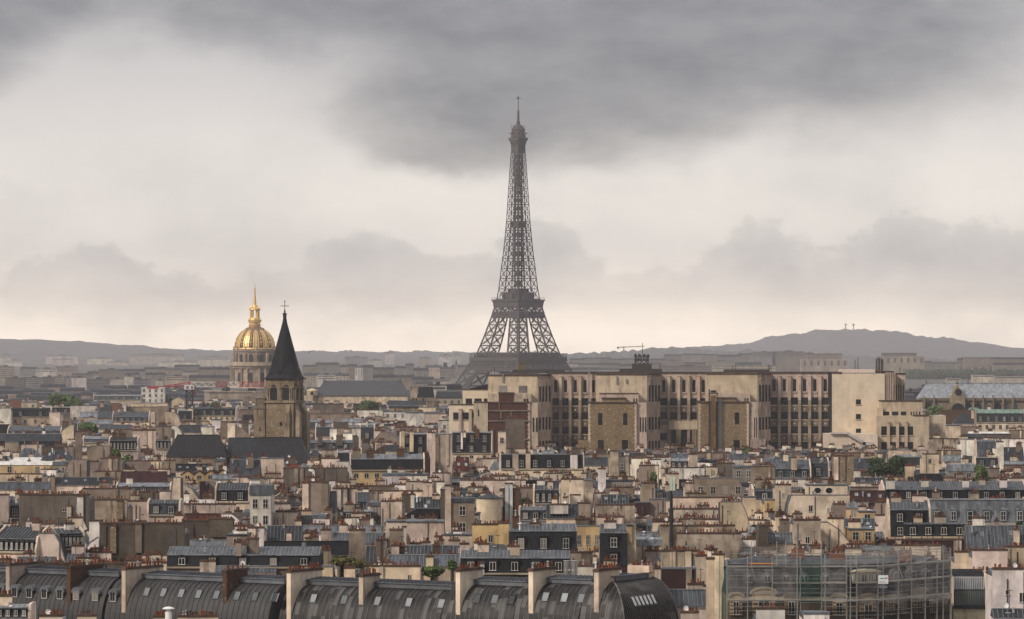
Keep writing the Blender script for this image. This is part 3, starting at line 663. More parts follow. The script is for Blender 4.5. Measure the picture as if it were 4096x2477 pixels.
# ---------------------------------------------------------------- stone bell tower with dark spire, and its church roofs
M['tower_stone'] = masonry('old_tower_stone', (.185, .14, .09), (.27, .21, .14), (.13, .10, .07), .55, .32, .02, .5); M['tower_trim'] = plaster('weathered_ashlar', (.30, .24, .17), .85, (.07, .055, .04))
def bell_tower():
    d = 1330.0; d0 = d; SC = d / 1150.0; d = 1150.0; n0 = set(bpy.data.objects); k = d / F; s = 2.444; zz = lambda v: Z(1190 + v / s, d); lx = lambda u: (990 + u / s - 1139) * k
    t = thing('bell_tower', 'old square stone bell tower with pointed dark slate spire and cross', 'tower', (X(1139, d0), d0, 0), R(-15.5))
    LM.append(('the stone bell tower', 1139, 1560))
    h = 4.3; ze = zz(790)
    m = MB(); m.box(-h, h, -h, h, zz(1010), zz(840)); m.build('belfry', M['tower_trim'], t)
    m = MB(); m.box(-h - .15, h + .15, -h - .15, h + .15, zz(840), zz(795)); m.build('cornice', M['tower_trim'], t)
    for side in range(4):
        for sx in (-1, 1):
            q = sx * 2.0
            def at(m, name, mat, y): return m.build(name, mat, t, (h * 1.0 * math.sin(side * math.pi / 2), -h * math.cos(side * math.pi / 2), 0), side * math.pi / 2)
            m = MB(); m.prism(arch(q, zz(1000), zz(838), 1.95), -.09, .2, 'y'); m.build('belfry_opening', M['dpane'], t, (h * math.sin(side * math.pi / 2), -h * math.cos(side * math.pi / 2), 0), side * math.pi / 2)
            m = MB(); r = 1.35
            for r, y in ((1.18, .34), (1.62, .22)):
                n = 12; zc = zz(885)
                for i in range(n):
                    a, b = math.pi * i / n, math.pi * (i + 1) / n; m.bar((q + r * math.cos(a), -y * .6, zc + r * math.sin(a)), (q + r * math.cos(b), -y * .6, zc + r * math.sin(b)), .42, .36)
            m.build('arch_moulding', M['tower_trim'], t, (h * math.sin(side * math.pi / 2), -h * math.cos(side * math.pi / 2), 0), side * math.pi / 2)
        m = MB()
        for q in (-3.75, -3.2, -.45, .05, .5, 3.2, 3.75): m.lathe([(.32, zz(1005)), (.26, zz(995)), (.24, zz(900)), (.38, zz(888)), (.38, zz(878))], 8, q, -.22)
        m.box(-h - .3, h + .3, -.42, .1, zz(880), zz(872)); m.box(-h - .35, h + .35, -.5, .1, zz(1030), zz(1008))
        m.build('column_row', M['tower_trim'], t, (h * math.sin(side * math.pi / 2), -h * math.cos(side * math.pi / 2), 0), side * math.pi / 2)
        m = MB(); 
        for j in range(9): m.box(-2.85, -1.15, -.16, -.1, zz(990) + j * .62, zz(990) + j * .62 + .12); m.box(1.15, 2.85, -.16, -.1, zz(990) + j * .62, zz(990) + j * .62 + .12)
        m.build('louvre', M['iron'], t, (h * math.sin(side * math.pi / 2), -h * math.cos(side * math.pi / 2), 0), side * math.pi / 2)
    m = MB(); hb = h + .75; prof = [(hb * 1.0, ze), (hb * .87, zz(745)), (3.85, zz(640)), (.72, zz(250)), (.42, zz(190))]
    b = []
    for i, (r, z) in enumerate(prof):
        for j in range(16):
            a = (j + .5) * math.pi / 8; c, sn = math.cos(a), math.sin(a); f = 1 / max(abs(c), abs(sn)) if i == 0 else (.45 / max(abs(c), abs(sn)) + .6 if i == 1 else 1.04)
            b.append((r * c * f, r * sn * f, z))
    m.add(b, [(q * 16 + j, q * 16 + (j + 1) % 16, (q + 1) * 16 + (j + 1) % 16, (q + 1) * 16 + j) for q in range(4) for j in range(16)] + [tuple(range(15, -1, -1))])
    m.box(-hb, hb, -hb, hb, ze - .3, ze); m.build('spire', ROOF['k'], t)
    for sx in (-1, 1):
        for sy in (-1, 1):
            m = MB(); m.lathe([(2.1, ze), (1.15, ze + 2.6), (.12, ze + 4.6), (.08, ze + 5.4), (.2, ze + 5.6), (.05, ze + 6.1)], 8, sx * 2.75, sy * 2.75); m.build('corner_broach', ROOF['k'], t)
    m = MB(); m.box(-.5, .5, -hb + .3, -2.6, ze, ze + 2.0); m.prism([(-.7, ze + 2), (.7, ze + 2), (0, ze + 2.7)], -hb + .2, -2.4, 'y'); m.build('lucarne', ROOF['k'], t)
    m = MB(); m.lathe([(.55, zz(195)), (.6, zz(165)), (.85, zz(160)), (.3, zz(152)), (.22, zz(125)), (.10, zz(118)), (.08, zz(30))], 10); m.bar((-1.3, 0, zz(84)), (1.3, 0, zz(84)), .18); m.lathe([(.02, zz(48)), (.25, zz(40)), (.02, zz(32))], 8)
    m.build('cross', M['iron'], t)
    m = MB(); zb = zz(1085); m.box(-h - .05, h + .05, -h - .5, h + .3, 0, zb); m.prism([(-h - .5, zb + .01), (h, zb + .01), (h, zz(1012)), (-h + .2, zz(1012))], -h, h); m.build('tower_base', M['tower_stone'], t)
    m = MB(); m.box(1.9, 3.4, -h - 1.4, -h - .52, 0, zz(1115)); m.prism([(-h - 1.4, zz(1115) + .01), (-h - .5, zz(1115) + .01), (-h - .5, zz(1045))], 1.95, 3.35); m.build('buttress', M['tower_trim'], t)
    m = MB(); m.box(h + .1, h + 1.7, -h + .2, -h + 2.4, 0, zz(1130)); m.prism([(h + .1, zz(1130) + .01), (h + 1.7, zz(1130) + .01), (h + .1, zz(1040))], -h + .25, -h + 2.35, 'y'); m.build('buttress', M['tower_trim'], t)
    m = MB(); m.box(h + .1, h + 2.3, 1.2, 4.0, 0, zz(1130)); m.prism([(h + .1, zz(1130) + .01), (h + 2.3, zz(1130) + .01), (h + .1, zz(1040))], 1.25, 3.95, 'y'); m.build('buttress', M['tower_trim'], t)
    x0, x1 = -8.0, -4.45
    m = MB(); m.box(x0, x1, -h - .9, -h + 2.8, 0, zz(1085)); m.box(x0 + .55, x1 - .2, -h - .5, -h + 2.4, zz(1085), zz(985)); m.build('stair_turret', M['tower_trim'], t)
    m = MB(); m.prism([(x0 - .25, zz(1088)), (x1 + .2, zz(1088)), (x1, zz(1068)), (x0 + .1, zz(1068))], -h - 1.15, -h + 2.9, 'y'); cxx = (x0 + x1) / 2 + .18
    m.add([(x0 + .2, -h - .85, zz(985)), (x1 + .1, -h - .85, zz(985)), (x1 + .1, -h + 2.75, zz(985)), (x0 + .2, -h + 2.75, zz(985)), (cxx, -h + .95, zz(948))], [(0, 3, 2, 1), (0, 1, 4), (1, 2, 4), (2, 3, 4), (3, 0, 4)]); m.build('turret_cap', M['soot'], t)
    for x, z, w, hh, y in ((.1, zz(1252), .8, 1.1, -h - .5), (-6.2, zz(1308), .4, 1.3, -h - .9)):
        m = MB(); m.box(x, x + w, y - .03, y + .1, z, z + hh); m.build('slit_window', M['dpane'], t)
    for o in [o for o in bpy.data.objects if o not in n0 and o.data]:      # the tower's full size
        o.location = (o.location.x * SC, o.location.y * SC, 0)
        for v in o.data.vertices: v.co = (v.co.x * SC, v.co.y * SC, max(0, CAMZ + (v.co.z - CAMZ) * SC))
bell_tower()
ROOF['church'] = zinc('church_slate', (.021, .022, .025), .6, .6, 1.0, .25, .1, .15)
def church_roofs():
    # crop A / B coordinates of the slate roofs in front of the bell tower
    d = 1275.0; Yv = lambda v: Z(1250 + v / 2.24, d); t = thing('slate_church', 'broad dark slate church roofs at the foot of the stone bell tower', 'church', (X(900, d), d, 0), 0)
    L = lambda u: X(u / 2.24, d) - X(900, d)
    def hip(name, u0, u1, v0, v1, y0, ov, mat=ROOF['church'], slope=.9):
        x0, x1, zt, ze = L(u0), L(u1), Yv(v0), Yv(v1); q = (zt - ze) * slope
        m = MB(); m.add([(x0, y0, ze), (x1, y0, ze), (x1, y0 + 2 * q, ze), (x0, y0 + 2 * q, ze), (x0 + ov, y0 + q, zt), (x1 - ov, y0 + q, zt)], [(0, 3, 2, 1), (0, 1, 5, 4), (1, 2, 5), (2, 3, 4, 5), (3, 0, 4)])
        m.bar((x0 + ov, y0 + q, zt), (x1 - ov, y0 + q, zt), .4, .25); m.build(name, mat, t)
        w = MB(); w.box(x0 + .4, x1 - .4, y0 + .4, y0 + 2 * q - .4, 0, ze - .01); w.build('wall', M['tower_trim'], t)
    hip('choir_roof', 1485, 2040, 1100, 1292, -2, 3.4); hip('transept_roof', 2030, 2330, 1130, 1312, 3.0, .05, ROOF['d']); hip('nave_roof', 2235, 2775, 1122, 1350, -4.0, 3.0)
    for u in (1580, 1760, 1870, 2390, 2700):
        m = MB(); x = L(u); m.box(x - .35, x + .35, 1.5, 4, Yv(1235), Yv(1218)); m.prism([(x - .5, Yv(1218)), (x + .5, Yv(1218)), (x, Yv(1208))], 1.3, 4, 'y'); m.build('roof_vent', ROOF['k'], t)
    LM.append(('the slate church roofs', 950, 1790))
church_roofs()

# ---------------------------------------------------------------- big stone institute block
M['inst'] = plaster('institute_stone', (.55, .45, .365), .45, (.13, .10, .08), lo=.84); M['inst2'] = plaster('institute_render', (.68, .575, .455), .12, lo=.93); M['inst3'] = plaster('stained_pier_stone', (.30, .24, .195), .8, (.09, .075, .06), lo=.8); M['inst5'] = plaster('pale_fin_stone', (.60, .49, .40), .6, (.16, .13, .10), lo=.85); M['inst4'] = plaster('sooty_spandrel', (.20, .162, .135), .7, (.08, .07, .06), lo=.8)
M['inst_brick'] = masonry('maroon_brick', (.075, .034, .027), (.09, .04, .032), (.07, .035, .03), .3, .1, .01, .15)
M['inst_rubble'] = masonry('brown_rubble', (.20, .145, .085), (.28, .21, .13), (.15, .11, .07), .7, .38, .03, .45)
def institute():
    d0 = 1480.0; ox = X(2640, d0)
    t = thing('institute_building', 'long pale stone institute block with projecting wings and tall narrow windows', 'building', (ox, d0, 0))
    LM.append(('the long stone institute', 2700, 1640))
    def px(p, y=0): return X(p, d0 + y) - ox
    def zz(q, y=0): return Z(q, d0 + y)
    def C5(u): return 1840 + u / 2.738
    def V5(v): return 1430 + v / 2.738
    def C6(u): return 2740 + u / 1.817
    def V6(v): return 1400 + v / 1.817
    m = MB(); zr = zz(1493); m.box(px(2203), px(3329), 0, 16, 0, zr); m.box(px(2003), px(2202.9), 1, 16, 0, zr - .4); m.build('main_wall', M['inst'], t)
    m = MB(); m.box(px(2000), px(3332), -.5, 16.4, zr, zr + .5); m.box(px(2050), px(2260), 3, 12, zr + .5, zr + 1.3); m.box(px(2480), px(2650), 3, 12, zr + .5, zr + 1.6); m.box(px(2530), px(2608), 3, 9, zr + 1.6, zr + 3.6); m.box(px(2900), px(3080), 3, 12, zr + .5, zr + 1.4)
    m.build('roof', flat('bitumen_roof', (.05, .045, .042), .8), t)
    def win(p0, p1, v0, v1, y, fr=True):
        x0, x1, z0, z1 = px(p0, y), px(p1, y), zz(v1, y), zz(v0, y)
        g = MB(); g.box(x0, x1, y - .05, y + .1, z0, z1); o = g.build('window', M['dpane'], t)
        if fr and x1 - x0 > 1.8:
            f = MB(); f.box((x0 + x1) / 2 - .06, (x0 + x1) / 2 + .06, y - .12, y - .051, z0, z1); f.box(x0, x1, y - .12, y - .051, z0 + (z1 - z0) * .55, z0 + (z1 - z0) * .55 + .1); f.build('window_bar', M['iron'], o)
            s2 = MB(); s2.box(x0 - .2, x1 + .2, y - .35, y - .0, z0 - .3, z0 - .02); s2.build('sill', M['inst'], o)
    # recessed window bays
    def bay(p0, p1, cols, piers, top, rows):
        for q0, q1 in cols:
            c = (q0 + q1) / 2; win(c - 6, c + 6, top, top + 49, 0, False)
            b = MB(); b.box(px(c - 8), px(c + 8), -.45, -.0, zz(top + 54), zz(top + 49.5)); b.build('balconet', M['inst'], t)
            for r0, r1 in rows: win(q0, q1, r0, r1, 0)
            for r0, r1 in zip([r[1] for r in rows], [r[0] for r in rows[1:]] + [rows[-1][1] + 22]):
                b = MB(); b.box(px(q0 - 1), px(q1 + 1), -.14, -.001, zz(r1 - 2), zz(r0 + 4)); b.build('spandrel', M['inst4'], t)
            for r0, r1 in rows[:-1]:
                b = MB(); b.lathe([(.32, 0), (.32, .16)], 8); o = b.build('wall_boss', M['inst'], t, (px(c), -.14, zz(r1 + 17))); o.rotation_euler = (R(90), 0, 0)
        for p in piers:
            b = MB(); b.box(px(p - 5.5), px(p + 5.5), -1.1, -.001, 0, zz(1600)); o = b.build('pier_foot', M['inst3'], t); b = MB(); b.box(px(p - 5.5), px(p + 5.5), -1.1, -.001, zz(1600) + .002, zz(1507)); b.box(px(p - 6.5), px(p + 6.5), -1.25, -.0, zz(1506), zz(1502)); b.build('pier', M['inst'], t)
    R1 = [(1593, 1623), (1649, 1679), (1707, 1736), (1768, 1800)]
    c1 = [(C5(a), C5(b)) for a, b in ((1012, 1084), (1118, 1191), (1225, 1298), (1332, 1405), (1437, 1487))]
    bay(0, 0, c1, [C5(q) for q in (1098, 1205, 1312)], 1521, R1)
    c2 = [(C6(a), C6(b)) for a, b in ((-180 + 17, -180 + 70), (-110 + 20, -38), (-20, 18), (38, 90), (112, 155))]
    c2 = [(2641, 2669), (2681, 2709), (2722, 2749), (2762, 2789), (2801, 2825)]
    bay(0, 0, c2, [2675, 2714.5, 2754, 2793], 1520, R1[:2])
    c3 = [(C6(a), C6(b)) for a, b in ((622, 672), (696, 748), (770, 822), (844, 894), (918, 970), (993, 1045))]
    bay(0, 0, c3, [C6(q) for q in (684, 757, 831, 904, 979)], 1517, [(1590, 1620), (1647, 1678), (1705, 1735), (1768, 1796)])
    win(2641, 2669, 1732, 1762, 0); win(2641, 2669, 1795, 1817, 0)
    b = MB(); b.box(px(2675), px(2795), -1.2, -.001, zz(1718), zz(1684)); b.build('entrance_lintel', M['inst'], t)
    b = MB(); b.box(px(2675), px(2684), -1.2, -.001, 0, zz(1719)); b.box(px(2704), px(2723), -1.2, -.001, 0, zz(1719)); b.box(px(2768), px(2785), -1.2, -.001, 0, zz(1719)); b.build('entrance_pier', M['inst3'], t)
    for a, b2 in ((2685, 2703), (2724, 2767), (2786, 2800)): win(a, b2, 1720, 1850, -.2, False)
    m = MB(); m.box(px(3312), px(3328), -.3, .2, 0, zz(1488)); m.build('shadow_strip', M['iron'], t)  # black strip painting in the shadow where the cream block adjoins
    # projecting wings with a fluted right return
    def wing(p0, p1, p2, top, low, yf):
        x0, x1, x2 = px(p0, -yf), px(p1, -yf), px(p2, -.0)
        zt = zz(top, -yf); m = MB(); m.box(x0, x1, -yf, -.02, 0, zt); w = m.build('wing_wall', M['inst'], t)
        m = MB(); m.prism([(x0 - .2, -yf - .3), (x1 + .15, -yf - .3), (x2 + .3, -3.0), (x2 + .3, -.0), (x0 - .2, -.0)], zt + .002, zt + .5, 'z'); m.build('wing_coping', M['cap'], w)
        n = 4; sw = (x2 - x1) / n
        for i in range(n):                                       # stepped back in four narrow bays, each a pale fin and a dark slit
            a, b = x1 + sw * i, x1 + sw * (i + 1); y = -yf + (i + .35) * (yf / (n + .3))
            g = MB(); g.box(a - .01, b, y, -.01, 0, zt - .02 * (i + 1)); g.box(a + sw * .02, a + sw * .42, y - .55, y - .001, 0, zz(top + 20, -yf)); g.box(a - .02, a + sw * .52, y - .75, y - .001, zz(top + 20, -yf) + .002, zz(top + 16, -yf)); g.build('fin', M['inst5'], w)
            for (v0, v1) in ((top + 42, 1608), (1670, 1720), (1765, 1830)):
                g = MB(); g.box(a + sw * .45, b - sw * .02, y - .05, y + .1, zz(v1, -yf), zz(v0, -yf)); g.build('slit_window', M['dpane'], w)
        return w
    YF = 12.0
    w1 = wing(1952, 2151, 2202, 1504, 0, YF); w2 = wing(2386, 2589, 2639, 1500, 0, YF); w3 = wing(2827, 3030, 3080, 1498, 0, YF)
    # stepped lower front blocks
    def block(name, steps, mat, y0, y1, cap=True, quoin=True):
        m = MB(); c = MB()
        for i, (p0, p1, v) in enumerate(steps):
            m.box(px(p0, y0) + .01 * i, px(p1, y0) - .01 * i, y0 - .03 * i, y1, 0, zz(v, y0))
            c.box(px(p0, y0) - .25, px(p1, y0) + .25, y0 - .35, y1, zz(v, y0), zz(v, y0) + .5)
        o = m.build(name, mat, t)
        if cap: c.build('coping', M['cap'], o)
        if quoin:
            q, q2 = MB(), MB(); p0, p1, v = steps[0]
            z = 12.0; i = 0
            while z < zz(v, y0) - .6:
                e = .35 if i % 2 else .05
                q.box(px(p1, y0) - e - .5, px(p1, y0) + .06, y0 - .08, y0 + .5, z, z + .80); q2.box(px(p0, y0) - .06, px(p0, y0) + e + .4, y0 - .081, y0 + .5, z, z + .80); z += .8; i += 1
            q.build('quoin', M['inst'], o); q2.build('quoin', M['inst'], o)
        return o
    b1 = block('brick_wall', [(C5(155), C5(765), V5(500)), (C5(425), C5(585), V5(398))], M['inst_brick'], -20, -12.1)
    m = MB(); m.box(px(C5(155), -20) - .1, px(C5(305), -20), -20.4, -19.8, 0, zz(V5(503), -20)); m.box(px(C5(330), -14), px(C5(425), -14), -19.9, -12.2, zz(V5(496), -20), zz(V5(400), -20)); m.box(px(C5(586), -14), px(C5(780), -14), -19.8, -12.2, zz(V5(492), -20), zz(V5(397), -20)); m.box(px(C5(766), -20), px(C5(852), -20), -19.5, -12.3, 0, zz(V5(497), -20))
    m.build('pale_wing', M['inst'], t)
    m = MB()
    for u0, u1, v0, v1 in ((308, 760, 577, 591), (308, 760, 690, 702), (700, 760, 890, 905), (443, 454, 592, 668), (553, 565, 592, 668), (425, 434, 500, 572)): m.box(px(C5(u0), -20), px(C5(u1), -20), -20.5 if u0 > 300 else -20.6, -20.0, zz(V5(v1), -20), zz(V5(v0), -20))
    m.build('brick_band', WALL['T'], t)
    b2 = block('rubble_wall', [(C5(1408), C5(1932), V5(503)), (C5(1562), C5(1812), V5(455))], M['inst_rubble'], -22, -12.1)
    m = MB(); m.box(px(C5(1300), -23), px(C5(1408), -23), -22.5, -13, 0, zz(V5(915), -22)); m.build('rubble_annexe', M['inst_rubble'], t)
    m = MB(); m.box(px(C5(1525), -13), px(C5(1950), -13), -18, -12.05, zz(V5(500), -18), zz(V5(398), -18)); m.box(px(C5(1933), -21), px(C5(2045), -21), -21, -12.06, 0, zz(V5(497), -21)); m.build('pale_wing', M['inst'], t)
    m = MB(); m.box(px(C5(1523), -13), px(C5(1952), -13), -18.3, -12.04, zz(V5(398), -18), zz(V5(391), -18)); m.build('coping', M['cap'], t)
    for u0, u1, v0, v1 in ((1512, 1558, 610, 738), (1786, 1830, 610, 740), (1510, 1573, 905, 1075), (1773, 1837, 905, 1075)): win(C5(u0), C5(u1), V5(v0), V5(v1), -22.06, False)
    b3 = block('rubble_wall', [(C6(100), C6(462), V6(385)), (C6(240), C6(372), V6(355))], M['inst_rubble'], -22, -12.1)
    m = MB(); m.box(px(C6(240), -13), px(C6(466), -13), -18, -12.05, zz(V6(380), -18), zz(V6(316), -18)); m.box(px(C6(463), -21), px(C6(532), -21), -21, -12.06, 0, zz(V6(380), -21)); m.build('pale_wing', M['inst'], t)
    m = MB(); m.box(px(C6(475), -24), px(C6(588), -24), -23, -13, 0, zz(V6(648), -23)); m.build('rubble_annexe', M['inst3'], t)
    for u0, u1, v0, v1 in ((362, 392, 455, 540), (353, 396, 655, 760)): win(C6(u0), C6(u1), V6(v0), V6(v1), -22.06, False)
    for u0, u1, v0 in ((432, 440, 350), (450, 460, 350)): win(C6(u0), C6(u1), V6(v0), V6(v0 + 26), -18.1, False)
    for u0, u1 in ((1898, 1912), (1928, 1942)): win(C5(u0), C5(u1), V5(450), V5(492), -18.1, False)
    for u0, u1 in ((698, 718), (730, 748)): win(C5(u0), C5(u1), V5(452), V5(492), -19.9, False)
    win(C5(195), C5(210), V5(572), V5(645), -20.45, False)
    for u in (1975, 2003, 2030): 
        for v0, v1 in ((655, 815),): win(C5(u) - 2, C5(u) + 3, V5(v0), V5(v1), -21.05, False)
    for u in (800, 838): win(C5(u) - 2, C5(u) + 4, V5(660), V5(815), -19.6, False)
    for u in (505, 520): win(C6(u) - 1.5, C6(u) + 2, V6(490), V6(640), -21.05, False)
    # brown boiler flue, ladder cage and duct in front of the right rubble wall
    m = MB(); x = px(C6(205), -23); m.box(x - 1.0, x + 1.0, -23.6, -22.1, 0, zz(V6(330), -23)); m.build('boiler_flue', plaster('rusty_flue', (.17, .105, .05), .7, (.08, .06, .04)), t)
    m = MB(); m.box(px(C6(172), -23), px(C6(180), -23), -23.8, -22.6, 0, zz(V6(285), -23)); m.box(px(C6(230), -23), px(C6(236), -23), -23.8, -22.6, 0, zz(V6(310), -23)); m.box(px(C6(172), -23), px(C6(243), -23), -24, -22.2, zz(V6(322), -23), zz(V6(315), -23)); m.box(px(C6(186), -23), px(C6(228), -23), -23.6, -22.6, zz(V6(312), -23), zz(V6(294), -23)); m.build('flue_duct', ROOF['d'], t)
    m = MB(); xa, xb = px(C6(246), -23), px(C6(262), -23)
    for x in (xa, xb): m.bar((x, -23.2, 15), (x, -23.2, zz(V6(352), -23)), .14)
    z = 15
    while z < zz(V6(352), -23): m.bar((xa, -23.2, z), (xb, -23.2, z), .12); z += .55
    m.build('ladder_cage', M['metal'], t)
    # cream block on the right with fluted rear part
    m = MB(); m.box(px(C6(1072), -3), px(C6(1452), -3), -3, 14, 0, zz(V6(172), -3)); m.build('cream_wall', M['inst2'], t)
    m = MB(); m.box(px(C6(1135), -3), px(C6(1382), -3), -3.3, 10, zz(V6(165), -3), zz(V6(143), -3)); m.build('roof_parapet', M['inst2'], t)
    m = MB(); m.box(px(C6(1070), -3), px(C6(1140), -3), -3.3, 14, zz(V6(171), -3), zz(V6(160), -3)); m.box(px(C6(1380), -3), px(C6(1520), -3), -2.2, 14.6, zz(V6(163), -3), zz(V6(154), -3)); m.build('coping', M['cap'], t)
    m = MB(); m.box(px(C6(1452), 2), px(C6(1522), 2), -2, 14, 0, zz(V6(163), 0)); m.box(px(C6(1522), 8), px(C6(1590), 8), 3, 16, 0, zz(V6(176), 8)); m.build('fluted_wall', M['inst'], t)
    m = MB(); m.box(px(C6(1520), 8), px(C6(1594), 8), 2.7, 16.3, zz(V6(176), 8), zz(V6(168), 8)); m.build('coping', M['cap'], t)
    for i in range(8):
        u = 1456 + i * 17; y = -2 if u < 1520 else 3; m = MB(); m.box(px(C6(u), y), px(C6(u + 7), y), y - .5, y - .002, 20, zz(V6(165 + (40 if u > 1520 else 0)), y)); m.build('fin', M['inst'], t)
        if u > 1500: win(C6(u + 8), C6(u + 15), V6(255), V6(365), y, False)
    for v0, v1 in ((360, 396), (466, 503), (572, 606)): win(C6(1242), C6(1278), V6(v0), V6(v1), -3, True)
    m = MB(); m.box(px(C6(1030), -22), px(C6(1400), -22), -22, -3.1, 0, zz(V6(612), -22)); m.build('low_wing', M['inst2'], t)
    m = MB(); m.box(px(C6(1054), -22), px(C6(1195), -22), -23.4, -20, zz(V6(608), -22), zz(V6(600), -22)); q = lambda u, v: (px(C6(u), -23), -23.0, zz(V6(v), -23)); m.bar(q(1180, 606), q(1310, 680), 1.6, 1.0); m.bar(q(1310, 682), q(1215, 745), 1.6, 1.0); m.box(px(C6(1290), -23), px(C6(1362), -23), -23.8, -22.1, zz(V6(692), -23), zz(V6(670), -23)); m.build('outside_stair', flat('stair_concrete', (.50, .49, .47), .8), t)
    win(C6(1208), C6(1228), V6(685), V6(745), -22.05, False)
    # lower annexe to the right
    m = MB(); m.box(px(C6(1430), -14), px(C6(1725), -14), -14, 4, 0, zz(V6(374), -14)); m.box(px(C6(1395), -18), px(C6(1775), -18), -18, -13.9, 0, zz(V6(480) , -18)); m.box(px(C6(1395), -13), px(C6(1435), -13), -15, -12, 0, zz(V6(420), -14)); m.build('annexe_wall', M['inst'], t)
    m = MB(); m.box(px(C6(1425), -14), px(C6(1722), -14), -14.3, 4.3, zz(V6(374), -14), zz(V6(367), -14)); m.box(px(C6(1660), -18), px(C6(1775), -18), -18.3, -13.8, zz(V6(480), -18), zz(V6(472), -18)); m.build('coping', M['cap'], t)
    for a, b3_ in ((1436, 1484), (1505, 1550), (1568, 1608), (1640, 1648), (1660, 1668), (1680, 1688), (1700, 1710)): win(C6(a), C6(b3_), V6(448), V6(476), -14, False)
    for a, b3_ in ((1426, 1466), (1490, 1532), (1557, 1595), (1618, 1658)): win(C6(a), C6(b3_), V6(556), V6(620), -18); win(C6(a), C6(b3_), V6(670), V6(724), -18)
    for u in (1478, 1544, 1607): m = MB(); m.box(px(C6(u - 9), -18), px(C6(u + 9), -18), -18.9, -18.01, 0, zz(V6(528), -18)); m.box(px(C6(u - 11), -18), px(C6(u + 11), -18), -19.1, -18.0, zz(V6(528), -18), zz(V6(521), -18)); m.build('pier', M['inst'], t)
    m = MB(); m.box(px(C6(1776), -10), px(C6(1895), -10), -10, 2, 0, zz(V6(478), -10)); m.build('annexe_wall', M['inst'], t)
    for u in range(1780, 1870, 15): m = MB(); m.box(px(C6(u), -10), px(C6(u + 6), -10), -10.4, -10.01, 0, zz(V6(530), -10)); m.build('fin', M['inst'], t)
    # left low parts
    m = MB(); m.box(px(C5(30), 6), px(C5(312), 6), 2, 16, 0, zz(V5(355), 2)); m.box(px(C5(-120), -10), px(C5(155), -10), -10, 1.9, 0, zz(V5(520), -10)); m.build('annexe_wall', M['inst2'], t)
    m = MB(); m.box(px(C5(25), 6), px(C5(311), 6), 1.7, 16, zz(V5(355), 2), zz(V5(347), 2)); m.box(px(C5(-124), -10), px(C5(156), -10), -10.3, 1.8, zz(V5(520), -10), zz(V5(513), -10)); m.build('coping', M['cap'], t)
    for a, b3_, v0, v1, y in ((62, 132, 450, 515, 2), (157, 237, 450, 495, 2), (262, 300, 450, 495, 2), (28, 95, 603, 680, -10), (135, 152, 603, 660, -10), (-75, -10, 603, 680, -10)): win(C5(a), C5(b3_), V5(v0), V5(v1), y)
    for u in (0, 112): m = MB(); m.box(px(C5(u - 16), -10), px(C5(u + 16), -10), -10.8, -10.01, 0, zz(V5(570), -10)); m.box(px(C5(u - 20), -10), px(C5(u + 20), -10), -11, -10.0, zz(V5(570), -10), zz(V5(562), -10)); m.build('pier', M['inst'], t)
    m = MB(); m.prism([(px(C5(90), 8), zz(V5(347), 4)), (px(C5(305), 8), zz(V5(347), 4)), (px(C5(305), 8), zz(V5(292), 4))], 4, 12, 'y'); m.build('skylight_roof', ROOF['k'], t)
    # blocked windows, pipes, chimney, roof lattice
    for u0, u1 in ((425, 517), (642, 738)): m = MB(); m.box(px(C5(u0), -YF), px(C5(u1), -YF), -YF - .06, -YF + .1, zz(V5(388), -YF), zz(V5(310), -YF)); m.build('blocked_window', WALL['G'], t)
    for u, v0, v1, y in ((470, 183, 270, -YF), (1716, 205, 288, -YF), (1822, 233, 280, -YF), (1414, 100, 500, -1.3)): m = MB(); m.bar((px(C5(u), y), y - .35, zz(V5(v1), y)), (px(C5(u), y), y - .35, zz(V5(v0), y)), .55); m.build('vent_pipe', M['metal'], t)
    m = MB(); m.box(px(C5(637), 5), px(C5(712), 5), 5, 7, zr, zz(V5(62), 5)); m.box(px(C5(632), 5), px(C5(717), 5), 4.7, 7.3, zz(V5(62), 5), zz(V5(53), 5)); m.build('chimney', plaster('brown_chimney', (.17, .13, .075), .4), t)
    m = MB(); x0, x1, y0, y1, z0, z1 = px(2541, 6), px(2592, 6), 4, 8.5, zr + 3.6, zz(1440, 6); zt = zz(1419, 6)
    for x in (x0, x1):
        for y in (y0, y1): m.bar((x, y, z0), (x, y, zt), .3)
    for y in (y0, y1):
        for k in range(3):
            a, b = x0 + (x1 - x0) * k / 3, x0 + (x1 - x0) * (k + 1) / 3; m.bar((a, y, z0), (b, y, z1), .16); m.bar((b, y, z0), (a, y, z1), .16)
    m.box(x0 - .3, x1 + .3, y0 - .3, y1 + .3, z1 - .3, z1 + .25)
    for k in range(9): x = x0 + (x1 - x0) * k / 8; m.box(x - .2, x + .2, y0 - .5, y0 - .1, z1 + .3, zt + random.Random(k).uniform(-.6, .5))
    for k in range(4): x = x0 + (x1 - x0) * k / 3; o = .5; m.lathe([(o, zt - .9), (o, zt + .1)], 8, x, y0 - .4)
    m.bar((px(2570, 6), 6, zt), (px(2570, 6), 6, zz(1372, 6)), .2); m.build('antenna_frame', M['iron'], t)
    for p, v in ((1966, 1478), (1977, 1467), (2210, 1472), (2640, 1452), (2930, 1464), (2941, 1462), (3073, 1458), (3078, 1460), (3085, 1462), (3420, 1440), (3432, 1430), (3505, 1435), (3512, 1430), (3518, 1432), (3525, 1436), (3531, 1438), (3600, 1470)):
        m = MB(); y = 6 if p < 3300 else 2; m.bar((px(p, y), y, zr - .3), (px(p, y), y, zz(v, y)), .42 if 3500 < p < 3540 else .22); m.build('roof_aerial', M['iron'], t)
institute()
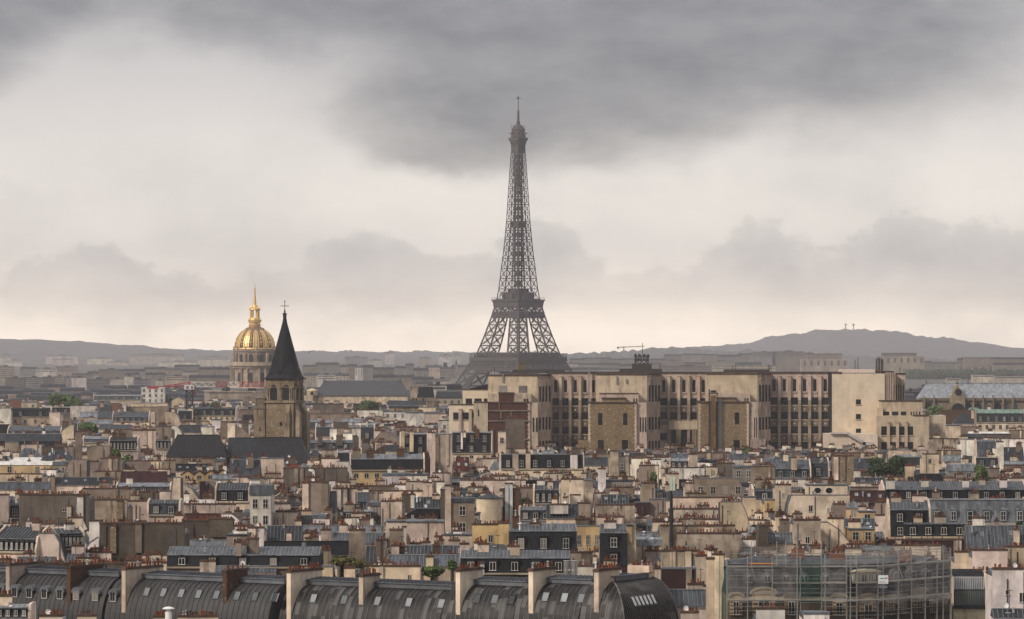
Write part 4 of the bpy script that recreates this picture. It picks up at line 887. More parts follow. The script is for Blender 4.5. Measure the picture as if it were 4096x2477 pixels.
# ---------------------------------------------------------------- terrace of round-shouldered zinc roofs along the bottom
ROOF['q'] = zinc('worn_zinc', (.020, .0195, .0195), .42, .80, 2.3, 0, .3, .3, 5.0); ROOF['e'] = zinc('even_zinc', (.031, .031, .0325), .55, .95, 3.5, .22, .45)
M['seam'] = flat('bright_seam', (.17, .165, .16), .45, .5); M['seam2'] = flat('grey_seam', (.055, .055, .057), .5, .4)  # both paler than the roof sheets: lit seam lines painted in
def curved_row(name, label, x_ref, px0, px1, yridge, rmat, sky, dorm, walls, th=R(33), Y0=612.0, hip=False, cope='P', topr='z'):
    ct, st = math.cos(th), math.sin(th); X0 = X(-60, Y0)
    def s_of(p): a = (p - CX) / F; return (a * Y0 - X0) / (ct + a * st)
    s0, s1 = s_of(px0), s_of(px1); Ya = Y0 - s0 * st; zr = CAMZ - (yridge - HY) * Ya / F; L = s1 - s0
    t = thing(name, label, 'house', (X0 + s0 * ct, Ya, 0), -th)
    Dc, Hc, n = 4.9, 7.6, 14
    pt = lambda f: (-Dc * math.cos(f * math.pi / 2), zr - .75 - Hc + Hc * math.sin(f * math.pi / 2))
    cur = [pt(i / n) for i in range(n + 1)]
    w = MB(); w.box(.02, L - .02, -Dc, 7.5, 0, zr - .75 - Hc); w.build('wall', WALL['C'], t)
    m = MB(); m.prism(cur + [(.02, zr - .76), (7.0, zr - .76), (7.0, zr - .76 - Hc), (-Dc, zr - .76 - Hc)], 0, L)
    n2 = len(m.f); k = int(L / (.95 if rmat is ROOF['e'] else .80))
    for i in range(1, k):
        x = L * i / k
        for a, b in zip(cur, cur[1:]): m.bar((x, a[0] - .02, a[1] + .04), (x, b[0] - .02, b[1] + .04), .055, .085)
    sm = M['seam'] if rmat is ROOF['q'] else M['seam2']; m.build('curved_roof', rmat, t, mat2=sm, n2=n2)
    m = MB(); m.box(-.02, L + .02, -.55, .25, zr - .70, zr - .05); m.prism([(-.75, zr - .06), (-.75, zr + .04), (.2, zr + .04), (.2, zr - .06)], -.04, L + .04); m.build('ridge_band', M['zcap'], t)
    m = MB(); m.prism([(-.5, zr + .05), (7.2, zr + .05), (3.2, zr + .30)], -.03, L + .03)
    for i in range(int(L / .7)): x = L * (i + .5) / int(L / .7); m.bar((x, -.5, zr + .08), (x, 3.2, zr + .33), .07, .12)
    m.build('upper_roof', ROOF[topr], t)
    def on(p, f):
        s = s_of(p) - s0 + 0; y, z = pt(f)       # nearer than the ridge line: correct the along-row position for the depth step
        a = (p - CX) / F; Yp = Ya - s * st; ds = (a * (-(-y) * ct) - (-y) * -st * -1) if False else 0
        # solve X0r + s*ct + y*st = a*(Ya - s*st + y*ct)
        s = (a * (Ya + y * ct) - (X0 + s0 * ct) - y * st) / (ct + a * st)
        return s, y, z
    for p in sky:
        f = .47; s, y, z = on(p, f); sl = math.atan2(math.cos(f * math.pi / 2) * Hc, math.sin(f * math.pi / 2) * Dc)
        o = skylight(t, s, y - .05, z + .06, 1.15, 1.55, sl)
    for p in dorm:
        s, y, z = on(p, .40)
        m = MB(); m.prism(arch(0, 0, 1.9, 1.5), -.25, 2.2, 'y'); o = m.build('arched_dormer', rmat, t, (s, y, z - .5))
        m = MB(); m.prism(arch(0, 0, 2.12, 1.85)[2:] , -.35, 1.8, 'y'); m.build('dormer_hood', M['zcap'], o)
        m = MB(); m.prism(arch(0, .1, 1.72, 1.1), -.32, -.2, 'y'); q = m.build('window', M['frame'], o)
        m = MB(); m.prism(arch(-.24, .22, 1.55, .40), -.37, -.25, 'y'); m.prism(arch(.24, .22, 1.55, .40), -.37, -.25, 'y'); m.build('pane', M['pane'], q)
    rng = random.Random(int(px0))
    for (p, up, fr, back, wm, npots) in walls:                   # chimney walls standing across the roof
        y, z = pt(fr); a = (p - CX) / F; s = (a * (Ya + y * ct) - (X0 + s0 * ct) - y * st) / (ct + a * st)
        m = MB(); m.box(s, s + .75, y, back, z - .8, zr + up); c = m.build('chimney_wall', WALL[wm], t)
        m = MB(); m.box(s - .18, s + .93, y - .2, back + .2, zr + up, zr + up + .2); m.box(s - .06, s + .81, y - .08, back + .1, zr + up + .2, zr + up + .38); q = m.build('coping', M['cap'], c)
        for i in range(npots):
            if rng.random() < .08: continue
            o = link('chimney_pot', pot_mesh(rng.choices((0, 1, 2, 3), (5, 8, 5, 1))[0]), q, (s + .38 + rng.uniform(-.14, .14), y + .2 + (back - y - .4) * (i + .5) / npots, zr + up + .38)); o.scale = (1.15,) * 3
    if hip:                                                      # rounded end: the curved slope turns the corner and runs back
        E = 11.0; nf = 14; rr_ = lambda f: Dc * math.cos(f * math.pi / 2); zf = lambda f: pt(f)[1]
        fs = [i / nf for i in range(nf + 1)]
        m = MB(); m.add([(L + .01, -rr_(f), zf(f)) for f in fs] + [(L + rr_(f) + .01, -rr_(f), zf(f)) for f in fs], [(i, nf + 1 + i, nf + 2 + i, i + 1) for i in range(nf)])
        n2 = len(m.f)
        for k in range(1, 6):
            x = .8 * k
            for f, g in zip(fs, fs[1:]):
                if rr_(g) > x: m.bar((L + x, -rr_(f) - .02, zf(f) + .04), (L + x, -rr_(g) - .02, zf(g) + .04), .055, .085)
        for f, g in zip(fs, fs[1:]): m.bar((L + rr_(f) + .03, -rr_(f) - .03, zf(f) + .04), (L + rr_(g) + .03, -rr_(g) - .03, zf(g) + .04), .22, .12)
        m.build('hip_roof', rmat, t, mat2=sm, n2=n2)
        m = MB(); m.add([(L + rr_(f) + .02, -rr_(f), zf(f)) for f in fs] + [(L + rr_(f) + .02, E, zf(f)) for f in fs] + [(L, E, zf(0)), (L, E, zf(1))], [(i, nf + 1 + i, nf + 2 + i, i + 1) for i in range(nf)] + [tuple(range(nf + 1, 2 * nf + 2)) + (2 * nf + 3, 2 * nf + 2)])
        n2 = len(m.f); y = -Dc + .5
        while y < E:
            for f, g in zip(fs, fs[1:]):
                if rr_(g) > -y: m.bar((L + rr_(f) + .04, y, zf(f) + .04), (L + rr_(g) + .04, y, zf(g) + .04), .07, .14)
            y += .58
        for f, g in zip(fs, fs[1:]): m.bar((L + rr_(f) + .04, E, zf(f) + .1), (L + rr_(g) + .04, E, zf(g) + .1), .3, .3)
        m.build('rounded_end_roof', rmat, t, mat2=M['seam2'], n2=n2)
        w = MB(); w.prism([(L + .03, -Dc), (L + Dc, -Dc), (L + Dc, E), (L + .03, E)], 0, zf(0) - .01, 'z'); w.build('end_wall', WALL['C'], t)
        m = MB(); m.box(L - .2, L + .55, .26, E, zr - .71, zr - .04); m.box(L - .3, L + .75, -.76, E + .1, zr - .045, zr + .06); m.build('end_band', M['zcap'], t)
        m = MB(); m.box(L - 3, L + .6, E - 1.0, E + .25, zf(0), zr + 1.0); m.build('end_chimney', WALL['C'], t); pots(t, 8, L - 2.8, L + .4, E - .4, zr + 1.0, rng)
        for i in range(6):
            y0 = -.6 + i * 1.16; f0, f1 = .36, .52; q = MB()
            A, B2, C2, D2 = [Vector((L + rr_(f) + .10, y, zf(f) + .08)) for y, f in ((y0, f0), (y0 + .72, f0), (y0 + .72, f1), (y0, f1))]
            q.add([A, B2, C2, D2] + [p - Vector((.12, 0, .1)) for p in (A, B2, C2, D2)], [(0, 1, 2, 3), (0, 4, 5, 1), (1, 5, 6, 2), (2, 6, 7, 3), (3, 7, 4, 0)]); o = q.build('skylight', M['zcap'], t)
            c0 = (A + C2) / 2; e2 = Vector((.03, 0, .025)); q = MB(); q.add([c0 + (p - c0) * .80 + e2 for p in (A, B2, C2, D2)] + [c0 + (p - c0) * .80 for p in (A, B2, C2, D2)], [(0, 1, 2, 3), (0, 4, 5, 1), (1, 5, 6, 2), (2, 6, 7, 3), (3, 7, 4, 0)]); q.build('pane', M['brightpane'], o)
    return t
M['brightpane'] = flat('rooflight_glass', (.60, .63, .64), .15, .1, 0, .9, rv=.1)
e = lambda u: u / 2.24
f_ = lambda u: 1000 + u / 2.24
g_ = lambda u: 2000 + u / 2.24
curved_row('curved_roof_house', 'curved grey zinc roof with small arched dormers and brick chimney wall, bottom left corner', 0, -70, e(1085), 2266, ROOF['e'], [], [e(u) for u in (10, 140, 270, 405, 545, 690, 860, 1020)], [(e(52), .6, .30, 4.0, 'P', 9), (e(598), .6, .28, 3.6, 'B', 8)])
curved_row('curved_roof_house', 'curved even grey zinc roof with eight square skylights, between two pale chimney walls', 0, e(1110), f_(325), 2291, ROOF['e'], [e(u) for u in (1300, 1450, 1610, 1765, 1925, 2110, 2270, 2440)] + [f_(215)], [], [(e(1090), .8, .22, 4.5, 'P', 12), (e(1995), 1.0, .42, 1.4, 'B', 4)])
TH = R(31)
curved_row('curved_roof_house', 'dark streaky curved zinc roof with five skylights and a tan chimney at its left end', 0, f_(345), f_(1842), 2316, ROOF['q'], [f_(u) for u in (555, 830, 1130, 1410, 1700)], [], [(f_(328), 1.3, .18, 3.8, 'C', 12), (f_(975), 1.0, .48, 1.0, 'C', 5)], TH)
curved_row('curved_roof_house', 'dark streaky curved zinc roof with four skylights between two cream chimney walls', 0, f_(1862), g_(258), 2316, ROOF['q'], [f_(u) for u in (2020, 2180, 2330)] + [g_(90)], [], [(f_(1843), 1.4, .30, 2.0, 'C', 8)], TH)
curved_row('curved_roof_house', 'dark curved zinc roof with three skylights, last full bay before the rounded end', 0, g_(270), g_(842), 2309, ROOF['q'], [g_(u) for u in (395, 565, 715)], [], [(g_(256), 1.2, .30, 2.2, 'C', 7)], TH)
curved_row('curved_roof_house', 'rounded end of the dark zinc terrace with six bright narrow rooflights in a row', 0, g_(858), g_(1000), 2303, ROOF['q'], [g_(905)], [], [(g_(842), .9, .30, 1.8, 'C', 6)], TH, hip=True)
LM += [('the lower brick chimney', 300, 2330), ('the curved even grey roof', 900, 2390), ('the streaky curved zinc roof', 1550, 2400), ('the rounded zinc roof end', 2560, 2400)]

# ---------------------------------------------------------------- mansard block wrapped in scaffolding and netting
def net_mat(name, col, a):
    m, t, p = newmat(name); tc = t.new('ShaderNodeTexCoord').outputs['Object']; f, _ = t.noise(t.vm('MULTIPLY', tc, (1, 1, .5)), .9, 6, .65)
    p.inputs['Base Color'].default_value = scol(col, 1); p.inputs['Roughness'].default_value = .9
    t.link(t.ramp(f, .35, .68, a * .55, a * 1.5), p.inputs['Alpha']); return m
M['net'] = net_mat('white_debris_net', (.40, .39, .38), .18); M['gnet'] = net_mat('green_debris_net', (.07, .17, .13), .18)
M['scaf'] = flat('scaffold_steel', (.25, .265, .26), .5, .2); M['sign'] = flat('sign_board', (.72, .72, .73), .6, .05, rv=0); M['ink'] = flat('grey_print', (.30, .32, .38), .7, .1, rv=0); M['teal'] = flat('teal_print', (.05, .35, .38), .7, .1, rv=0); M['orange'] = flat('orange_paint', (.62, .25, .05), .7, .1)
def scaffold_block():
    d = 590.0; ox = X(3400, d); s = 2.3692
    def px(u, y=0): return X(2820 + u / s, d + y) - ox
    def zz(v, y=0): return Z(2150 + v / s, d + y)
    t = thing('ornate_mansard_block', 'ornate dark mansard block with arched dormers behind scaffolding and pale netting', 'building', (ox, d, 0)); LM.append(('the scaffolded block', 3350, 2340))
    # plan: straight front to u=1350, then the corner turns back to the right
    P = [(210, 0), (1350, 0), (1640, 1.2), (2330, 5.5)]
    pts = [(px(u, y), y) for u, y in P]
    back = [(pts[-1][0], 16), (pts[0][0], 16)]
    m = MB(); m.prism(pts + back, 0, zz(560), 'z'); m.build('wall', plaster('shaded_stone', (.17, .14, .11), .5), t)  # one even dark stone colour over the whole wall
    c0 = (sum(p[0] for p in pts) / 4, 9); inn = [(x + (.9 if i == 0 else -.9 if i == 3 else 0), y + 1.7) for i, (x, y) in enumerate(pts)]
    m = MB(); n = 4; zb, zk = zz(560) + .01, zz(262)
    ring0 = pts + back; ring1 = inn + [(back[0][0] - .9, 15), (back[1][0] + .9, 15)]
    m.add([(x, y, zb) for x, y in ring0] + [(x, y, zk) for x, y in ring1], [tuple(range(6))[::-1], tuple(range(6, 12))] + [(i, (i + 1) % 6, 6 + (i + 1) % 6, 6 + i) for i in range(6)]); m.build('mansard_roof', zinc('slate_tile', (.022, .022, .027), .6, .35, .3, .25, .1, .12), t)
    m = MB(); m.add([(x, y, zk + .01) for x, y in ring1] + [(ring1[0][0] + 4, 8, zz(200)), (ring1[3][0] - 4, 9.5, zz(200))], [(5, 4, 3, 2, 1, 0), (0, 1, 2, 3, 7, 6), (3, 4, 7), (4, 5, 6, 7), (5, 0, 6)]); m.build('upper_roof', ROOF['d'], t)
    m = MB()
    for a, b in zip(pts, pts[1:]): m.bar((a[0], a[1] - .25, zb - .3), (b[0], b[1] - .25, zb - .3), .5, .5)
    m.build('cornice', M['cornice'], t)
    def ypos(u):
        for (u0, y0), (u1, y1) in zip(P, P[1:]):
            if u0 <= u <= u1: return y0 + (y1 - y0) * (u - u0) / (u1 - u0), math.atan2(y1 - y0, px(u1, y1) - px(u0, y0))
        return (P[-1][1], .3) if u > P[-1][0] else (0, 0)
    def warch(u, v0, v1, w, name, hood, extra=0.0):
        y, a = ypos(u); H = zz(v0) - zz(v1); f = (zz(v1) - zb) / (zk - zb); yy = y + max(0, f) * 1.7 - .35
        m = MB(); m.prism(arch(0, 0, H + .35, w + .7, 12), -.15, 2.0, 'y'); o = m.build(name, hood, t, (px(u, yy), yy, zz(v1)), a)
        m = MB(); m.prism(arch(0, 0, H, w, 12), -.22, -.1, 'y'); q = m.build('window', M['frame'], o)
        m = MB(); m.prism(arch(-w * .24, .15, H - .15, w * .40), -.28, -.15, 'y'); m.prism(arch(w * .24, .15, H - .15, w * .40), -.28, -.15, 'y'); m.build('pane', M['pane'], q)
    for u in (415, 590, 768, 942, 1145): warch(u, 358, 430, .95, 'arched_dormer', M['zcap'])
    for u in (1808, 1960, 2115): warch(u, 330, 425, 1.0, 'arched_dormer', M['zcap'])
    def seg(u, v0, v1, wu, name):                                # stone dormer with segmental pediment
        y, a = ypos(u); w = wu / s * d / F; z0, z1 = zz(v1), zz(v0); h = z1 - z0; yy = y - .35
        m = MB(); m.box(-w / 2, w / 2, 0, 1.8, z0, z1 - w * .22); r = w * .56
        n = 12; ar = [(r * math.cos(math.pi * i / n) * 1.0, z1 - w * .22 + w * .27 * math.sin(math.pi * i / n)) for i in range(n + 1)]
        m.prism(ar, -.15, 1.8, 'y')
        for p, q in zip(ar, ar[1:]): m.bar((p[0] * 1.05, -.25, p[1] + .1), (q[0] * 1.05, -.25, q[1] + .1), .34, .3)
        o = m.build(name, plaster('dormer_stone', (.46, .38, .28), .3), t, (px(u, yy), yy, 0), a)
        window(o, 0, -.04, z0 + .1, w * .48, h * .62)
        m = MB()
        for k in range(4):
            for sx in (-1, 1): m.box(sx * w * .36 - w * .12, sx * w * .36 + w * .12, -.05, .02, z0 + .2 + k * h * .17, z0 + .2 + k * h * .17 + h * .08)
        m.build('brick_band', WALL['X'], o)
    for u, v0, v1, w in ((295, 535, 735, 120), (558, 490, 735, 215), (820, 540, 735, 130), (1272, 545, 735, 125), (1548, 552, 775, 165), (1760, 565, 740, 100), (1880, 560, 735, 90), (2035, 500, 730, 130), (2170, 565, 730, 90)): seg(u, v0, v1, w, 'stone_dormer')
    y, a = ypos(1540); m = MB(); m.box(-2.2, 2.2, 0, 2.5, zz(440), zz(330)); m.prism([(-2.6, zz(330)), (2.6, zz(330)), (1.6, zz(312)), (0, zz(305)), (-1.6, zz(312))], -.25, 2.4, 'y'); o = m.build('wide_dormer', M['cornice'], t, (px(1540, y), y - .1, 0), a)
    for k in range(4): window(o, -1.65 + k * 1.1, -.03, zz(432), .9, (zz(345) - zz(432)) * .9)
    m = MB()
    for u0 in range(1380, 2330, 40):
        y, a = ypos(u0); m.bar((px(u0, y), y - 1.0, zz(765)), (px(u0, y), y - 1.0, zz(712)), .09)
    y0, _ = ypos(1380); y1, _ = ypos(2330); m.bar((px(1380), y0 - 1, zz(712)), (px(1640), 0.3, zz(712)), .16); m.bar((px(1640), .3, zz(712)), (px(2330, 5), y1 - 1, zz(655)), .16); m.bar((px(1640), .3, zz(765)), (px(2330, 5), y1 - 1, zz(730)), .3); m.build('balcony_rail', M['iron'], t)
    for u0, u1, v in ((1180, 1320, 150), (820, 940, 110), (1830, 1960, 125), (560, 660, 205)):
        m = MB(); m.box(px(u0, 7), px(u1, 7), 6.5, 7.5, zk - .5, zz(v, 7)); c = m.build('chimney_stack', WALL['X'], t); pots(c, 5, px(u0, 7) + .2, px(u1, 7) - .2, 7, zz(v, 7), random.Random(u0))
    # scaffolding: one framework standing in front of and above the roof
    sc = thing('scaffold', 'grey steel scaffold of poles and boards around the ornate mansard block', 'scaffolding', (ox, d - 1.8, 0))
    SP = [(130, .3), (210, -1.0), (1345, -1.0), (1440, -1.0), (1640, 0.3), (2330, 4.6)]
    def spx(u):
        for (u0, y0), (u1, y1) in zip(SP, SP[1:]):
            if u0 <= u <= u1: y = y0 + (y1 - y0) * (u - u0) / (u1 - u0); return px(u, y - 1.8), y
        return px(u, 0), SP[-1][1]
    m = MB(); rng = random.Random(4)
    for u in (140, 210, 405, 640, 875, 905, 1105, 1140, 1345, 1380, 1440, 1640, 1690, 1835, 1960, 2090, 2200, 2260, 2330):
        x, y = spx(u); top = 185 - rng.uniform(0, 40) if u < 1345 else 150
        if u in (440, 875, 1105): top = 20
        if u > 1650: top = 110
        for k in (0, 1.3): m.bar((x, y + k, 6), (x, y + k, zz(top)), .075)
    for u in (440, 680, 765): x, y = spx(u); m.bar((x, y, zz(260)), (x, y, zz(30)), .10)
    m.build('pole', M['scaf'], sc)
    m = MB(); br = MB()
    us = [210, 640, 1105, 1345, 1440, 1640, 1960, 2330]
    for v in (150, 188, 236, 262, 290, 345, 385, 415, 470, 520, 580, 602, 640, 690, 730):
        for a, b in zip(us, us[1:]):
            dv = (lambda u: -max(0, u - 1640) * .06); (x0, y0), (x1, y1) = spx(a), spx(b)
            if rng.random() < .12: continue
            e_ = rng.uniform(-9, 9); m.bar((x0, y0 - .05, zz(v + e_ + dv(a))), (x1, y1 - .05, zz(v + e_ + dv(b))), .06)
            if v in (262, 415, 580): br.bar((x0, y0 + .6, zz(v + dv(a)) - .1), (x1, y1 + .6, zz(v + dv(b)) - .1), 1.2, .16)
    for u in (440, 905, 1380, 1835): (x0, y0), (x1, y1) = spx(u), spx(u + 45); m.bar((x0, y0 - .1, zz(270)), (x1, y1 - .1, zz(410)), .12)
    (x0, y0), (x1, y1) = spx(320), spx(1900); m.bar((x0, 1, zz(88)), (spx(765)[0], 1, zz(92)), .08); m.bar((x0, 1, zz(150)), (spx(1340)[0], 1, zz(150)), .08)
    for v in (100, 120, 145, 180, 210): m.bar((spx(1345)[0], 3, zz(v + 15)), (spx(1900)[0], 4, zz(v)), .08); m.bar((spx(1640)[0], 1, zz(v + 10)), (spx(2290)[0], 5, zz(v - 6)), .08)
    m.build('ledger', M['scaf'], sc); br.build('scaffold_board', flat('scaffold_planks', (.40, .37, .33), .8), sc)
    m = MB(); x, y = spx(420); m.box(x, spx(650)[0], y - .1, y - .02, zz(243), zz(233)); m.build('toe_board', M['orange'], sc)
    def sheet(name, mat, grid, wob=.25, seed=1):
        rg = random.Random(seed); m = MB(); nu, nv = 26, 12; vs = []
        for j in range(nv + 1):
            for i in range(nu + 1):
                f, g2 = i / nu, j / nv
                a = [grid[0][k] * (1 - f) * (1 - g2) + grid[1][k] * f * (1 - g2) + grid[2][k] * f * g2 + grid[3][k] * (1 - f) * g2 for k in range(3)]
                q = noise.noise(Vector((a[0] * .45 + seed, a[2] * .3, seed))) ; r = noise.noise(Vector((a[0] * .9 + seed * 3, a[2] * .9, 2)))
                edge = math.sin(math.pi * f); vs.append((a[0], a[1] + wob * 2.2 * q, a[2] + (wob * 1.6 * r - (.5 * edge if j == 0 else 0)) * (1 if j in (0, nv) else .4)))
        m.add(vs, [(j * (nu + 1) + i, j * (nu + 1) + i + 1, (j + 1) * (nu + 1) + i + 1, (j + 1) * (nu + 1) + i) for j in range(nv) for i in range(nu)])
        return m.build(name, mat, sc, smooth=True)
    def corner(u, v, dy=-.15): x, y = spx(min(2330, max(130, u))); return (px(u, y - 1.8), y + dy, zz(v))
    sheet('debris_net', M['net'], (corner(210, 262), corner(880, 262), corner(880, 600), corner(210, 600)), .12, 1)
    sheet('debris_net', M['gnet'], (corner(880, 188), corner(1108, 188), corner(1108, 610), corner(880, 610)), .12, 2)
    sheet('debris_net', M['net'], (corner(1110, 262), corner(1345, 262), corner(1345, 600), corner(1110, 600)), .12, 3)
    sheet('debris_net', M['net'], (corner(1440, 268), corner(1640, 262), corner(1640, 600), corner(1440, 605)), .15, 4)
    sheet('debris_net', M['net'], (corner(1640, 262, -.3), corner(2345, 205, -.3), corner(2345, 590, -.3), corner(1640, 620, -.3)), .3, 5)
    sheet('debris_net', M['net'], (corner(1340, 150, 2.0), corner(1900, 108, 4.0), corner(1930, 215, 0), corner(1440, 268, -.1)), .45, 6)
    sheet('debris_net', M['net'], (corner(1900, 110, 3.5), corner(2290, 92, 5.0), corner(2345, 205, -.3), corner(1900, 240, -.3)), .45, 7)
    sheet('debris_net', M['net'], (corner(320, 90, 1.2), corner(768, 95, 1.2), corner(768, 180, 1.0), corner(430, 180, 1.0)), .1, 8)
    sheet('debris_net', M['net'], (corner(650, 186), corner(880, 186), corner(880, 262), corner(650, 262)), .1, 9); sheet('debris_net', M['net'], (corner(1110, 186), corner(1440, 190), corner(1440, 268), corner(1110, 268)), .1, 12)
    sheet('debris_net', M['gnet'], (corner(130, 290, -.1), corner(210, 250, -.1), corner(210, 760, -.1), corner(130, 760, -.1)), .1, 10)
    sheet('debris_net', M['net'], (corner(2100, 590, -.2), corner(2330, 560, -.2), corner(2290, 640, -.2), corner(2150, 640, -.2)), .3, 11)
    x, y = spx(1686); w = 93 / s * d / F; z0, z1 = zz(433), zz(352)
    m = MB(); m.box(x - w / 2, x + w / 2, y - .62, y - .55, z0, z1); b = thing('site_sign', 'white printed site sign hung on the scaffold netting', 'sign', (ox, d - 1.8, 0))
    m.build('board', M['sign'], b)
    m = MB(); rg = random.Random(2); k = z1 - .95
    for i in range(6): m.box(x - w * .40, x - w * .40 + w * (.80 if i % 3 else .62), y - .63, y - .621, k, k + .08); k -= .20
    m.build('print_lines', M['ink'], b); m = MB(); m.box(x - w * .36, x + w * .22, y - .63, y - .621, z1 - .58, z1 - .40); m.build('heading', M['teal'], b); m = MB(); m.box(x + w * .25, x + w * .40, y - .63, y - .621, z1 - .6, z1 - .3); m.build('emblem', flat('sign_red', (.45, .10, .08), .7), b)
scaffold_block()
# ---------------------------------------------------------------- glazed rooftop studio at the right edge
def studio():
    d = 600.0; ox = X(2996 + 1975 / 2.24, d); q = lambda u: X(2996 + u / 2.24, d) - ox; zz = lambda v: Z(1827 + v / 2.24, d)
    t = thing('studio_house', 'cream house with slanted glass studio and striped metal awning roof', 'house', (ox, d, 0), R(-4)); LM.append(('the glazed studio', 3880, 2350))
    m = MB(); m.box(q(1830), q(2185), 0, 9, 0, zz(1345)); m.box(q(2112), q(2195), .2, 9, zz(1345) + .01, zz(1050)); m.build('wall', WALL['C'], t)
    m = MB(); m.prism([(1.6, zz(1085)), (9, zz(1085)), (9, zz(1040)), (5, zz(1022))], q(1838), q(2105)); m.build('roof', ROOF['k'], t)
    m = MB(); n = 17
    for i in range(n):
        a, b = q(1838) + (q(2112) - q(1838)) * i / n, q(1838) + (q(2112) - q(1838)) * (i + .62) / n
        m.prism([(-.2, zz(1190)), (1.5, zz(1085)), (1.5, zz(1078)), (-.2, zz(1183))], a, b)
    m.build('striped_panel', M['metal'], t)
    m = MB(); m.prism([(-.1, zz(1196)), (1.6, zz(1090)), (1.6, zz(1330)), (.3, zz(1330))], q(1840), q(2110)); m.build('studio_frame', ROOF['d'], t)
    m = MB(); m.box(q(1848), q(2104), -.16, .2, zz(1325), zz(1200)); g = m.build('studio_glass', flat('studio_glass', (.06, .085, .08), .15, .3, 0, .7), t)
    m = MB(); n = 13
    for i in range(n + 1): x = q(1848) + (q(2104) - q(1848)) * i / n; m.box(x - .05, x + .05, -.24, -.161, zz(1325), zz(1200))
    m.build('glazing_bar', WALL['G'], g)
    m = MB(); m.box(q(1832), q(2135), -.6, -.01, zz(1362), zz(1330)); m.build('gutter', ROOF['d'], t)
    m = MB(); m.box(q(2140), q(2165), .1, .25, zz(1300), zz(1185)); m.build('window', M['pane'], t)
    pots(t, 9, q(2000), q(2185), 4.5, zz(1035), random.Random(8))
studio()
# ---------------------------------------------------------------- single monuments and rooftop gear further back
def lead_church():
    d = 2300.0; ox = X(3900, d); q = lambda u: X(2996 + u / 2.24, d) - ox; zz = lambda v: Z(1250 + v / 2.24, d)
    t = thing('gothic_church', 'long gothic church with pale lead roof and a gabled transept with round window', 'church', (ox, d, 0)); LM.append(('the lead-roofed church', 3900, 1590))
    m = MB(); m.box(q(1560), q(2620), 0, 24, 0, zz(775)); m.build('wall', M['tower_stone'], t)
    m = MB(); zt, ze = zz(640), zz(772); y1 = 12
    m.add([(q(1535), -.6, ze), (q(2640), -.6, ze), (q(2640), 24.6, ze), (q(1535), 24.6, ze), (q(1608), y1, zt), (q(2640), y1, zt)], [(0, 3, 2, 1), (0, 1, 5, 4), (1, 2, 5), (2, 3, 4, 5), (3, 0, 4)]); m.bar((q(1605), y1, zt + .2), (q(2640), y1, zt + .2), .7, .6); m.build('lead_roof', ROOF['b'], t)
    m = MB(); m.box(q(1530), q(2640), -1.3, -.05, zz(790), zz(766)); m.build('parapet', M['soot'], t)
    m = MB(); m.prism([(q(1790), zz(775)), (q(1935), zz(775)), (q(1866), zz(645))], -3.0, 8, 'y'); m.box(q(1795), q(1930), -3, -.01, 0, zz(775.2)); o = m.build('transept_gable', M['tower_trim'], t)
    m = MB(); m.lathe([(2.0, 0), (2.0, .3)], 20); r = m.build('rose_window', M['pane'], o, (q(1870), -3.0, zz(715))); r.rotation_euler = (R(90), 0, 0)
    m = MB(); m.prism(arch(q(1868), zz(880), zz(812), 8.0), -3.12, -2.9, 'y'); m.build('great_window', M['pane'], o)
    m = MB(); m.bar((q(1868), 1, zz(645)), (q(1868), 1, zz(600)), .5); m.lathe([(.3, zz(645)), (1.0, zz(630)), (.2, zz(620))], 8, q(1868), 1); m.build('finial', M['soot'], t)
    for u in (1607, 1985): m = MB(); m.bar((q(u), 12, zt), (q(u), 12, zt + 6 * (1 if u > 1700 else .5)), .7); m.build('finial', M['soot'], t)
    for u in range(1605, 2480, 88):
        if abs(u - 1866) < 90: continue
        m = MB(); m.prism(arch(q(u + 6), zz(875), zz(808), 4.3), -.15, .1, 'y'); m.build('arched_window', M['pane'], t)
        m = MB(); m.box(q(u - 43), q(u - 31), -2.6, -.01, 0, zz(775)); m.lathe([(.75, zz(775)), (.6, zz(755)), (.05, zz(735))], 4, q(u - 37), -2.0, math.pi / 4); m.build('buttress', M['tower_trim'], t)
lead_church()
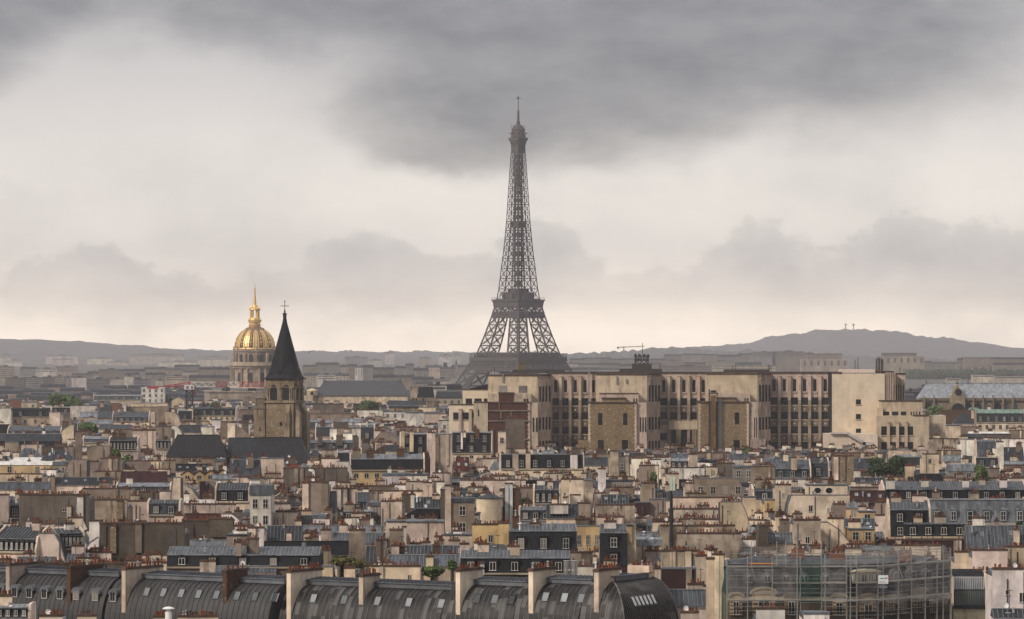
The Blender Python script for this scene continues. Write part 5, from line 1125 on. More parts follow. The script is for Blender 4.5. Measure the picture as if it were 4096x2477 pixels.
def grey_hall():
    d = 2650.0; ox = X(1450, d); q = lambda u: X(1000 + u / 2.24, d) - ox; zz = lambda v: Z(1250 + v / 2.24, d)
    t = thing('grey_roofed_hall', 'long pale hall under one great plain blue-grey hipped roof', 'building', (ox, d, 0)); LM.append(('the grey hall roof', 1450, 1560))
    m = MB(); m.box(q(610), q(1410), 0, 26, 0, zz(745)); m.box(q(475), q(609), 3, 24, 0, zz(738)); m.build('wall', WALL['P'], t)
    m = MB(); zt, ze = zz(612), zz(745); m.add([(q(585), -1, ze), (q(1425), -1, ze), (q(1425), 27, ze), (q(585), 27, ze), (q(655), 13, zt), (q(1350), 13, zt)], [(0, 3, 2, 1), (0, 1, 5, 4), (1, 2, 5), (2, 3, 4, 5), (3, 0, 4)]); m.build('roof', flat('hall_slate', (.062, .066, .075), .6, .15), t)
    m = MB(); m.box(q(470), q(614), 2.5, 24, zz(738), zz(728)); m.build('side_roof', ROOF['z'], t)
    m = MB(); m.bar((q(1342), 13, zt), (q(1342), 13, zz(570)), .7); m.lathe([(1.2, zt), (.7, zt + 1.8), (.1, zz(575))], 6, q(1342), 13); m.build('finial', M['soot'], t)
    m = MB(); m.box(q(1340), q(1356), 11, 15, zt - 1, zt + .6); m.box(q(645), q(670), 11, 15, zt - 1, zt + .5); m.build('ridge_end', M['zcap'], t)
    for u in (885, 970, 1130, 1215): m = MB(); m.bar((q(u), 2.5, zz(728)), (q(u), 6, zz(680)), .5); m.build('roof_rib', M['zcap'], t)
    m = MB(); m.lathe([(3.6, zz(745)), (3.6, zz(703)), (4.0, zz(702)), (3.6, zz(692)), (1.5, zz(684)), (.2, zz(680))], 12, q(558), -2); m.build('bell_turret', WALL['C'], t)
    m = MB(); m.prism(arch(q(558), zz(738), zz(708), 1.9), -5.75, -5.4, 'y'); m.build('turret_opening', M['pane'], t)
grey_hall()
def pavilion():
    d = 2250.0; ox = X(1680, d); q = lambda u: X(1000 + u / 2.24, d) - ox; zz = lambda v: Z(1250 + v / 2.24, d)
    t = thing('palace_pavilion', 'square dark slate pavilion with heavy stone chimney and colonnaded wing', 'building', (ox, d, 0)); LM.append(('the dark slate pavilion', 1690, 1560))
    m = MB(); m.box(q(1450), q(1660), 0, 16, 0, zz(765)); m.box(q(1250), q(1690), -8, -.01, 0, zz(850)); m.build('wall', M['tower_trim'], t)
    m = MB(); m.taper(q(1495), q(1650), .5, 15, zz(765), zz(672), .80); m.box(q(1508), q(1635), 2, 13, zz(672), zz(668)); m.build('pavilion_roof', ROOF['k'], t)
    m = MB(); m.box(q(1432), q(1505), 1, 5, zz(800), zz(668)); m.box(q(1428), q(1510), .6, 5.4, zz(668), zz(658)); m.build('chimney', WALL['S'], t)
    for i in range(5): m = MB(); u = 1455 + i * 30; m.box(q(u), q(u + 12), -.4, -.001, zz(800), zz(770)); m.build('window', M['pane'], t)
    m = MB(); m.prism([(-8.6, zz(850)), (.5, zz(850)), (.2, zz(800)), (-3, zz(790))], q(1245), q(1692)); m.build('wing_roof', ROOF['d'], t)
    m = MB(); 
    for i in range(30): u = 1250 + i * 14.7; m.lathe([(.5, zz(842)), (.5, zz(830)), (.1, zz(826))], 6, q(u), -8.3)
    m.build('parapet_ball', M['zcap'], t)
    for i in range(7): m = MB(); u = 1590 + i * 14; m.lathe([(.5, zz(842)), (.45, zz(795))], 8, q(u), -9.3); m.build('column', M['tower_trim'], t)
    m = MB(); m.box(q(1582), q(1692), -10, -8.7, zz(795), zz(770)); m.build('entablature', M['soot'], t)
pavilion()
M['craned'] = flat('crane_red', (.34, .045, .05), .6, .15, rv=0); M['cranew'] = flat('crane_white', (.62, .60, .58), .6, .1, rv=0)
def tower_crane():
    d = 2050.0; ox = X(758, d); q = lambda u: X(u / 2.24, d) - ox; zz = lambda v: Z(1250 + v / 2.24, d)
    t = thing('tower_crane', 'tower crane with red and white lattice jib passing behind the bell tower', 'crane', (ox, d, 0)); LM.append(('the red and white crane', 760, 1545))
    m = MB(); z0, z1 = 5, zz(690); a = q(1665) + 2.2
    for x in (-1.7, 1.7):
        for y in (-1.7, 1.7): m.bar((x, y, z0), (x, y, z1), .45)
    z = z0
    while z < z1 - 3: 
        for y in (-1.7, 1.7): m.bar((-1.7, y, z), (1.7, y, z + 3.2), .26); m.bar((1.7, y, z), (-1.7, y, z + 3.2), .26)
        m.bar((-1.7, -1.7, z), (1.7, -1.7, z), .3); z += 3.2
    m.build('mast', M['iron'], t)
    m = MB(); m.box(-2.6, 2.6, -2.4, 1.5, zz(690), zz(650)); m.build('cab', M['cranew'], t)
    m = MB(); m.box(-1.6, -.2, -2.46, -2.41, zz(684), zz(660)); m.box(1.0, 2.0, -2.46, -2.41, zz(684), zz(660)); m.build('cab_window', M['pane'], t)
    m = MB(); m.bar((0, 0, zz(650)), (q(1695), 0, zz(622)), .9); m.bar((q(1695), 0, zz(628)), (q(1440), 0, zz(665)), .55); m.build('tie', M['craned'], t)
    xs = [q(u) for u in (1695, 1930, 2040, 2145)] + [q(2240 + 150), q(2240 + 330)]; zt, zb = zz(624), zz(664)
    cols = ['cranew', 'craned', 'cranew', 'craned', 'craned']
    for (x0, x1, c) in zip(xs, xs[1:], cols):
        m = MB(); n = max(2, int((x1 - x0) / 3.6))
        m.bar((x0, 0, zt), (x1, 0, zt), .36); m.bar((x0, -1, zb), (x1, -1, zb), .34); m.bar((x0, 1, zb), (x1, 1, zb), .34)
        for i in range(n):
            a, b, c2 = x0 + (x1 - x0) * i / n, x0 + (x1 - x0) * (i + .5) / n, x0 + (x1 - x0) * (i + 1) / n
            for y in (-1, 1): m.bar((a, y, zb), (b, 0, zt), .24); m.bar((b, 0, zt), (c2, y, zb), .24)
        m.build('jib', M[c], t)
    m = MB(); m.bar((0, 0, zz(660)), (q(1330), 0, zz(668)), .6); m.build('counter_jib', M['craned'], t)
    m = MB(); m.box(q(1322), q(1418), -1.5, 1.5, zz(684), zz(668)); m.build('counterweight', M['craned'], t)
    m = MB(); m.box(q(1538), q(1590), -1.9, -1.7, zz(710), zz(690)); m.build('name_board', M['iron'], t); m = MB(); m.box(q(1543), q(1585), -1.95, -1.91, zz(705), zz(696)); m.build('lettering', M['cranew'], t)
    m = MB(); m.bar((q(1745), 0, zb), (q(1745), 0, zz(720)), .5); m.box(q(1738), q(1752), -.8, .8, zz(740), zz(715)); m.build('hook_block', M['craned'], t)
tower_crane()
def far_crane(name, label, px_, pyt, pyb, x0, x1, d, mat):
    t = thing(name, label, 'crane', (X(px_, d), d, 0)); k = d / F
    m = MB(); m.bar((0, 0, Z(pyb, d)), (0, 0, Z(pyt, d)), 2.6); m.bar((0, 0, Z(pyt, d)), (0, 0, Z(pyt - 4, d)), 1.6); m.build('mast', mat, t)
    m = MB(); m.bar(((x0 - px_) * k, 0, Z(pyt + 1, d)), ((x1 - px_) * k, 0, Z(pyt - 3.5, d)), 1.6, 2.0); m.build('jib', mat, t)
    m = MB(); m.box((x0 - px_) * k, (x0 - px_) * k + 4.5, -1.5, 1.5, Z(pyt + 6, d), Z(pyt - 1, d)); m.build('counterweight', M['iron'], t)
far_crane('far_crane', 'pale tower crane on the skyline right of the iron tower', 2495, 1389, 1418, 2468, 2578, 8500.0, flat('pale_crane', (.42, .36, .28), .7))
far_crane('far_crane', 'tiny hazy crane on the horizon right of the dark spire', 1239, 1406, 1412, 1233, 1259, 10500.0, M['iron'])
for p, lb in ((3383, 'left of two thin radio masts on the wooded hilltop'), (3414, 'right of two thin radio masts on the wooded hilltop')):
    d = 19050.0; t = thing('radio_mast', lb, 'mast', (X(p, d), d, 0), 0, 'radio masts on the hill'); m = MB(); m.bar((0, 0, Z(1325, d)), (0, 0, Z(1294, d)), 4.4); m.build('mast', M['cornice'], t); m = MB(); m.box(-5.5, 5.5, -5.5, 5.5, Z(1302, d), Z(1296, d)); m.build('mast_head', M['cornice'], t)
def gadgets():
    d = 625.0; x = X(2000 + 632 / 2.24, d); zz = lambda v: Z(1827 + v / 2.24, d)
    for u, lb in ((598, 'left of two shiny steel flue cylinders in front of the black mansard'), (664, 'right of two shiny steel flue cylinders in front of the black mansard')):
        t = thing('steel_flue', lb, 'flue', (X(2000 + u / 2.24, d), d, 0), 0, 'steel flue cylinders'); m = MB(); m.lathe([(.52, 12), (.52, zz(1018)), (.55, zz(1016)), (.52, zz(1013)), (.52, zz(937)), (.60, zz(934)), (.60, zz(931)), (.45, zz(930))], 20); m.build('cylinder', flat('bright_steel', (.55, .54, .53), .25, .15, .8), t, smooth=False)
    d = 720.0; t = thing('antenna_pylon', 'black rooftop mast carrying two pale green antenna boxes', 'antenna', (X(2000 + 1535 / 2.24, d), d, 0)); LM.append(('the antenna pylon', 2690, 2000)); k = d / F / 2.24; zz = lambda v: Z(1827 + v / 2.24, d)
    m = MB(); m.lathe([(.32, 12), (.28, zz(310))], 10); m.lathe([(.42, zz(600)), (.40, zz(470))], 10); m.build('mast', M['iron'], t)
    for u0, u1 in ((1520, 1546), (1550, 1568)): m = MB(); m.box((u0 - 1535) * k, (u1 - 1535) * k, -.35, .35, zz(302), zz(180)); m.build('antenna_box', flat('pale_green_box', (.52, .60, .50), .5, .1), t)
    d = 530.0; t = thing('vent_cowl', 'white mushroom vent pipe rising at the bottom edge', 'vent', (X(1510 / 2.24, d), d, 0)); k = d / F / 2.24; zz = lambda v: Z(1827 + v / 2.24, d)
    m = MB(); m.lathe([(30 * k, 10), (30 * k, zz(1392)), (20 * k, zz(1390)), (20 * k, zz(1362))], 16); m.build('pipe', M['white'], t); m = MB(); m.lathe([(54 * k, zz(1364)), (54 * k, zz(1358)), (25 * k, zz(1346)), (3 * k, zz(1343))], 18); m.build('cowl', M['white'], t)
    d = 1040.0; t = thing('silver_duct', 'bent silver ventilation duct on a dark taupe wall', 'duct', (X(1000 + 570 / 2.24, d), d - .8, 0)); k = d / F / 2.24; zz = lambda v: Z(1827 + v / 2.24, d); m = MB(); m.bar((0, 0, zz(185)), (0, 0, zz(128)), .6); m.bar((.1, 0, zz(128)), (-1.3, 0, zz(117)), .6); m.build('duct', M['white'], t); m = MB(); m.box(-.8, .8, -.5, .5, zz(200), zz(184)); m.build('duct_base', WALL['Y'], t)
gadgets()
table('''
A
w 85 185 788 850 c=X
b 190 330 798 808 865 c=C W=2x1
w 640 865 838 922 c=W
z 750 890 815 835 845 c=W r=l
m 455 630 845 855 900 910 c=U r=k n=2
b 525 635 800 808 845 c=G r=v W=2x1
z 800 985 795 825 850 c=X r=z
w 980 1070 815 885 c=X
t 1040 1130 818 900 c=W dir=L f=.9
z 885 990 832 890 896 c=U r=d
m 840 1260 738 750 785 815 c=C r=z n=7
b 1265 1475 672 678 812 c=W W=4x3 r=W D=9
g 1538 1650 760 790 838 c=C r=z
w 1175 1500 815 862 c=C
w 1130 1410 850 897 c=T p=6
w 1410 1500 845 972 c=T
t 1480 1620 893 992 c=C dir=R f=.4
m 1595 1720 870 885 960 972 c=T r=k n=1
m 1715 2110 850 862 925 970 c=C r=k r2=d n=5 W=8x1
w 2105 2300 872 918 c=T
w -60 95 860 1012 c=W
m 95 450 855 872 935 1008 c=C r=k r2=k n=2 W=4x1
w 440 535 895 1022 c=P
z 715 870 893 942 980 c=C r=l
z 870 1010 893 945 975 c=T r=z
m 1010 1330 890 938 978 992 c=C r=d r2=z n=6
t 1310 1390 890 978 c=C dir=L f=.6
w 535 640 955 1012 c=T
z 770 1010 965 1000 1008 c=W r=l
w -60 85 1008 1082 c=k
m 70 540 1020 1060 1085 1096 c=C r=d r2=z n=5
t 520 660 1010 1104 c=C dir=L f=.8
z -60 540 1090 1150 1200 c=k r=d
w 905 1190 1018 1032 c=T p=14
z 890 1170 1008 1045 1052 c=P r=z
w 1100 1400 1050 1132 c=T p=12
w 1395 1535 1025 1185 c=T
w 1190 1395 1062 1205 c=P p=4
t 1525 1640 1018 1112 c=W dir=R
z 1600 1800 1010 1075 1085 c=P r=d
b 1800 1900 1020 1028 1085 c=W r=l
w 1975 2110 980 1132 c=T ; s 2040 2108 990 1128 c=P
t 2100 2260 1005 1132 c=T dir=R f=1
b 2180 2300 990 998 1050 c=W W=2x1
w 2175 2300 920 988 c=k
b 1900 1980 958 965 1034 c=W
m 980 1225 1120 1150 1235 1300 c=P r=k r2=d n=8 W=9x1
m 1395 1530 1138 1150 1220 1300 c=P r=k r2=d n=4 W=6x1
w 905 1100 1088 1160 c=U p=5
m 750 985 1112 1135 1165 1180 c=P r=z n=0
w 375 660 1208 1300 c=U p=8 ; s 672 735 1072 1300 c=T p=3
h 370 660 1235 1320 1345 c=P r=d k=2
t 740 985 1195 1332 c=T dir=L f=.3
h 130 370 1218 1300 1325 c=T r=z
w 45 165 1165 1245 c=T
w 190 370 1185 1225 c=P p=3
h 90 400 1300 1336 1345 c=C r=W
B
w 560 840 825 905 c=U p=4
w 530 625 870 935 c=T
b 1200 1400 885 893 955 c=W W=3x1 r=z
w 960 1190 878 922 c=W p=10
w 530 960 912 964 c=T p=22
z 530 750 962 990 998 c=T r=l
z 800 1000 955 985 995 c=W r=l
b 1395 1560 895 903 985 c=W r=z
h 1560 1720 888 905 975 c=C r=z
b 1515 1690 848 852 905 c=C
t 1425 1560 905 985 c=W dir=B f=.4 r=d
w 735 880 990 1046 c=U p=9
z 530 640 985 1040 1060 c=T r=d
m 590 730 1000 1030 1115 1130 c=P r=d n=0
w 715 775 1045 1150 c=W
w 770 920 1040 1090 c=T p=3
b 835 915 1078 1084 1150 c=W
w 915 992 1040 1200 c=W p=2
z 880 1120 1012 1042 1054 c=T r=l
m 990 1110 1010 1030 1140 1160 c=P r=d r2=z n=1
m 530 920 1145 1168 1226 1240 c=W r=d r2=z n=3 ; s 605 650 1108 1190 c=U p=3 ; s 772 830 1108 1195 c=U p=4
w 920 960 1110 1270 c=T p=2
t 1000 1085 1172 1275 c=P dir=R f=.3 p=5
w 1125 1212 1065 1172 c=P p=6
t 1085 1350 1068 1172 c=T dir=B f=.35
w 1290 1590 1035 1082 c=T p=18
m 1350 1585 1082 1095 1275 1285 c=W r=k n=2x2 ds=0 ; s 1350 1385 1060 1280 c=C p=2 ; s 1430 1465 1068 1250 c=C p=2
w 1590 1660 1080 1390 c=P p=6
w 1660 1812 1095 1446 c=P ; s 1662 1690 1110 1440 c=R
m 1810 2160 1070 1080 1260 1320 c=C r=k r2=l n=3x2 ds=0 W=3x1 ; s 1890 1906 1075 1225 c=W ; s 1912 1934 1075 1120 c=P p=2
w 2155 2200 1055 1272 c=N p=3
m 1868 2290 968 980 1060 1075 c=U r=k r2=l k=4 ; s 1965 1998 955 1070 c=W p=2
w 2222 2292 1072 1330 c=P W=1x2
b 1685 1800 965 970 1065 c=W W=1x1
w 2288 2460 955 1245 c=U p=6
m 460 580 1165 1170 1200 1205 c=W r=k n=0
w 640 800 1235 1325 c=S p=3
h 520 640 1235 1290 1300 c=T r=d
m 785 905 1243 1260 1335 1345 c=P r=k n=0
w 1120 1275 1165 1200 c=C p=5
t 1080 1210 1195 1290 c=B dir=L f=.9 p=4
z 1190 1350 1190 1240 1262 c=P r=d
C
m 10 745 1270 1276 1400 1436 c=C r=k r2=d n=6 ds=1 D=12 ; s 112 165 1262 1420 c=P p=2 ; s 230 272 1262 1400 c=P p=2 ; s 630 694 1275 1400 c=W p=3
z 740 960 1300 1370 1400 c=P r=d
w 990 1062 1245 1456 c=S
w 1062 1180 1290 1440 c=G W=2x1
w 1180 1350 1310 1462 c=W p=8
z 1160 1310 1258 1300 1312 c=W r=d
w 1200 1545 1302 1330 c=W p=16
z 1540 1700 1268 1310 1320 c=W r=z
w 1690 1770 1275 1345 c=P p=4
w 640 770 1225 1300 c=U p=6
z 300 480 1245 1300 1310 c=W r=l
w 1760 2060 1262 1300 c=T p=16
z 2060 2300 1270 1310 1320 c=W r=z
w 60 230 1225 1260 c=P p=5
w 820 1000 1270 1330 c=T p=7
D
m 2040 2464 870 905 985 1060 c=C r=d r2=v n=6 W=7x1 pw=T
h 1960 2080 852 880 960 c=T r=v
w 1712 2020 880 990 c=B p=10
h 1830 2030 905 995 1010 c=P r=d
b 1765 1895 1008 1015 1130 c=C
w 1890 2085 1028 1066 c=T p=6
b 1615 1760 920 928 1010 c=W
z 1970 2340 1070 1085 1120 c=U r=W
z 1925 2085 1092 1115 1126 c=U r=d
w 1615 1960 1135 1265 c=S p=6
w 1898 2035 1140 1292 c=W
t 1215 1610 1235 1345 c=P dir=B f=.06 p=5
w 1685 1905 1240 1310 c=T p=9
m 2045 2240 1145 1160 1300 1310 c=P r=z r2=z n=1
m 2035 2235 1300 1305 1385 1460 c=P r=d n=2
w 2218 2282 1162 1395 c=W p=2
z 2285 2464 1212 1330 1345 c=P r=d
w 2262 2480 1135 1212 c=W
z 1870 2030 1290 1340 1352 c=P r=d
w 2330 2520 1060 1120 c=T p=6
z 2060 2480 1335 1360 1380 c=T r=l
m 1320 1560 1278 1300 1370 1385 c=P r=d n=0
w 765 1130 1262 1320 c=T p=12
w 0 135 1300 1330 c=T p=8
E
b -40 460 52 75 160 c=Y W=2x1 r=W
w -40 372 158 222 c=C p=6
w 368 502 118 208 c=W p=2
b 480 590 48 78 170 c=T W=2x1 r=z
t 568 775 25 196 c=T dir=L f=.3
w 770 885 45 165 c=T p=3
w 900 1092 20 135 c=T p=3
w 850 1085 135 195 c=T p=10
z 1080 1485 138 230 242 c=N r=N
w 1130 1345 40 125 c=T p=8
w 1350 1450 42 100 c=C p=3
w 1470 1572 38 106 c=T p=4
z 1575 1865 68 126 142 c=P r=k k=4
g 1620 1735 128 165 214 c=Y r=N W=1x1
g 1735 1832 128 165 214 c=Y r=N W=1x1
g 1832 1938 126 163 214 c=Y r=N W=1x1
g 1938 2050 122 162 214 c=Y r=N W=1x1
w 1812 1936 20 136 c=T p=2
b 1925 2005 22 42 136 c=T W=2x1 r=z
z 2050 2315 30 188 200 c=T r=d
g 2058 2180 52 105 186 c=T r=z W=1x1
w 2080 2470 187 220 c=P p=18
z 1900 2130 160 200 220 c=W r=l
z -40 442 232 292 312 c=P r=z
w 172 222 245 305 c=W
z 485 995 188 252 305 c=P r=d n=0 k=3 ; s 446 492 178 335 c=T p=3
m 1050 1520 240 270 310 345 c=W r=d r2=l n=3
w 710 960 318 366 c=U p=22
w 740 1188 290 436 c=T p=14
w -40 76 345 570 c=P p=4
m 15 250 370 440 545 565 c=T r=d r2=z n=1
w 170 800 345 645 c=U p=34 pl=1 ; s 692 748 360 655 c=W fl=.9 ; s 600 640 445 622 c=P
z 490 670 366 432 448 c=P r=l k=2
w 232 370 582 655 c=W p=5
w 328 502 608 668 c=P p=7
w 438 512 548 618 c=P p=2
w 850 1135 390 596 c=S p=12 pl=1 ; s 1050 1102 400 560 c=R
w 800 915 580 838 c=W
t 750 885 725 845 c=W dir=L f=.9
w 1118 1338 402 545 c=C p=4
w 1190 1432 318 418 c=U p=6
w 1430 1528 312 426 c=P
m 1330 1600 392 420 520 565 c=P r=d r2=d n=2
t 1520 1616 186 515 c=P dir=L f=.3
t 1614 1792 228 392 c=P dir=R f=.95 r=z
w 1788 1842 230 395 c=N
t 1845 2005 224 386 c=T dir=R f=.6
z 1630 1985 390 420 436 c=W r=W
w 1625 2112 430 526 c=S p=12
z 1650 2012 515 566 585 c=N r=N
m 1935 2225 240 300 400 436 c=P r=k r2=d n=2 ds=1
b 2240 2425 258 345 640 c=W W=2x2 r=z
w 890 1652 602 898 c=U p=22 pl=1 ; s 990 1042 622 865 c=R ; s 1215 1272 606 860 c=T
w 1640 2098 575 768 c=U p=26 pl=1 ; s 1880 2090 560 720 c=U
t 1975 2198 515 648 c=W dir=R f=.55
w 2094 2216 626 768 c=P p=9
w 2225 2342 640 806 c=W p=4
b 2030 2212 702 708 858 c=T W=1x1 r=d
z 1655 2025 752 800 835 c=P r=l
w 1732 1892 746 828 c=P p=9
w 2095 2232 786 888 c=T p=7
w 1430 1492 780 850 c=T p=2
t 345 585 688 942 c=P dir=R f=.42 p=5
t 480 792 622 818 c=C dir=R f=.55 p=6
m 505 755 650 690 820 915 c=T r=d r2=d n=7 a=22
m -80 335 640 740 850 940 c=C r=d r2=d n=8 a=-22
w 745 995 862 905 c=P p=16
w -40 592 962 1000 c=B p=26
w 600 1135 962 1000 c=U p=20
w 1120 1285 935 990 c=T p=9
w 1270 1500 955 998 c=P p=14
t 1715 1795 955 1040 c=W dir=L
w 1790 1932 940 1046 c=S p=2
m -40 250 1345 1356 1445 1480 c=W r=d n=4 ds=0
w 352 562 1432 1500 c=P p=8
w 690 862 1430 1500 c=C p=5
w 1375 1485 1442 1500 c=P p=5
w 1592 1955 1438 1505 c=C p=16
h 1480 1620 925 965 985 c=W r=l
z 1930 2470 985 1035 1050 c=P r=z k=2
m 1490 2860 818 885 985 1045 c=U r=k r2=z n=5 nw=1 ; s 2110 2165 770 890 c=T p=4
w 1880 2000 630 660 c=C p=4
z 600 780 880 930 960 c=W r=z
z 150 480 905 950 965 c=W r=z
F
z 305 430 68 112 124 c=P r=r
w 330 408 15 106 c=U p=3
w 298 872 106 258 c=U p=22
t 775 932 45 226 c=W dir=R f=.3
w 640 800 20 118 c=P p=6
w 68 302 20 182 c=P pl=1
m 905 1555 -20 25 118 206 c=Y r=k r2=l n=0 k=4 W=7x1
w 1545 1602 -30 158 c=N p=2
z 1832 1965 10 128 136 c=P r=r k=2
t 1975 2200 12 96 c=T dir=L f=.5
w 2085 2205 22 100 c=P p=4
h 2150 2280 25 110 130 c=W r=l
b 1190 1400 152 168 222 c=W r=z ; b 1395 1590 156 170 222 c=W r=z
w 1635 1790 150 212 c=P p=3
w 1400 1725 226 298 c=P p=16
w 1880 2470 214 258 c=P p=30
w -20 470 200 235 c=P p=18
w 0 155 212 262 c=W
w 1000 1295 266 300 c=T p=14
w 465 705 232 540 c=T p=16 pl=1 ; s 470 525 240 535 c=C ; s 640 700 236 540 c=T
z 530 762 320 500 536 c=P r=z n=1
w 758 962 290 508 c=S p=7 pl=1 ; s 790 815 290 500 c=W ; s 872 890 290 500 c=k
w 708 762 218 296 c=W p=2
z 955 1070 325 400 426 c=P r=z k=1
w 1058 1548 312 418 c=C p=3
w 1098 1192 330 418 c=P p=10
w 1545 1632 236 392 c=C p=6
w 1672 1742 228 336 c=W p=2
w 1358 1478 342 468 c=U p=9 ; s 1440 1474 342 460 c=W
z 868 1042 410 488 508 c=P r=d k=1 n=1
b 1078 1172 412 440 546 c=G W=3x1 r=z
w 1174 1302 404 566 c=P p=5
w 1288 1362 400 566 c=S p=4
z 1475 1712 368 474 486 c=P r=d k=1
t 1358 1695 466 566 c=k dir=L f=.4 r=k
w 1706 1752 300 568 c=U p=2
b 1795 2012 376 408 708 c=T W=1x2 r=d ; s 1748 1800 262 700 c=C
b 1978 2052 515 522 648 c=G W=1x1 r=k
y 2028 2262 335 378 608 c=C r=d
w 2268 2418 292 598 c=B p=4 pl=1 ; s 2286 2318 245 596 c=M ; s 2326 2354 245 596 c=M
t 2162 2292 448 598 c=B dir=L f=.8
w 1990 2332 612 856 c=Y p=14 pl=1 ; s 2225 2330 600 850 c=Y p=4
b 1228 1600 580 586 728 c=P r=z
b 1408 1738 584 590 806 c=P r=z
b 1736 1992 702 706 808 c=P r=z
w 1250 1392 660 858 c=T p=3 ; s 1378 1402 632 850 c=W
b 843 1102 494 498 562 c=k r=l W=3x1
w 848 1104 552 612 c=W
w 228 418 500 628 c=P p=9
z 288 568 532 598 616 c=P r=d
b 564 684 522 550 626 c=W r=z
w 668 734 480 566 c=T p=4
z 148 462 628 748 776 c=U r=d
z 480 1175 622 680 696 c=W r=l k=1
w 742 832 606 648 c=W p=6
w 998 1058 570 648 c=C p=4
w 378 464 680 748 c=W p=2
w 478 608 690 858 c=T p=8 pl=1 ; s 486 540 690 850 c=C
w 636 728 660 770 c=S p=5
w 886 1032 660 938 c=S p=8 pl=1
z 748 892 690 752 770 c=U r=z
z 128 892 764 880 905 c=k r=k k=1 sl=.3
z 1028 1212 690 772 788 c=P r=z
z 1034 1142 810 940 966 c=U r=d
w 1128 1228 750 985 c=S p=3 pl=1 ; s 1135 1170 752 980 c=T
w 1282 1402 812 992 c=S p=7 pl=1
z 1398 1885 800 878 898 c=P r=d k=1
z 1238 1875 886 978 1006 c=P r=z k=1
w -20 128 640 828 c=W p=3 ; s 0 50 640 820 c=P p=3
w 618 724 842 988 c=T p=8
w 1068 1525 986 1102 c=C p=14
w 648 738 988 1058 c=C
w 842 940 1002 1082 c=C p=5
w 1202 1304 1048 1098 c=C
w 1576 1642 900 1008 c=C p=3
w 1638 1704 916 998 c=W p=4
w 1672 1738 752 830 c=T p=4
w 1880 1962 786 928 c=P p=3
w 2308 2402 806 908 c=C p=4
h 1955 2335 788 850 862 c=P r=z k=1
m 1880 2862 850 912 1040 1068 c=U r=k r2=z n=5 ds=0 nw=1 ; s 2060 2100 960 1060 c=M
w 2095 2150 785 850 c=T p=2
G
m 88 692 610 672 850 878 c=U r=k r2=z n=3 ds=0 nw=1
w 268 362 600 868 c=T p=5
t 668 908 622 838 c=Y dir=R f=.05 W=3x1
m 898 1142 614 690 980 1000 c=U r=k r2=z n=1x2 ds=0 nw=1
w 1132 1218 620 992 c=C ; s 1136 1180 622 770 c=Y
b 1222 1445 744 800 966 c=C r=l
w 1303 1452 850 968 c=S p=6
w 1448 1785 850 1018 c=S p=11
w 1588 2162 692 868 c=S p=18
w 1438 2105 622 800 c=S p=16 pl=1
w 1368 1705 588 660 c=P p=16
w 1600 2045 566 650 c=P p=18
w 1528 2055 472 570 c=S p=16 pl=1
t 1975 2248 405 668 c=C dir=R f=.32 p=12
w 1545 2185 370 478 c=C p=2 pl=1
t 1742 2188 196 372 c=T dir=R f=.12 r=d W=4x1
w 1248 1425 82 240 c=T p=11
w 1522 1832 102 176 c=W p=10
w 1482 1604 156 222 c=C p=9
w 1345 1440 28 180 c=W p=2
m 1528 1685 20 42 98 108 c=P r=d n=3
w 1848 1950 96 156 c=C p=6
w 1948 2094 62 150 c=U p=8
b 2092 2272 82 98 206 c=G W=2x1 r=z
w 2258 2464 92 268 c=T p=7
w 548 642 206 418 c=C p=9
w 638 748 206 448 c=C p=6
w 744 832 216 408 c=S
z 358 532 222 298 318 c=P r=d
m 308 528 262 300 420 458 c=P r=d r2=d n=4 ds=1
w 142 358 282 410 c=T p=12
w 628 718 346 448 c=W p=3
m 180 458 455 480 568 606 c=W r=d r2=z n=3
z 418 702 432 548 612 c=C r=d ; s 452 610 432 512 c=W
w 692 812 420 560 c=T p=4
w 858 1208 436 560 c=S pl=1
w 868 1055 545 610 c=C p=12
w 844 952 330 438 c=P p=2
z 912 1152 345 428 446 c=P r=d k=3
w 948 1198 278 350 c=T p=10
b 948 1192 212 222 286 c=G r=d W=1x1
w 878 948 112 288 c=W p=6
w 398 558 152 218 c=P p=10
w 998 1148 184 222 c=P p=3
w 1272 1388 240 430 c=T p=4
z 1342 1525 300 385 396 c=P r=d n=1
w 1338 1488 386 498 c=T
w 1208 1342 416 500 c=N
w 1658 1752 240 362 c=P p=4
w 2178 2292 366 508 c=C
t 2288 2372 386 508 c=C dir=R f=.3
b 2374 2470 390 396 500 c=Y
m 2268 2470 266 310 388 400 c=P r=d r2=z n=1
h 2208 2322 632 715 724 c=P r=l
w 2318 2402 620 808 c=U p=2
w 1448 1755 1008 1210 c=N
z 1488 1855 1202 1340 1370 c=P r=z
w 1752 1852 892 1128 c=P p=5
w 1848 1922 920 1436 c=C
w 1902 2004 882 1038 c=C p=7
w 618 832 862 968 c=S p=8
w 698 834 985 1078 c=W p=5
w 908 978 692 990 c=T
z 885 1215 985 1040 1056 c=N r=N
w 1268 1460 1012 1066 c=T p=10
z 1212 1450 680 738 752 c=W r=l k=2
w 1720 1850 1165 1226 c=P p=7
w 1620 1780 1400 1470 c=P p=6
w 960 1090 1012 1062 c=W p=7
H
m 1268 1618 400 482 720 760 c=C r=k r2=z n=2x2 ds=0
m 1612 2500 386 392 598 612 c=P r=l r2=z n=6 ds=1 D=12
m 1398 1955 598 606 716 768 c=C r=k r2=d n=4 ds=1 nw=1
w 1130 1278 412 532 c=T p=6
w 1134 1262 528 640 c=P
t 1274 1404 490 748 c=P dir=R f=.25
m 1218 2480 228 298 384 402 c=W r=k r2=z n=9 ds=2 D=11 ; s 1228 1305 212 290 c=W p=5 ; s 1545 1606 215 270 c=W p=4 ; s 1915 1970 214 275 c=W p=4 ; s 2250 2312 210 278 c=W p=4
w 1382 1534 300 398 c=W p=4
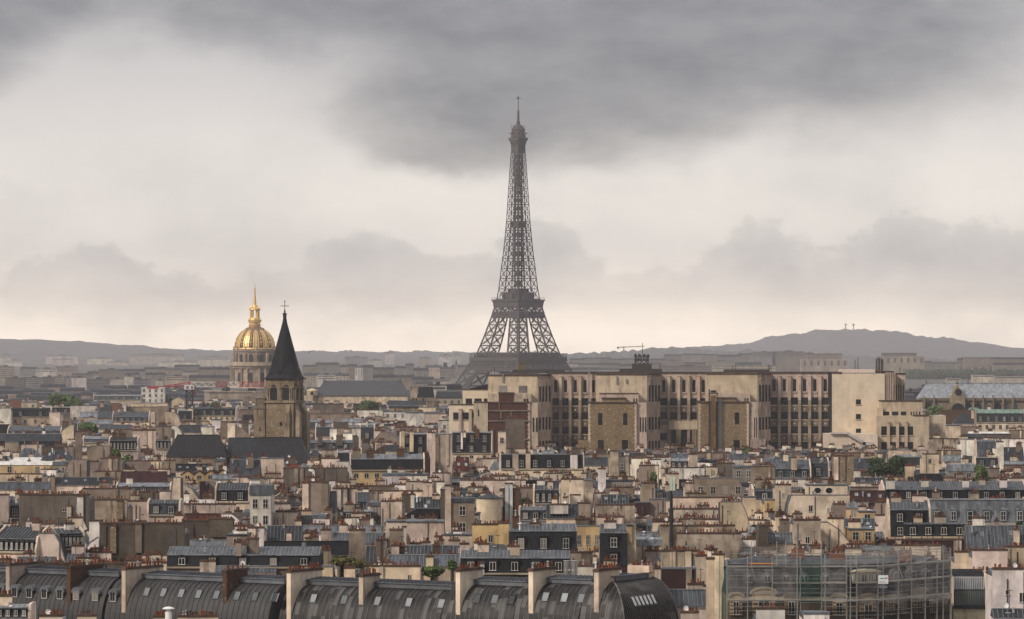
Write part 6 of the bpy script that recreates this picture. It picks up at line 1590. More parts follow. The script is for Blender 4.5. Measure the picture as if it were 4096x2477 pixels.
t 328 902 345 566 c=P dir=L f=.08 pl=1
b 512 882 250 258 350 c=C O=2
z 912 1218 310 404 418 c=N r=N k=3
w 915 1222 280 322 c=T p=3
z 955 1218 190 228 276 c=P r=d n=2
h 862 1010 402 458 568 c=Y r=l W=1x1
b 986 1134 488 498 592 c=Y W=1x1
z 862 1125 560 650 668 c=Y r=d k=2
b 900 1122 648 656 772 c=Y W=2x1
t 638 905 588 778 c=C dir=R f=.75 r=k
w 752 868 430 610 c=T p=7
w 408 642 572 808 c=S p=12 pl=1
w 240 432 540 648 c=C p=9
w 278 362 568 655 c=T p=3
w 142 272 390 526 c=Y
t 62 138 384 508 c=C dir=R f=.4
w -10 72 366 506 c=C
z 148 408 686 770 800 c=P r=z k=1
m 48 238 265 308 390 400 c=P r=d r2=d n=1
w 238 378 255 528 c=P p=6
w 24 238 100 258 c=T p=6
m 128 548 30 110 188 218 c=W r=d r2=z n=4 ; s 380 428 10 120 c=C p=2
m 528 712 18 60 186 214 c=P r=d r2=d n=1 ds=1
w 748 938 -5 216 c=R p=8 pl=1 ; s 760 800 0 210 c=P ; s 840 862 0 210 c=T
z 938 1135 20 110 122 c=P r=d
w 932 998 128 196 c=W
w 1552 1702 -20 162 c=C p=2 pl=1
b 1798 2028 70 132 200 c=G r=l W=2x1
z 1742 1955 -10 42 74 c=P r=l
t 1518 1765 154 220 c=k dir=R f=.2 r=k
w 1398 1478 85 156 c=C p=5
w 2158 2245 106 196 c=T p=4
w 1785 2035 206 224 c=P p=14
w 2100 2480 196 226 c=P p=14
z 1955 2490 630 820 848 c=P r=z k=2 sl=.8 ; s 2372 2422 655 795 c=C p=3
w 1948 2018 622 778 c=C p=3
w 2308 2480 812 998 c=C p=9 pl=1
w 2008 2316 842 1008 c=P p=8
w 1848 2006 858 985 c=P p=4
w 1238 1955 752 838 c=N p=6
w 2188 2500 1012 1370 c=W p=12 pl=1
z 960 1330 805 835 845 c=P r=l
w 760 1010 828 868 c=P p=12
w 545 690 802 858 c=S p=6
w 68 322 1368 1470 c=W p=7
w 495 720 1412 1475 c=W
z 2190 2500 1372 1440 1470 c=W r=d k=1
w 880 1130 790 822 c=P p=10
w 1300 1720 800 850 c=P p=10
''', drop={5, 88, 162, 170, 173, 199, 209, 216, 219, 279, 296, 304, 379})
KEEP_FILL = {1, 2, 8, 9, 16, 23, 28, 29, 33, 35, 37, 39, 40, 42, 43, 44, 46, 48, 49, 55, 67, 69, 70, 71, 72, 74, 86, 87, 96, 97, 113, 123, 126, 151, 153, 158, 161, 179, 183, 189, 196, 205, 208, 211, 218, 224, 236, 237, 238, 254, 255, 257, 261, 268, 269, 273, 290, 292, 293, 296, 304, 305, 309, 310, 330, 331, 333, 338, 363, 365, 366, 373, 384, 385, 398, 405, 422, 426, 427, 434, 439, 444, 459, 460, 469, 470, 471, 472, 475, 476, 477, 478, 483, 487, 489, 504, 508, 509, 514, 516, 517, 520, 523, 543, 545, 548, 549, 551, 552, 553, 555, 556, 557, 562, 563, 565, 568, 579, 582, 586, 587, 592, 594, 600, 601, 603, 604, 605, 607, 610, 611, 613, 614, 615, 636, 637, 638, 640, 641, 642, 643, 644, 645, 651, 653, 658, 666, 678, 679, 680, 681, 682, 683, 684, 685, 688, 689, 695, 696, 697, 700, 701, 707, 708, 720, 722, 725, 726, 729, 736, 740, 743, 754, 764, 765, 781, 784, 785, 788, 811, 820, 821, 823, 824, 835, 854, 861, 872, 873, 888, 890, 893, 894, 902, 909, 917, 920, 924, 925, 935, 942, 968, 971, 972, 973, 974, 977, 984, 990, 1009, 1014, 1015, 1016, 1017, 1018, 1019, 1021, 1022, 1023, 1024, 1042, 1063, 1065, 1066, 1067, 1069, 1071, 1072, 1073, 1074, 1075, 1076, 1077, 1078, 1080, 1087, 1092, 1094, 1114, 1115, 1116, 1118, 1119, 1120, 1121, 1122, 1123, 1124, 1125, 1126, 1127, 1128, 1129, 1130, 1132, 1133, 1145, 1146, 1161, 1171, 1172, 1177, 1181, 1183, 1185, 1209, 1216, 1263, 1312, 1313, 1322, 1367, 1369, 1383, 1389, 1432, 1434, 1451, 1452, 1497, 1505, 1507, 1516, 1550, 1562, 1576, 1577, 1615, 1617, 1623, 1624, 1639, 1640, 1642, 1690, 1691, 1693, 1694, 1697, 1698, 1707, 1708, 1709, 1710, 1753, 1754, 1762, 1763, 1777, 1778, 1779, 1781, 1846, 1847, 1848, 1849, 1899, 1910, 1921, 1999, 2000, 2005, 2082, 2120, 2154, 2221, 2222, 2245, 2283, 2307, 2323, 2326, 2378, 2381, 2393, 2399, 2400, 2404, 2413, 2417, 2469, 2473, 2484, 2486, 2489, 2490, 2499, 2500, 2506, 2560, 2563, 2579, 2580, 2581, 2582, 2583, 2584, 2589, 2591, 2592, 2593, 2595, 2654, 2657, 2672, 2673, 2674, 2677, 2684, 2689, 2691}      # the in-between houses that show from here
# ---------------------------------------------------------------- ground, hills and the far city
def ground():
    m = MB(); m.add([(-9000, -600, 0), (9000, -600, 0), (9000, 24000, 0), (-9000, 24000, 0)], [(0, 1, 2, 3)])
    struct(m.build('ground', flat('paving', (.10, .095, .09), .9, .3, scale=.02)))
ground()
M['wood'] = flat('wooded_slope', (.11, .115, .11), .95, .5, scale=.02, rv=0)
def hill(name, label, prof, d, depth, z0, bump, seed, step=7.0, mat=None):
    rg = random.Random(seed); m = MB(); xs = []; p = prof[0][0]
    while p <= prof[-1][0]: xs.append(p); p += step * F / d / 1.0
    rows = [(-depth, 0.0), (-depth * .75, .12), (-depth * .5, .36), (-depth * .3, .62), (-depth * .15, .84), (-depth * .06, .96), (0, 1.0), (depth * .1, .97), (depth * .5, .5)]
    for dy, f in rows:
        for i, q in enumerate(xs):
            zt = Z(lerp_tab(prof, q), d); x = X(q, d)
            n = noise.noise(Vector((x * .014, dy * .006 + seed, seed))) * bump + abs(noise.noise(Vector((x * .03, dy * .015, seed * 2.0)))) * bump * 1.1 + noise.noise(Vector((x * .004, 0, seed))) * bump * .6
            m.v.append((x, d + dy, z0 + (zt - z0) * f + n * (.25 + .75 * f)))
    nx = len(xs); m.f = [(j * nx + i, j * nx + i + 1, (j + 1) * nx + i + 1, (j + 1) * nx + i) for j in range(len(rows) - 1) for i in range(nx - 1)]
    o = m.build(name, mat or M['wood'], smooth=False); struct(o); return o
HL = [(-1800, 1372), (-300, 1361), (0, 1363), (200, 1365), (330, 1371), (500, 1385), (700, 1400), (930, 1411), (1230, 1411), (1500, 1410), (1900, 1413), (2300, 1424), (2700, 1430)]
HR = [(2200, 1436), (2450, 1424), (2600, 1400), (2720, 1394), (2860, 1388), (2950, 1381), (2996, 1377), (3085, 1350), (3220, 1335), (3264, 1322), (3380, 1319), (3460, 1321), (3492, 1331), (3532, 1324), (3621, 1335), (3688, 1355), (3795, 1353), (3866, 1373), (3947, 1376), (3980, 1395), (4067, 1392), (4096, 1400), (4400, 1404), (5600, 1412)]
hill('hills', '', HL, 19000.0, 4600, 0, 14.0, 3, 13.0)
hill('hills', '', HR, 19100.0, 3800, 0, 13.0, 8, 12.0)
hill('hills', '', [(2250, 1432), (2380, 1418), (2470, 1414), (2560, 1405), (2640, 1398), (2760, 1396), (2900, 1404), (3000, 1412), (3200, 1420), (3600, 1440), (4300, 1445)], 12000.0, 1800, 0, 13.0, 5, 8.0)
FWALL = [plaster('far_wall_%s' % n, c, .4, grain=.08) for n, c in (('cream', (.40, .34, .27)), ('grey', (.22, .21, .21)), ('pale', (.52, .48, .43)), ('brown', (.20, .165, .13)))]
FROOF = [ROOF['d'], ROOF['k'], ROOF['z']]
FAR = []
def far_house(x0, x1, yt, d, wall, roof, rh=None, D=14, slab=False, wins=0, label=None, name=None, rz=0):
    """A far-off building: block, roof and, where the photograph shows them, rows of windows."""
    d = d * (1.0 if d < 2800 else 1.7)
    w = X(x1, d) - X(x0, d); zt = Z(yt, d); h = 0 if slab else (rh or random.Random(int(x0 * 3 + d)).uniform(3.0, 5.5)); ze = zt - h
    t = link(name or ('slab_block' if slab else 'far_house'), None, None, (X((x0 + x1) / 2, d), d, 0), rz)
    m = MB(); m.box(-w / 2, w / 2, 0, D, 0, ze); m.build('wall', wall, t)
    m = MB()
    if slab: m.box(-w / 2 - .3, w / 2 + .3, -.3, D, ze, ze + .7); m.box(-w * .1, w * .15, D * .3, D * .7, ze + .7, ze + 2.6)
    else:
        m.add([(-w / 2 - .2, -.2, ze), (w / 2 + .2, -.2, ze), (w / 2 + .2, D + .2, ze), (-w / 2 - .2, D + .2, ze), (-w / 2 + .8, 1.8, zt - h * .15), (w / 2 - .8, 1.8, zt - h * .15), (w / 2 - 1.0, D - 1.8, zt), (-w / 2 + 1.0, D - 1.8, zt)], [(0, 3, 2, 1), (0, 1, 5, 4), (1, 2, 6, 5), (2, 3, 7, 6), (3, 0, 4, 7), (4, 5, 6, 7)])
        rg = random.Random(int(x0 * 5 + yt))
        for i in range(rg.randint(0, 3)): x = rg.uniform(-w * .45, w * .40); m.box(x, x + 1.6, D * .4, D * .4 + 1, ze, zt + rg.uniform(.8, 2.2))
    m.build('roof', roof, t)
    if wins:
        zz = ze - 1.2
        def pane():
            m = MB(); m.box(-.75, .75, -.06, .05, -2.0, 0); return m.mesh('window', M['farglass'])
        for r in range(wins):
            if slab: m = MB(); m.box(-w / 2 + .8, w / 2 - .8, -.06, .05, zz - 1.5, zz); m.build('window_band', M['farglass'], t)
            else:
                n = max(2, int(w / 4.2))
                for i in range(n): link('window', cached('farwin', pane), t, (-w / 2 + w * (i + .5) / n, 0, zz))
            zz -= 3.3
    FAR.append(dict(o=t, px=(x0 + x1) / 2, py=yt, d=d, wall=wall.name.split('_')[-1], roof=roof.name, slab=slab, wins=wins, w=w, label=label))
    return t
A_ = lambda u: u / 2.24
AY = lambda v: 1250 + v / 2.24
def fars():
    G, Cc, Pl, Br = FWALL[1], FWALL[0], FWALL[2], FWALL[3]
    # pale slabs on the left hillside
    for u0, u1, v, d, wn in ((1160, 1650, 376, 7000, 2), (1775, 2060, 396, 6600, 3), (410, 700, 386, 7200, 1), (780, 1020, 408, 7100, 1), (0, 95, 378, 6900, 3), (960, 1150, 440, 6700, 1), (40, 200, 430, 6500, 2), (1420, 1760, 440, 6500, 1), (470, 660, 418, 6800, 1)):
        far_house(A_(u0), A_(u1), AY(v), d, Pl, ROOF['z'], slab=True, wins=wn)
    # middle distance left
    for u0, u1, v, d, wl, s, wn in ((-30, 120, 486, 3800, Cc, 1, 6), (320, 505, 506, 4300, Pl, 1, 2), (500, 692, 488, 4500, Cc, 1, 3), (180, 330, 490, 4600, G, 0, 2), (45, 215, 590, 3250, Br, 1, 6), (215, 380, 586, 3300, G, 1, 6), (380, 490, 580, 3350, Br, 1, 6), (490, 570, 575, 3300, Cc, 1, 5), (570, 636, 582, 3350, G, 1, 0), (640, 770, 585, 3100, Pl, 1, 0), (775, 985, 600, 3150, G, 1, 5), (985, 1112, 596, 3100, Pl, 1, 0), (1112, 1345, 600, 3200, G, 1, 5),
        (640, 830, 545, 4300, Br, 0, 1), (780, 900, 525, 4600, G, 0, 1), (880, 1095, 512, 4200, Br, 1, 2), (1100, 1300, 505, 4200, G, 0, 3), (1290, 1500, 490, 4400, Br, 0, 2), (1560, 1790, 468, 4300, G, 0, 4), (1480, 1640, 500, 4000, Cc, 0, 3), (1640, 1900, 520, 3800, Cc, 0, 4), (1780, 2060, 490, 3700, Br, 0, 4), (1300, 1480, 540, 3600, G, 0, 2), (1480, 1680, 572, 3400, Cc, 1, 2), (1690, 2060, 560, 3300, Br, 0, 3), (1115, 1190, 575, 3050, Pl, 1, 0), (1395, 1460, 610, 2950, Pl, 1, 0), (1110, 1250, 540, 3900, Br, 0, 2)):
        far_house(A_(u0), A_(u1), AY(v), d, wl, ROOF['k'] if wl in (Br, G) else ROOF['d'], slab=bool(s), wins=wn)
    b = lambda u: 1000 + u / 2.24
    for u0, u1, v, d, wl, s, wn in ((470, 600, 470, 4200, Br, 0, 2), (585, 800, 448, 4400, G, 0, 3), (800, 880, 468, 4000, Cc, 0, 4), (870, 960, 462, 4100, Br, 0, 3), (940, 1010, 480, 3900, Pl, 0, 4), (1000, 1110, 470, 4000, G, 0, 3), (1100, 1290, 490, 3900, Br, 0, 3), (1290, 1400, 482, 4200, G, 0, 2), (1390, 1470, 458, 4300, Br, 0, 3), (1460, 1600, 496, 3900, G, 0, 3), (1570, 1720, 472, 4300, Cc, 0, 2), (1700, 1840, 492, 4200, Br, 0, 2), (1800, 1980, 470, 4500, G, 0, 2), (480, 620, 540, 3300, Cc, 0, 3), (600, 760, 560, 3200, Pl, 1, 2), (740, 890, 545, 3300, Cc, 0, 3), (1100, 1300, 555, 3200, G, 0, 2), (1280, 1480, 560, 3300, Br, 0, 2), (1450, 1650, 575, 3100, G, 0, 2), (1640, 1800, 600, 2950, Pl, 1, 1), (1480, 1640, 615, 2900, Cc, 0, 1), (1750, 1900, 640, 2750, G, 0, 2), (1600, 1760, 655, 2700, Pl, 1, 1), (1660, 1900, 700, 2500, Cc, 0, 1), (1690, 1810, 380, 6500, Pl, 1, 2), (1825, 1890, 370, 6600, Pl, 1, 2), (1520, 1620, 405, 6500, Cc, 1, 1), (1210, 1290, 360, 7000, Pl, 1, 1), (850, 1050, 400, 6800, G, 1, 1), (1060, 1180, 425, 6300, Pl, 1, 1)):
        far_house(b(u0), b(u1), AY(v), d, wl, ROOF['k'] if wl in (Br, G) else ROOF['d'], slab=bool(s), wins=wn)
    c = lambda u: 2000 + u / 2.24
    for u0, u1, v, d, wl, s, wn in ((620, 760, 412, 5200, Br, 0, 2), (740, 880, 405, 5400, G, 0, 2), (860, 1000, 402, 5600, Br, 0, 2), (980, 1110, 415, 5200, G, 0, 3), (1090, 1260, 410, 5300, Br, 0, 3), (1330, 1480, 412, 5200, G, 0, 2), (1470, 1640, 375, 5400, Br, 0, 3), (1630, 1800, 368, 5300, G, 0, 4), (1790, 1960, 372, 5400, Br, 0, 3), (1950, 2160, 378, 5200, G, 0, 3), (2130, 2300, 365, 5300, Br, 0, 3), (2260, 2470, 358, 5000, G, 1, 3), (600, 720, 450, 4700, Pl, 0, 3), (700, 900, 455, 4600, G, 0, 3), (880, 1080, 450, 4700, Br, 0, 4), (1060, 1260, 462, 4500, G, 0, 3), (1250, 1460, 452, 4600, Br, 0, 3), (1440, 1650, 436, 4600, Cc, 1, 3), (1640, 1860, 445, 4700, Br, 0, 2), (1850, 2100, 440, 4500, Cc, 1, 3), (2090, 2350, 445, 4600, G, 0, 2), (620, 900, 492, 4200, G, 0, 2), (890, 1300, 496, 4100, Cc, 0, 2), (1420, 1900, 484, 4100, Br, 1, 2), (1900, 2470, 478, 4200, Cc, 1, 2)):
        far_house(c(u0), c(u1), AY(v), d, wl, ROOF['k'] if wl in (Br, G) else ROOF['d'], slab=bool(s), wins=wn)
    e2 = lambda u: 2996 + u / 2.24
    for u0, u1, v, d, wl, s, wn in ((0, 220, 372, 5200, G, 0, 3), (210, 490, 352, 5000, Br, 1, 3), (480, 580, 360, 5100, G, 0, 2), (1870, 2160, 408, 4500, G, 0, 2), (2150, 2480, 402, 4600, Br, 0, 2), (2190, 2480, 450, 4200, G, 0, 3), (2000, 2200, 560, 3300, Pl, 1, 1), (2200, 2480, 570, 3200, Pl, 1, 1), (1770, 1900, 590, 3000, Pl, 1, 1), (1390, 1560, 705, 2700, G, 0, 2), (1540, 1600, 680, 2800, Pl, 0, 1), (1395, 1500, 730, 2500, Cc, 0, 1)):
        far_house(e2(u0), e2(u1), AY(v), d, wl, ROOF['k'] if wl in (Br, G) else ROOF['d'], slab=bool(s), wins=wn)
    far_house(b(1728), b(1770), AY(448), 4300, G, ROOF['k'], rh=12, label='far house with a tall pointed dark roof left of the iron tower'); far_house(b(1838), b(1858), AY(430), 4400, G, ROOF['k'], rh=9, D=5, label='slim hazy turret just left of the iron tower platform')
fars()
def palace_wing(label, u0, u1, v, ub0, ub1, vb, cols=0):
    d = 7400.0; q = lambda u: 2996 + u / 2.24; ox = X(q((u0 + u1) / 2), d); k = lambda u: X(q(u), d) - ox; zz = lambda w2: Z(AY(w2), d)
    t = thing('palace_pavilion', label, 'building', (ox, d, 0)); mm = plaster('palace_stone', (.33, .275, .225), .4, grain=.06)
    m = MB(); m.box(k(u0), k(u1), 4, 30, 0, zz(v)); m.build('upper_block', plaster('palace_brown', (.20, .16, .14), .3), t); m = MB(); m.box(k(ub0), k(ub1), 0, 34, 0, zz(vb)); m.build('lower_block', mm, t)
    m = MB(); m.box(k(u0) - .5, k(u1) + .5, 3.5, 30.5, zz(v), zz(v - 5)); m.build('roof', ROOF['d'], t)
    n = cols or int((k(ub1) - k(ub0)) / 12)
    for i in range(n): x = k(ub0) + (k(ub1) - k(ub0)) * (i + .5) / n; m = MB(); m.box(x - 2.1, x + 2.1, -.1, .2, zz(vb + (60 if not cols else 150)), zz(vb + 14)); m.build('window', M['farglass'], t)
palace_wing('hazy blocky palace pavilion seen above the left part of the institute roof', 520, 832, 374, 470, 892, 418); palace_wing('hazy blocky palace pavilion seen behind the institute roof aerials', 1197, 1505, 368, 1160, 1575, 392); palace_wing('pale palace front with tall dark window strips above the lead church roof', 1935, 2160, 408, 1865, 2200, 470, 5)
far_house(2996 + 1210 / 2.24, 2996 + 1870 / 2.24, AY(446), 4600, FWALL[1], ROOF['d'], slab=True, wins=1, label='long low hazy wing joining the two distant palace pavilions')

# ---------------------------------------------------------------- trees
def leaf_mat(name, c):
    m, t, p = newmat(name); tc = t.new('ShaderNodeTexCoord').outputs['Object']; f, _ = t.noise(tc, .7, 4, .6)
    t.link(t.mix(t.ramp(f, .3, .7), scol(c, .6), scol(c, 1.5)), p.inputs['Base Color']); p.inputs['Roughness'].default_value = .8; return m
LEAF = {'g': leaf_mat('green_leaves', (.085, .13, .035)), 'd': leaf_mat('dark_leaves', (.032, .058, .020)), 'y': leaf_mat('yellow_leaves', (.09, .085, .022))}
BARK = flat('bark', (.06, .045, .03), .9)
def tree(crop, x0, x1, yt, yb, label, leaf='g', n=2600, name='tree', cat='tree', d=None, ls=None):
    ox, oy = CROP[crop]; d = d or 600000 / (oy + yb / 2.24 - HY); w = (x1 - x0) / 2.24 * d / F; zt = Z(oy + yt / 2.24, d); zb = Z(oy + yb / 2.24, d) - (1.5 if name == 'tree' else 0)
    t = thing(name, label, cat, (X(ox + (x0 + x1) / 4.48, d), d, 0)); rg = random.Random(int(x0 + yt)); H = zt - zb; ls = ls or max(.28, d * .00042)
    m = MB(); m.lathe([(.45, 0), (.3, zb + H * .2), (.12, zb + H * .6)], 8)
    for k in range(7):
        a = rg.uniform(0, 6.3); r = rg.uniform(.3, .8); m.bar((0, 0, zb + H * rg.uniform(0, .3)), (w * .42 * r * math.cos(a), w * .3 * r * math.sin(a), zb + H * rg.uniform(.4, .8)), .16)
    m.build('trunk', BARK, t)
    m = MB(); cl = []
    for k in range(16):
        a = rg.uniform(0, 6.3); r = math.sqrt(rg.random()) * .72; cz = rg.uniform(.18, .80)
        rad = rg.uniform(.16, .30); lim = math.sqrt(max(.1, 1 - ((cz - .42) / .62) ** 2)); cl.append((w / 2 * r * lim * math.cos(a), w / 2.6 * r * math.sin(a), zb + H * cz, w * rad, H * rad * .9))
    for k in range(n):
        c = cl[k % 16]; u = Vector((rg.gauss(0, 1), rg.gauss(0, 1), rg.gauss(0, 1))).normalized() * (rg.random() ** .4)
        p = Vector((c[0] + u.x * c[3], c[1] + u.y * c[3], min(zt + .3, c[2] + u.z * c[4]))); a = Vector((rg.gauss(0, 1), rg.gauss(0, 1), rg.gauss(0, 1))).normalized(); b = a.cross(Vector((rg.gauss(0, 1), rg.gauss(0, 1), rg.gauss(0, 1)))).normalized(); s = ls * rg.uniform(.6, 1.4)
        m.add([p - a * s, p + b * s * .6, p + a * s, p - b * s * .6], [(0, 1, 2, 3)])
    o = m.build('crown' if name == 'tree' else 'foliage', LEAF[leaf], t); return t
tree('A', 425, 735, 732, 850, 'wide green tree rising above the rooftops at the far left', 'g', 3600)
tree('A', 700, 900, 980, 1070, 'low green tree between zinc roofs left of the slate church', 'g', 2600)
tree('A', 975, 1075, 1215, 1320, 'small bushy tree beside a row of dark dormers', 'g', 1400)
tree('A', 1090, 1200, 1295, 1390, 'small bright green tree behind tan chimney walls left of the slate church', 'g', 1200)
tree('A', 1880, 1985, 805, 850, 'round green tree at the foot of the domed church', 'g', 1000)
tree('B', 950, 1170, 792, 870, 'pale green tree in front of the grey hall roof', 'g', 2200)
tree('D', 1045, 1405, 1285, 1445, 'large dark green round tree among roofs below the institute annexe', 'd', 5200)
tree('H', 1995, 2130, 70, 230, 'green tree beside the small house with a pale sloping metal roof', 'g', 2000)
tree('H', 2350, 2520, 572, 648, 'dark green treetop at the right edge above the grey roof', 'd', 1800)
tree('D', 1560, 1770, 835, 910, 'young green trees below the lead-roofed church', 'g', 1600)
tree('G', 1338, 1415, 138, 258, 'slim yellow green conifer beside a tan chimney wall', 'g', 1400)
tree('C', 2180, 2260, 1195, 1300, 'thin green shrub against the right rubble wall of the institute', 'g', 700, d=1400.0)
tree('F', 718, 1090, 898, 1000, 'long yellow green roof garden hedge between chimney stacks', 'y', 3000, 'roof_garden', 'plants')
tree('F', 1520, 1745, 985, 1085, 'bushy green rooftop shrubs behind a cream parapet', 'g', 2200, 'roof_garden', 'plants')
tree('F', 1775, 1850, 925, 1015, 'small green climber beside the black mansard', 'g', 900, 'roof_garden', 'plants')
tree('H', 430, 520, 285, 335, 'small green terrace plants left of the two oval windows', 'y', 700, 'roof_garden', 'plants')
tree('D', 1610, 1700, 930, 955, 'dark terrace hedge on a flat roof below the lead church', 'd', 600, 'roof_garden', 'plants')
tree('G', 170, 280, 372, 412, 'dark green terrace bushes behind the brick wall with steel ducts', 'd', 700, 'roof_garden', 'plants')
for u, v0, v1, lb in ((1333, 735, 812, 'left of two thin dark cypresses before the white modern house'), (1437, 735, 812, 'right of two thin dark cypresses before the white modern house')):
    tree('A', u - 9, u + 9, v0, v1, lb, 'd', 500, d=2740.0)
tree('A', 1455, 1535, 750, 812, 'dark clipped hedge right of the white modern house', 'd', 900, 'roof_garden', 'plants', d=2760.0)
def far_wood(name, x0, x1, yt, d, n, seed):
    rg = random.Random(seed); m = MB()
    for k in range(n):
        p = rg.uniform(x0, x1); zt = Z(yt + 9 * noise.noise(Vector((p * .02, seed, 0))) + rg.uniform(0, 6), d); r = rg.uniform(5, 9)
        for j in range(26):
            u = Vector((rg.gauss(0, 1), rg.gauss(0, 1), rg.gauss(0, 1))).normalized() * r; c = Vector((X(p, d), d + rg.uniform(0, 60), zt - r)) + u
            a = Vector((rg.gauss(0, 1), rg.gauss(0, 1), rg.gauss(0, 1))).normalized() * 2.6; b = a.cross(u).normalized() * 2.2; m.add([c - a, c + b, c + a, c - b], [(0, 1, 2, 3)])
        m.lathe([(r * .9, zt - 3.2 * r), (r * .95, zt - r), (r * .5, zt - .3 * r)], 7, X(p, d), d + 25)
    o = m.build(name, LEAF['d']); o['kind'] = 'stuff'; o['label'] = 'hazy far wood of dark trees behind the rooftops'; o['category'] = 'wood'
far_wood('far_wood', 3610, 4150, 1478, 7000.0, 130, 3)
# ---------------------------------------------------------------- plain houses filling the streets between, and the far city mass
def fillers():
    rg = random.Random(77); k = 0
    y = 2262
    keep = globals().get('KEEP_FILL')
    while y > 1600:
        d = 600000 / (y - HY); step = 26 * d / 700
        x = -60 + rg.uniform(0, 60)
        while x < 4160:
            wpx = rg.uniform(70, 190) * 750 / d; k += 1
            if keep is None or k in keep:
                r_ = random.Random(k * 13 + 5)
                kind = r_.choice(('z', 'z', 'z', 'm', 'm', 'w', 'b', 't')); top = y + r_.uniform(4, 22) * 750 / d; c = r_.choice('PPCCTSWWUCG'); r = r_.choice('ddzzlkk')
                u = lambda p: p * 2.24; v = lambda q: (q - 1250) * 2.24
                o = dict(c=c, r=r, d=str(d + r_.uniform(-.25, .25) * step), a=str(r_.choice((0, 8, -12, 20, -25, 35, -38)))); t0 = v(top)
                hpx = 2.24 * F / d; ab = [u(x), u(x + wpx), t0]
                if kind == 'z': house('z', 'A', ab + [t0 + 2.2 * hpx, t0 + 4 * hpx], dict(o, k=str(r_.choice((0, 0, 1, 2))), p=str(r_.choice((0, 4, 6)))))
                elif kind == 'm': house('m', 'A', ab + [t0 + .9 * hpx, t0 + 3.4 * hpx, t0 + 5 * hpx], dict(o, n=str(r_.randint(2, 4)), r=r_.choice('dk'), r2='z', p=str(r_.choice((0, 3, 5)))))
                elif kind == 'w': house('w', 'A', ab + [t0 + 4 * hpx], dict(o, p=str(r_.randint(5, 14))))
                elif kind == 't': house('t', 'A', ab + [t0 + 4 * hpx], dict(o, p=str(r_.randint(3, 8)), dir=r_.choice('LRB'), f=str(r_.uniform(.2, .45)), r=r_.choice('dkz')))
                else: house('b', 'A', ab + [t0 + .8 * hpx, t0 + 4 * hpx], dict(o, p=str(r_.choice((0, 3)))))
                HOUSES[-1]['fill'] = k
            x += wpx * rg.uniform(.85, 1.5)
        y -= max(8, 22 * 700 / d)
def city_mass():
    rg = random.Random(5); wl = MB(); rf = MB()
    for i in range(1900):
        d = (1900 if i < 900 else 700) + (2000 if i < 900 else 5000) * rg.random(); p = rg.uniform(-150, 4250) if i < 900 else rg.choice((rg.uniform(-1700, -120), rg.uniform(4220, 5800))); x = X(p, d); w = rg.uniform(9, 26); h = rg.uniform(14, 21) - (d < 2600) * 4; D = rg.uniform(8, 14)
        wl.box(x, x + w, d, d + D, 0, h)
        rf.add([(x - .2, d - .2, h), (x + w + .2, d - .2, h), (x + w + .2, d + D, h), (x - .2, d + D, h), (x + .5, d + 1.5, h + 3), (x + w - .5, d + 1.5, h + 3), (x + w - .5, d + D - 1, h + 3.6), (x + .5, d + D - 1, h + 3.6)], [(0, 1, 5, 4), (1, 2, 6, 5), (2, 3, 7, 6), (3, 0, 4, 7), (4, 5, 6, 7)])
    o = wl.build('distant_houses', plaster('distant_walls', (.42, .34, .28), .5, grain=.035, lo=.35)); tag(o, 'mass of small far-off city houses fading into haze', 'houses', None, 'stuff')
    r = rf.build('roofs', ROOF['d'], o); r['kind'] = 'stuff'
fillers(); city_mass()
# ---------------------------------------------------------------- labels
CW = {'W': 'white', 'P': 'pale pink', 'C': 'cream', 'T': 'tan', 'U': 'dark taupe', 'Y': 'ochre', 'S': 'stained', 'G': 'grey', 'N': 'maroon', 'R': 'brown rubble', 'B': 'dark brick', 'X': 'red brick', 'k': 'black slate', 'M': 'pale metal'}
RW = {'k': 'black slate', 'd': 'dark zinc', 'z': 'grey zinc', 'l': 'pale zinc', 'N': 'maroon tile', 'r': 'red tile', 'v': 'green copper', 'W': 'white sheet', 'b': 'lead', 'M': 'metal'}
CATS = {'w': 'house', 't': 'house', 'b': 'house', 'z': 'house', 'm': 'house', 'g': 'house', 'h': 'house', 'y': 'house'}
LM += [('the ochre chimney wall', 1960, 2155), ('the white bay house', 1040, 2030), ('the round cream turret', 1960, 2040), ('the long taupe wall', 580, 2160), ('the wide grey dormer roof', 3900, 2040), ('the tiered chimney walls', 2800, 2110), ('the small yellow houses', 3440, 2080), ('the large dark tree', 3540, 1860), ('the white modern house', 612, 1580), ('the green copper roofs', 4010, 1690), ('the white-chimneyed mansard', 2160, 1850), ('the oval windows', 3310, 1970), ('the red tile roof', 1850, 1860)]
def relation(px, py, skip=()):
    L = sorted(LM, key=lambda l: math.hypot((l[1] - px), (l[2] - py) * 1.5))
    for l in L:
        if l[0] in skip: continue
        dx, dy = px - l[1], py - l[2]
        if abs(dx) < 60 and abs(dy) < 25: continue
        h = 'left' if dx < 0 else 'right'
        if abs(dx) > 2.2 * abs(dy): return '%s of %s' % (h, l[0])
        if abs(dy) > 2.2 * abs(dx): return ('below ' if dy > 0 else 'above ') + l[0]
        return ('below %s of ' if dy > 0 else 'above %s of ') % h + l[0]
ORD = ['first', 'second', 'third', 'fourth', 'fifth', 'sixth', 'seventh', 'eighth', 'ninth', 'tenth', 'eleventh', 'twelfth']
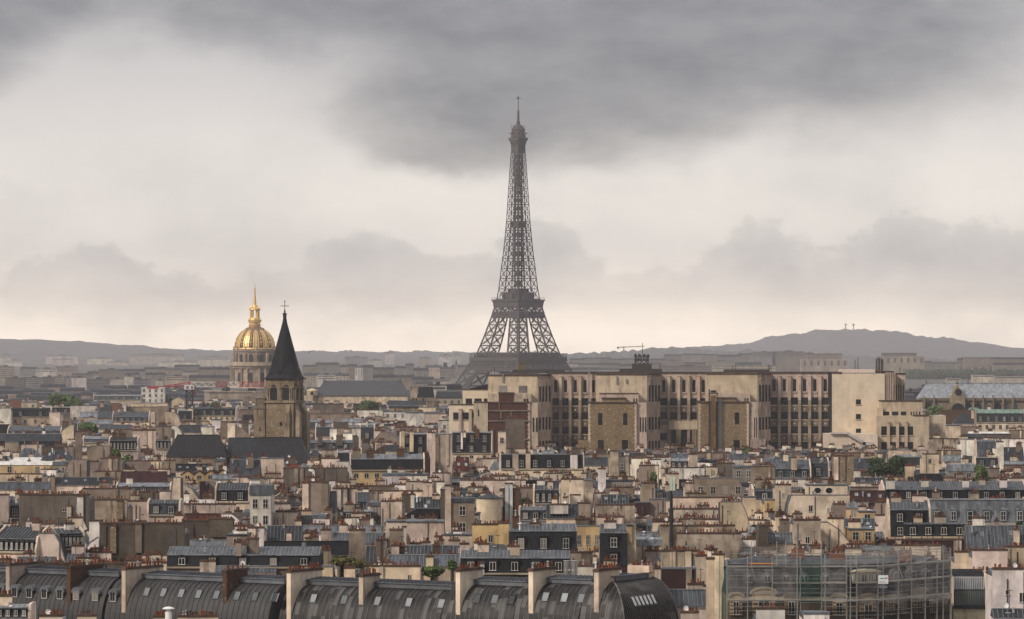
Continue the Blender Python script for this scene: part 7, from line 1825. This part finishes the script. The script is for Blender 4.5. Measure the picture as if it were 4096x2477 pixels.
def describe(h):
    c, r, k = CW[h['c']], RW[h['r']], h['k']; wide = h['w'] > 11; tall = h['h'] > 5
    sz = 'wide ' if wide else 'tall narrow ' if tall and h['w'] < 4 else 'small ' if h['w'] < 5 else ''
    if k == 'w': return '%s%s wall house %s' % (sz, c, 'topped with many pots' if h['p'] > 10 else 'topped with few pots' if h['p'] else 'without pots')
    if k == 't': return '%s%s end wall sloping %s' % (sz, c, {'L': 'down leftward', 'R': 'down rightward', 'B': 'both ways', None: 'down rightward'}[h['dir']])
    if k == 'b': return '%s%s flat-topped house%s' % (sz, c, ' with windows' if h['W'] else ', windowless')
    if k == 'm':
        n = str(h['n']); dn = 0 if n == '0' else int(n.split('x')[0]) * (int(n.split('x')[1]) if 'x' in n else 1)
        return '%s%s mansard house %s' % (sz, r, 'without dormers' if dn == 0 else 'with one dormer' if dn == 1 else 'with %s dormers' % ('two three four five six seven eight nine ten eleven twelve'.split()[dn - 2] if dn < 13 else 'many'))
    if k in 'zh': return '%s%s %s house%s' % (sz, r, 'slope-roofed' if k == 'z' else 'hip-roofed', ' with skylights' if h['kk'] > 1 else ' with one skylight' if h['kk'] else '')
    if k == 'g': return '%s%s gabled house under %s' % (sz, c, r)
    return 'round %s turret house with conical roof' % c
def label_all():
    seen = {}
    for h in HOUSES:
        base = describe(h); rel = relation(h['px'], h['py']); seen.setdefault((base, rel), []).append(h)
    for (base, rel), hs in seen.items():
        lm = next(l for l in LM if rel.endswith(l[0]))
        hs.sort(key=lambda h: math.hypot(h['px'] - lm[1], (h['py'] - lm[2])))
        for i, h in enumerate(hs):
            lb = '%s, %s' % (base, rel) if len(hs) == 1 else '%s, %s such %s' % (base, 'nearest' if i == 0 else ORD[min(i, 11)] + ' nearest', rel)
            w = lb.split()
            if len(w) > 16: lb = lb.replace('topped ', '').replace('house ', '', 1)
            tag(h['o'], ' '.join(lb.split()[:16]), 'house', {'w': 'houses with blank chimney walls', 't': 'houses with sloping end walls', 'b': 'flat-topped houses', 'z': 'houses with zinc slope roofs', 'm': 'mansard roofed houses', 'g': 'gabled houses', 'h': 'hip roofed houses', 'y': 'turret houses'}[h['k']])
    seen = {}
    for h in FAR:
        if h['label']: tag(h['o'], h['label'], 'house', 'far-off houses'); continue
        base = 'hazy %s %s%s' % ({'cream': 'cream', 'grey': 'grey', 'pale': 'pale', 'brown': 'brown'}[h['wall']], 'long slab block' if h['slab'] and h['w'] > 40 else 'slab block' if h['slab'] else 'far wide house' if h['w'] > 40 else 'far house', ' with window rows' if h['wins'] > 2 else '')
        seen.setdefault((base, relation(h['px'], h['py'])), []).append(h)
    for (base, rel), hs in seen.items():
        lm = next(l for l in LM if rel.endswith(l[0])); hs.sort(key=lambda h: math.hypot(h['px'] - lm[1], (h['py'] - lm[2])))
        for i, h in enumerate(hs):
            lb = '%s, %s' % (base, rel) if len(hs) == 1 else '%s, %s such %s' % (base, 'nearest' if i == 0 else ORD[min(i, 11)] + ' nearest', rel)
            tag(h['o'], ' '.join(lb.split()[:16]), 'house', 'far-off slab blocks' if h['slab'] else 'far-off houses')
label_all()
# ---------------------------------------------------------------- rainy air
def haze():
    m = MB(); m.box(-5000, 5000, -60, 21500, -1, 345)
    mat = bpy.data.materials.new('haze'); mat.use_nodes = True; t = mat.node_tree; t.nodes.clear()
    v = t.nodes.new('ShaderNodeVolumePrincipled'); v.inputs['Color'].default_value = (.83, .82, .87, 1); v.inputs['Density'].default_value = 5.4e-5; v.inputs['Anisotropy'].default_value = 0.0
    o = t.nodes.new('ShaderNodeOutputMaterial'); t.links.new(v.outputs[0], o.inputs['Volume'])
    h = m.build('haze', mat); h['kind'] = 'stuff'; h['label'] = 'grey rainy haze over the city'; h['category'] = 'haze'
haze()
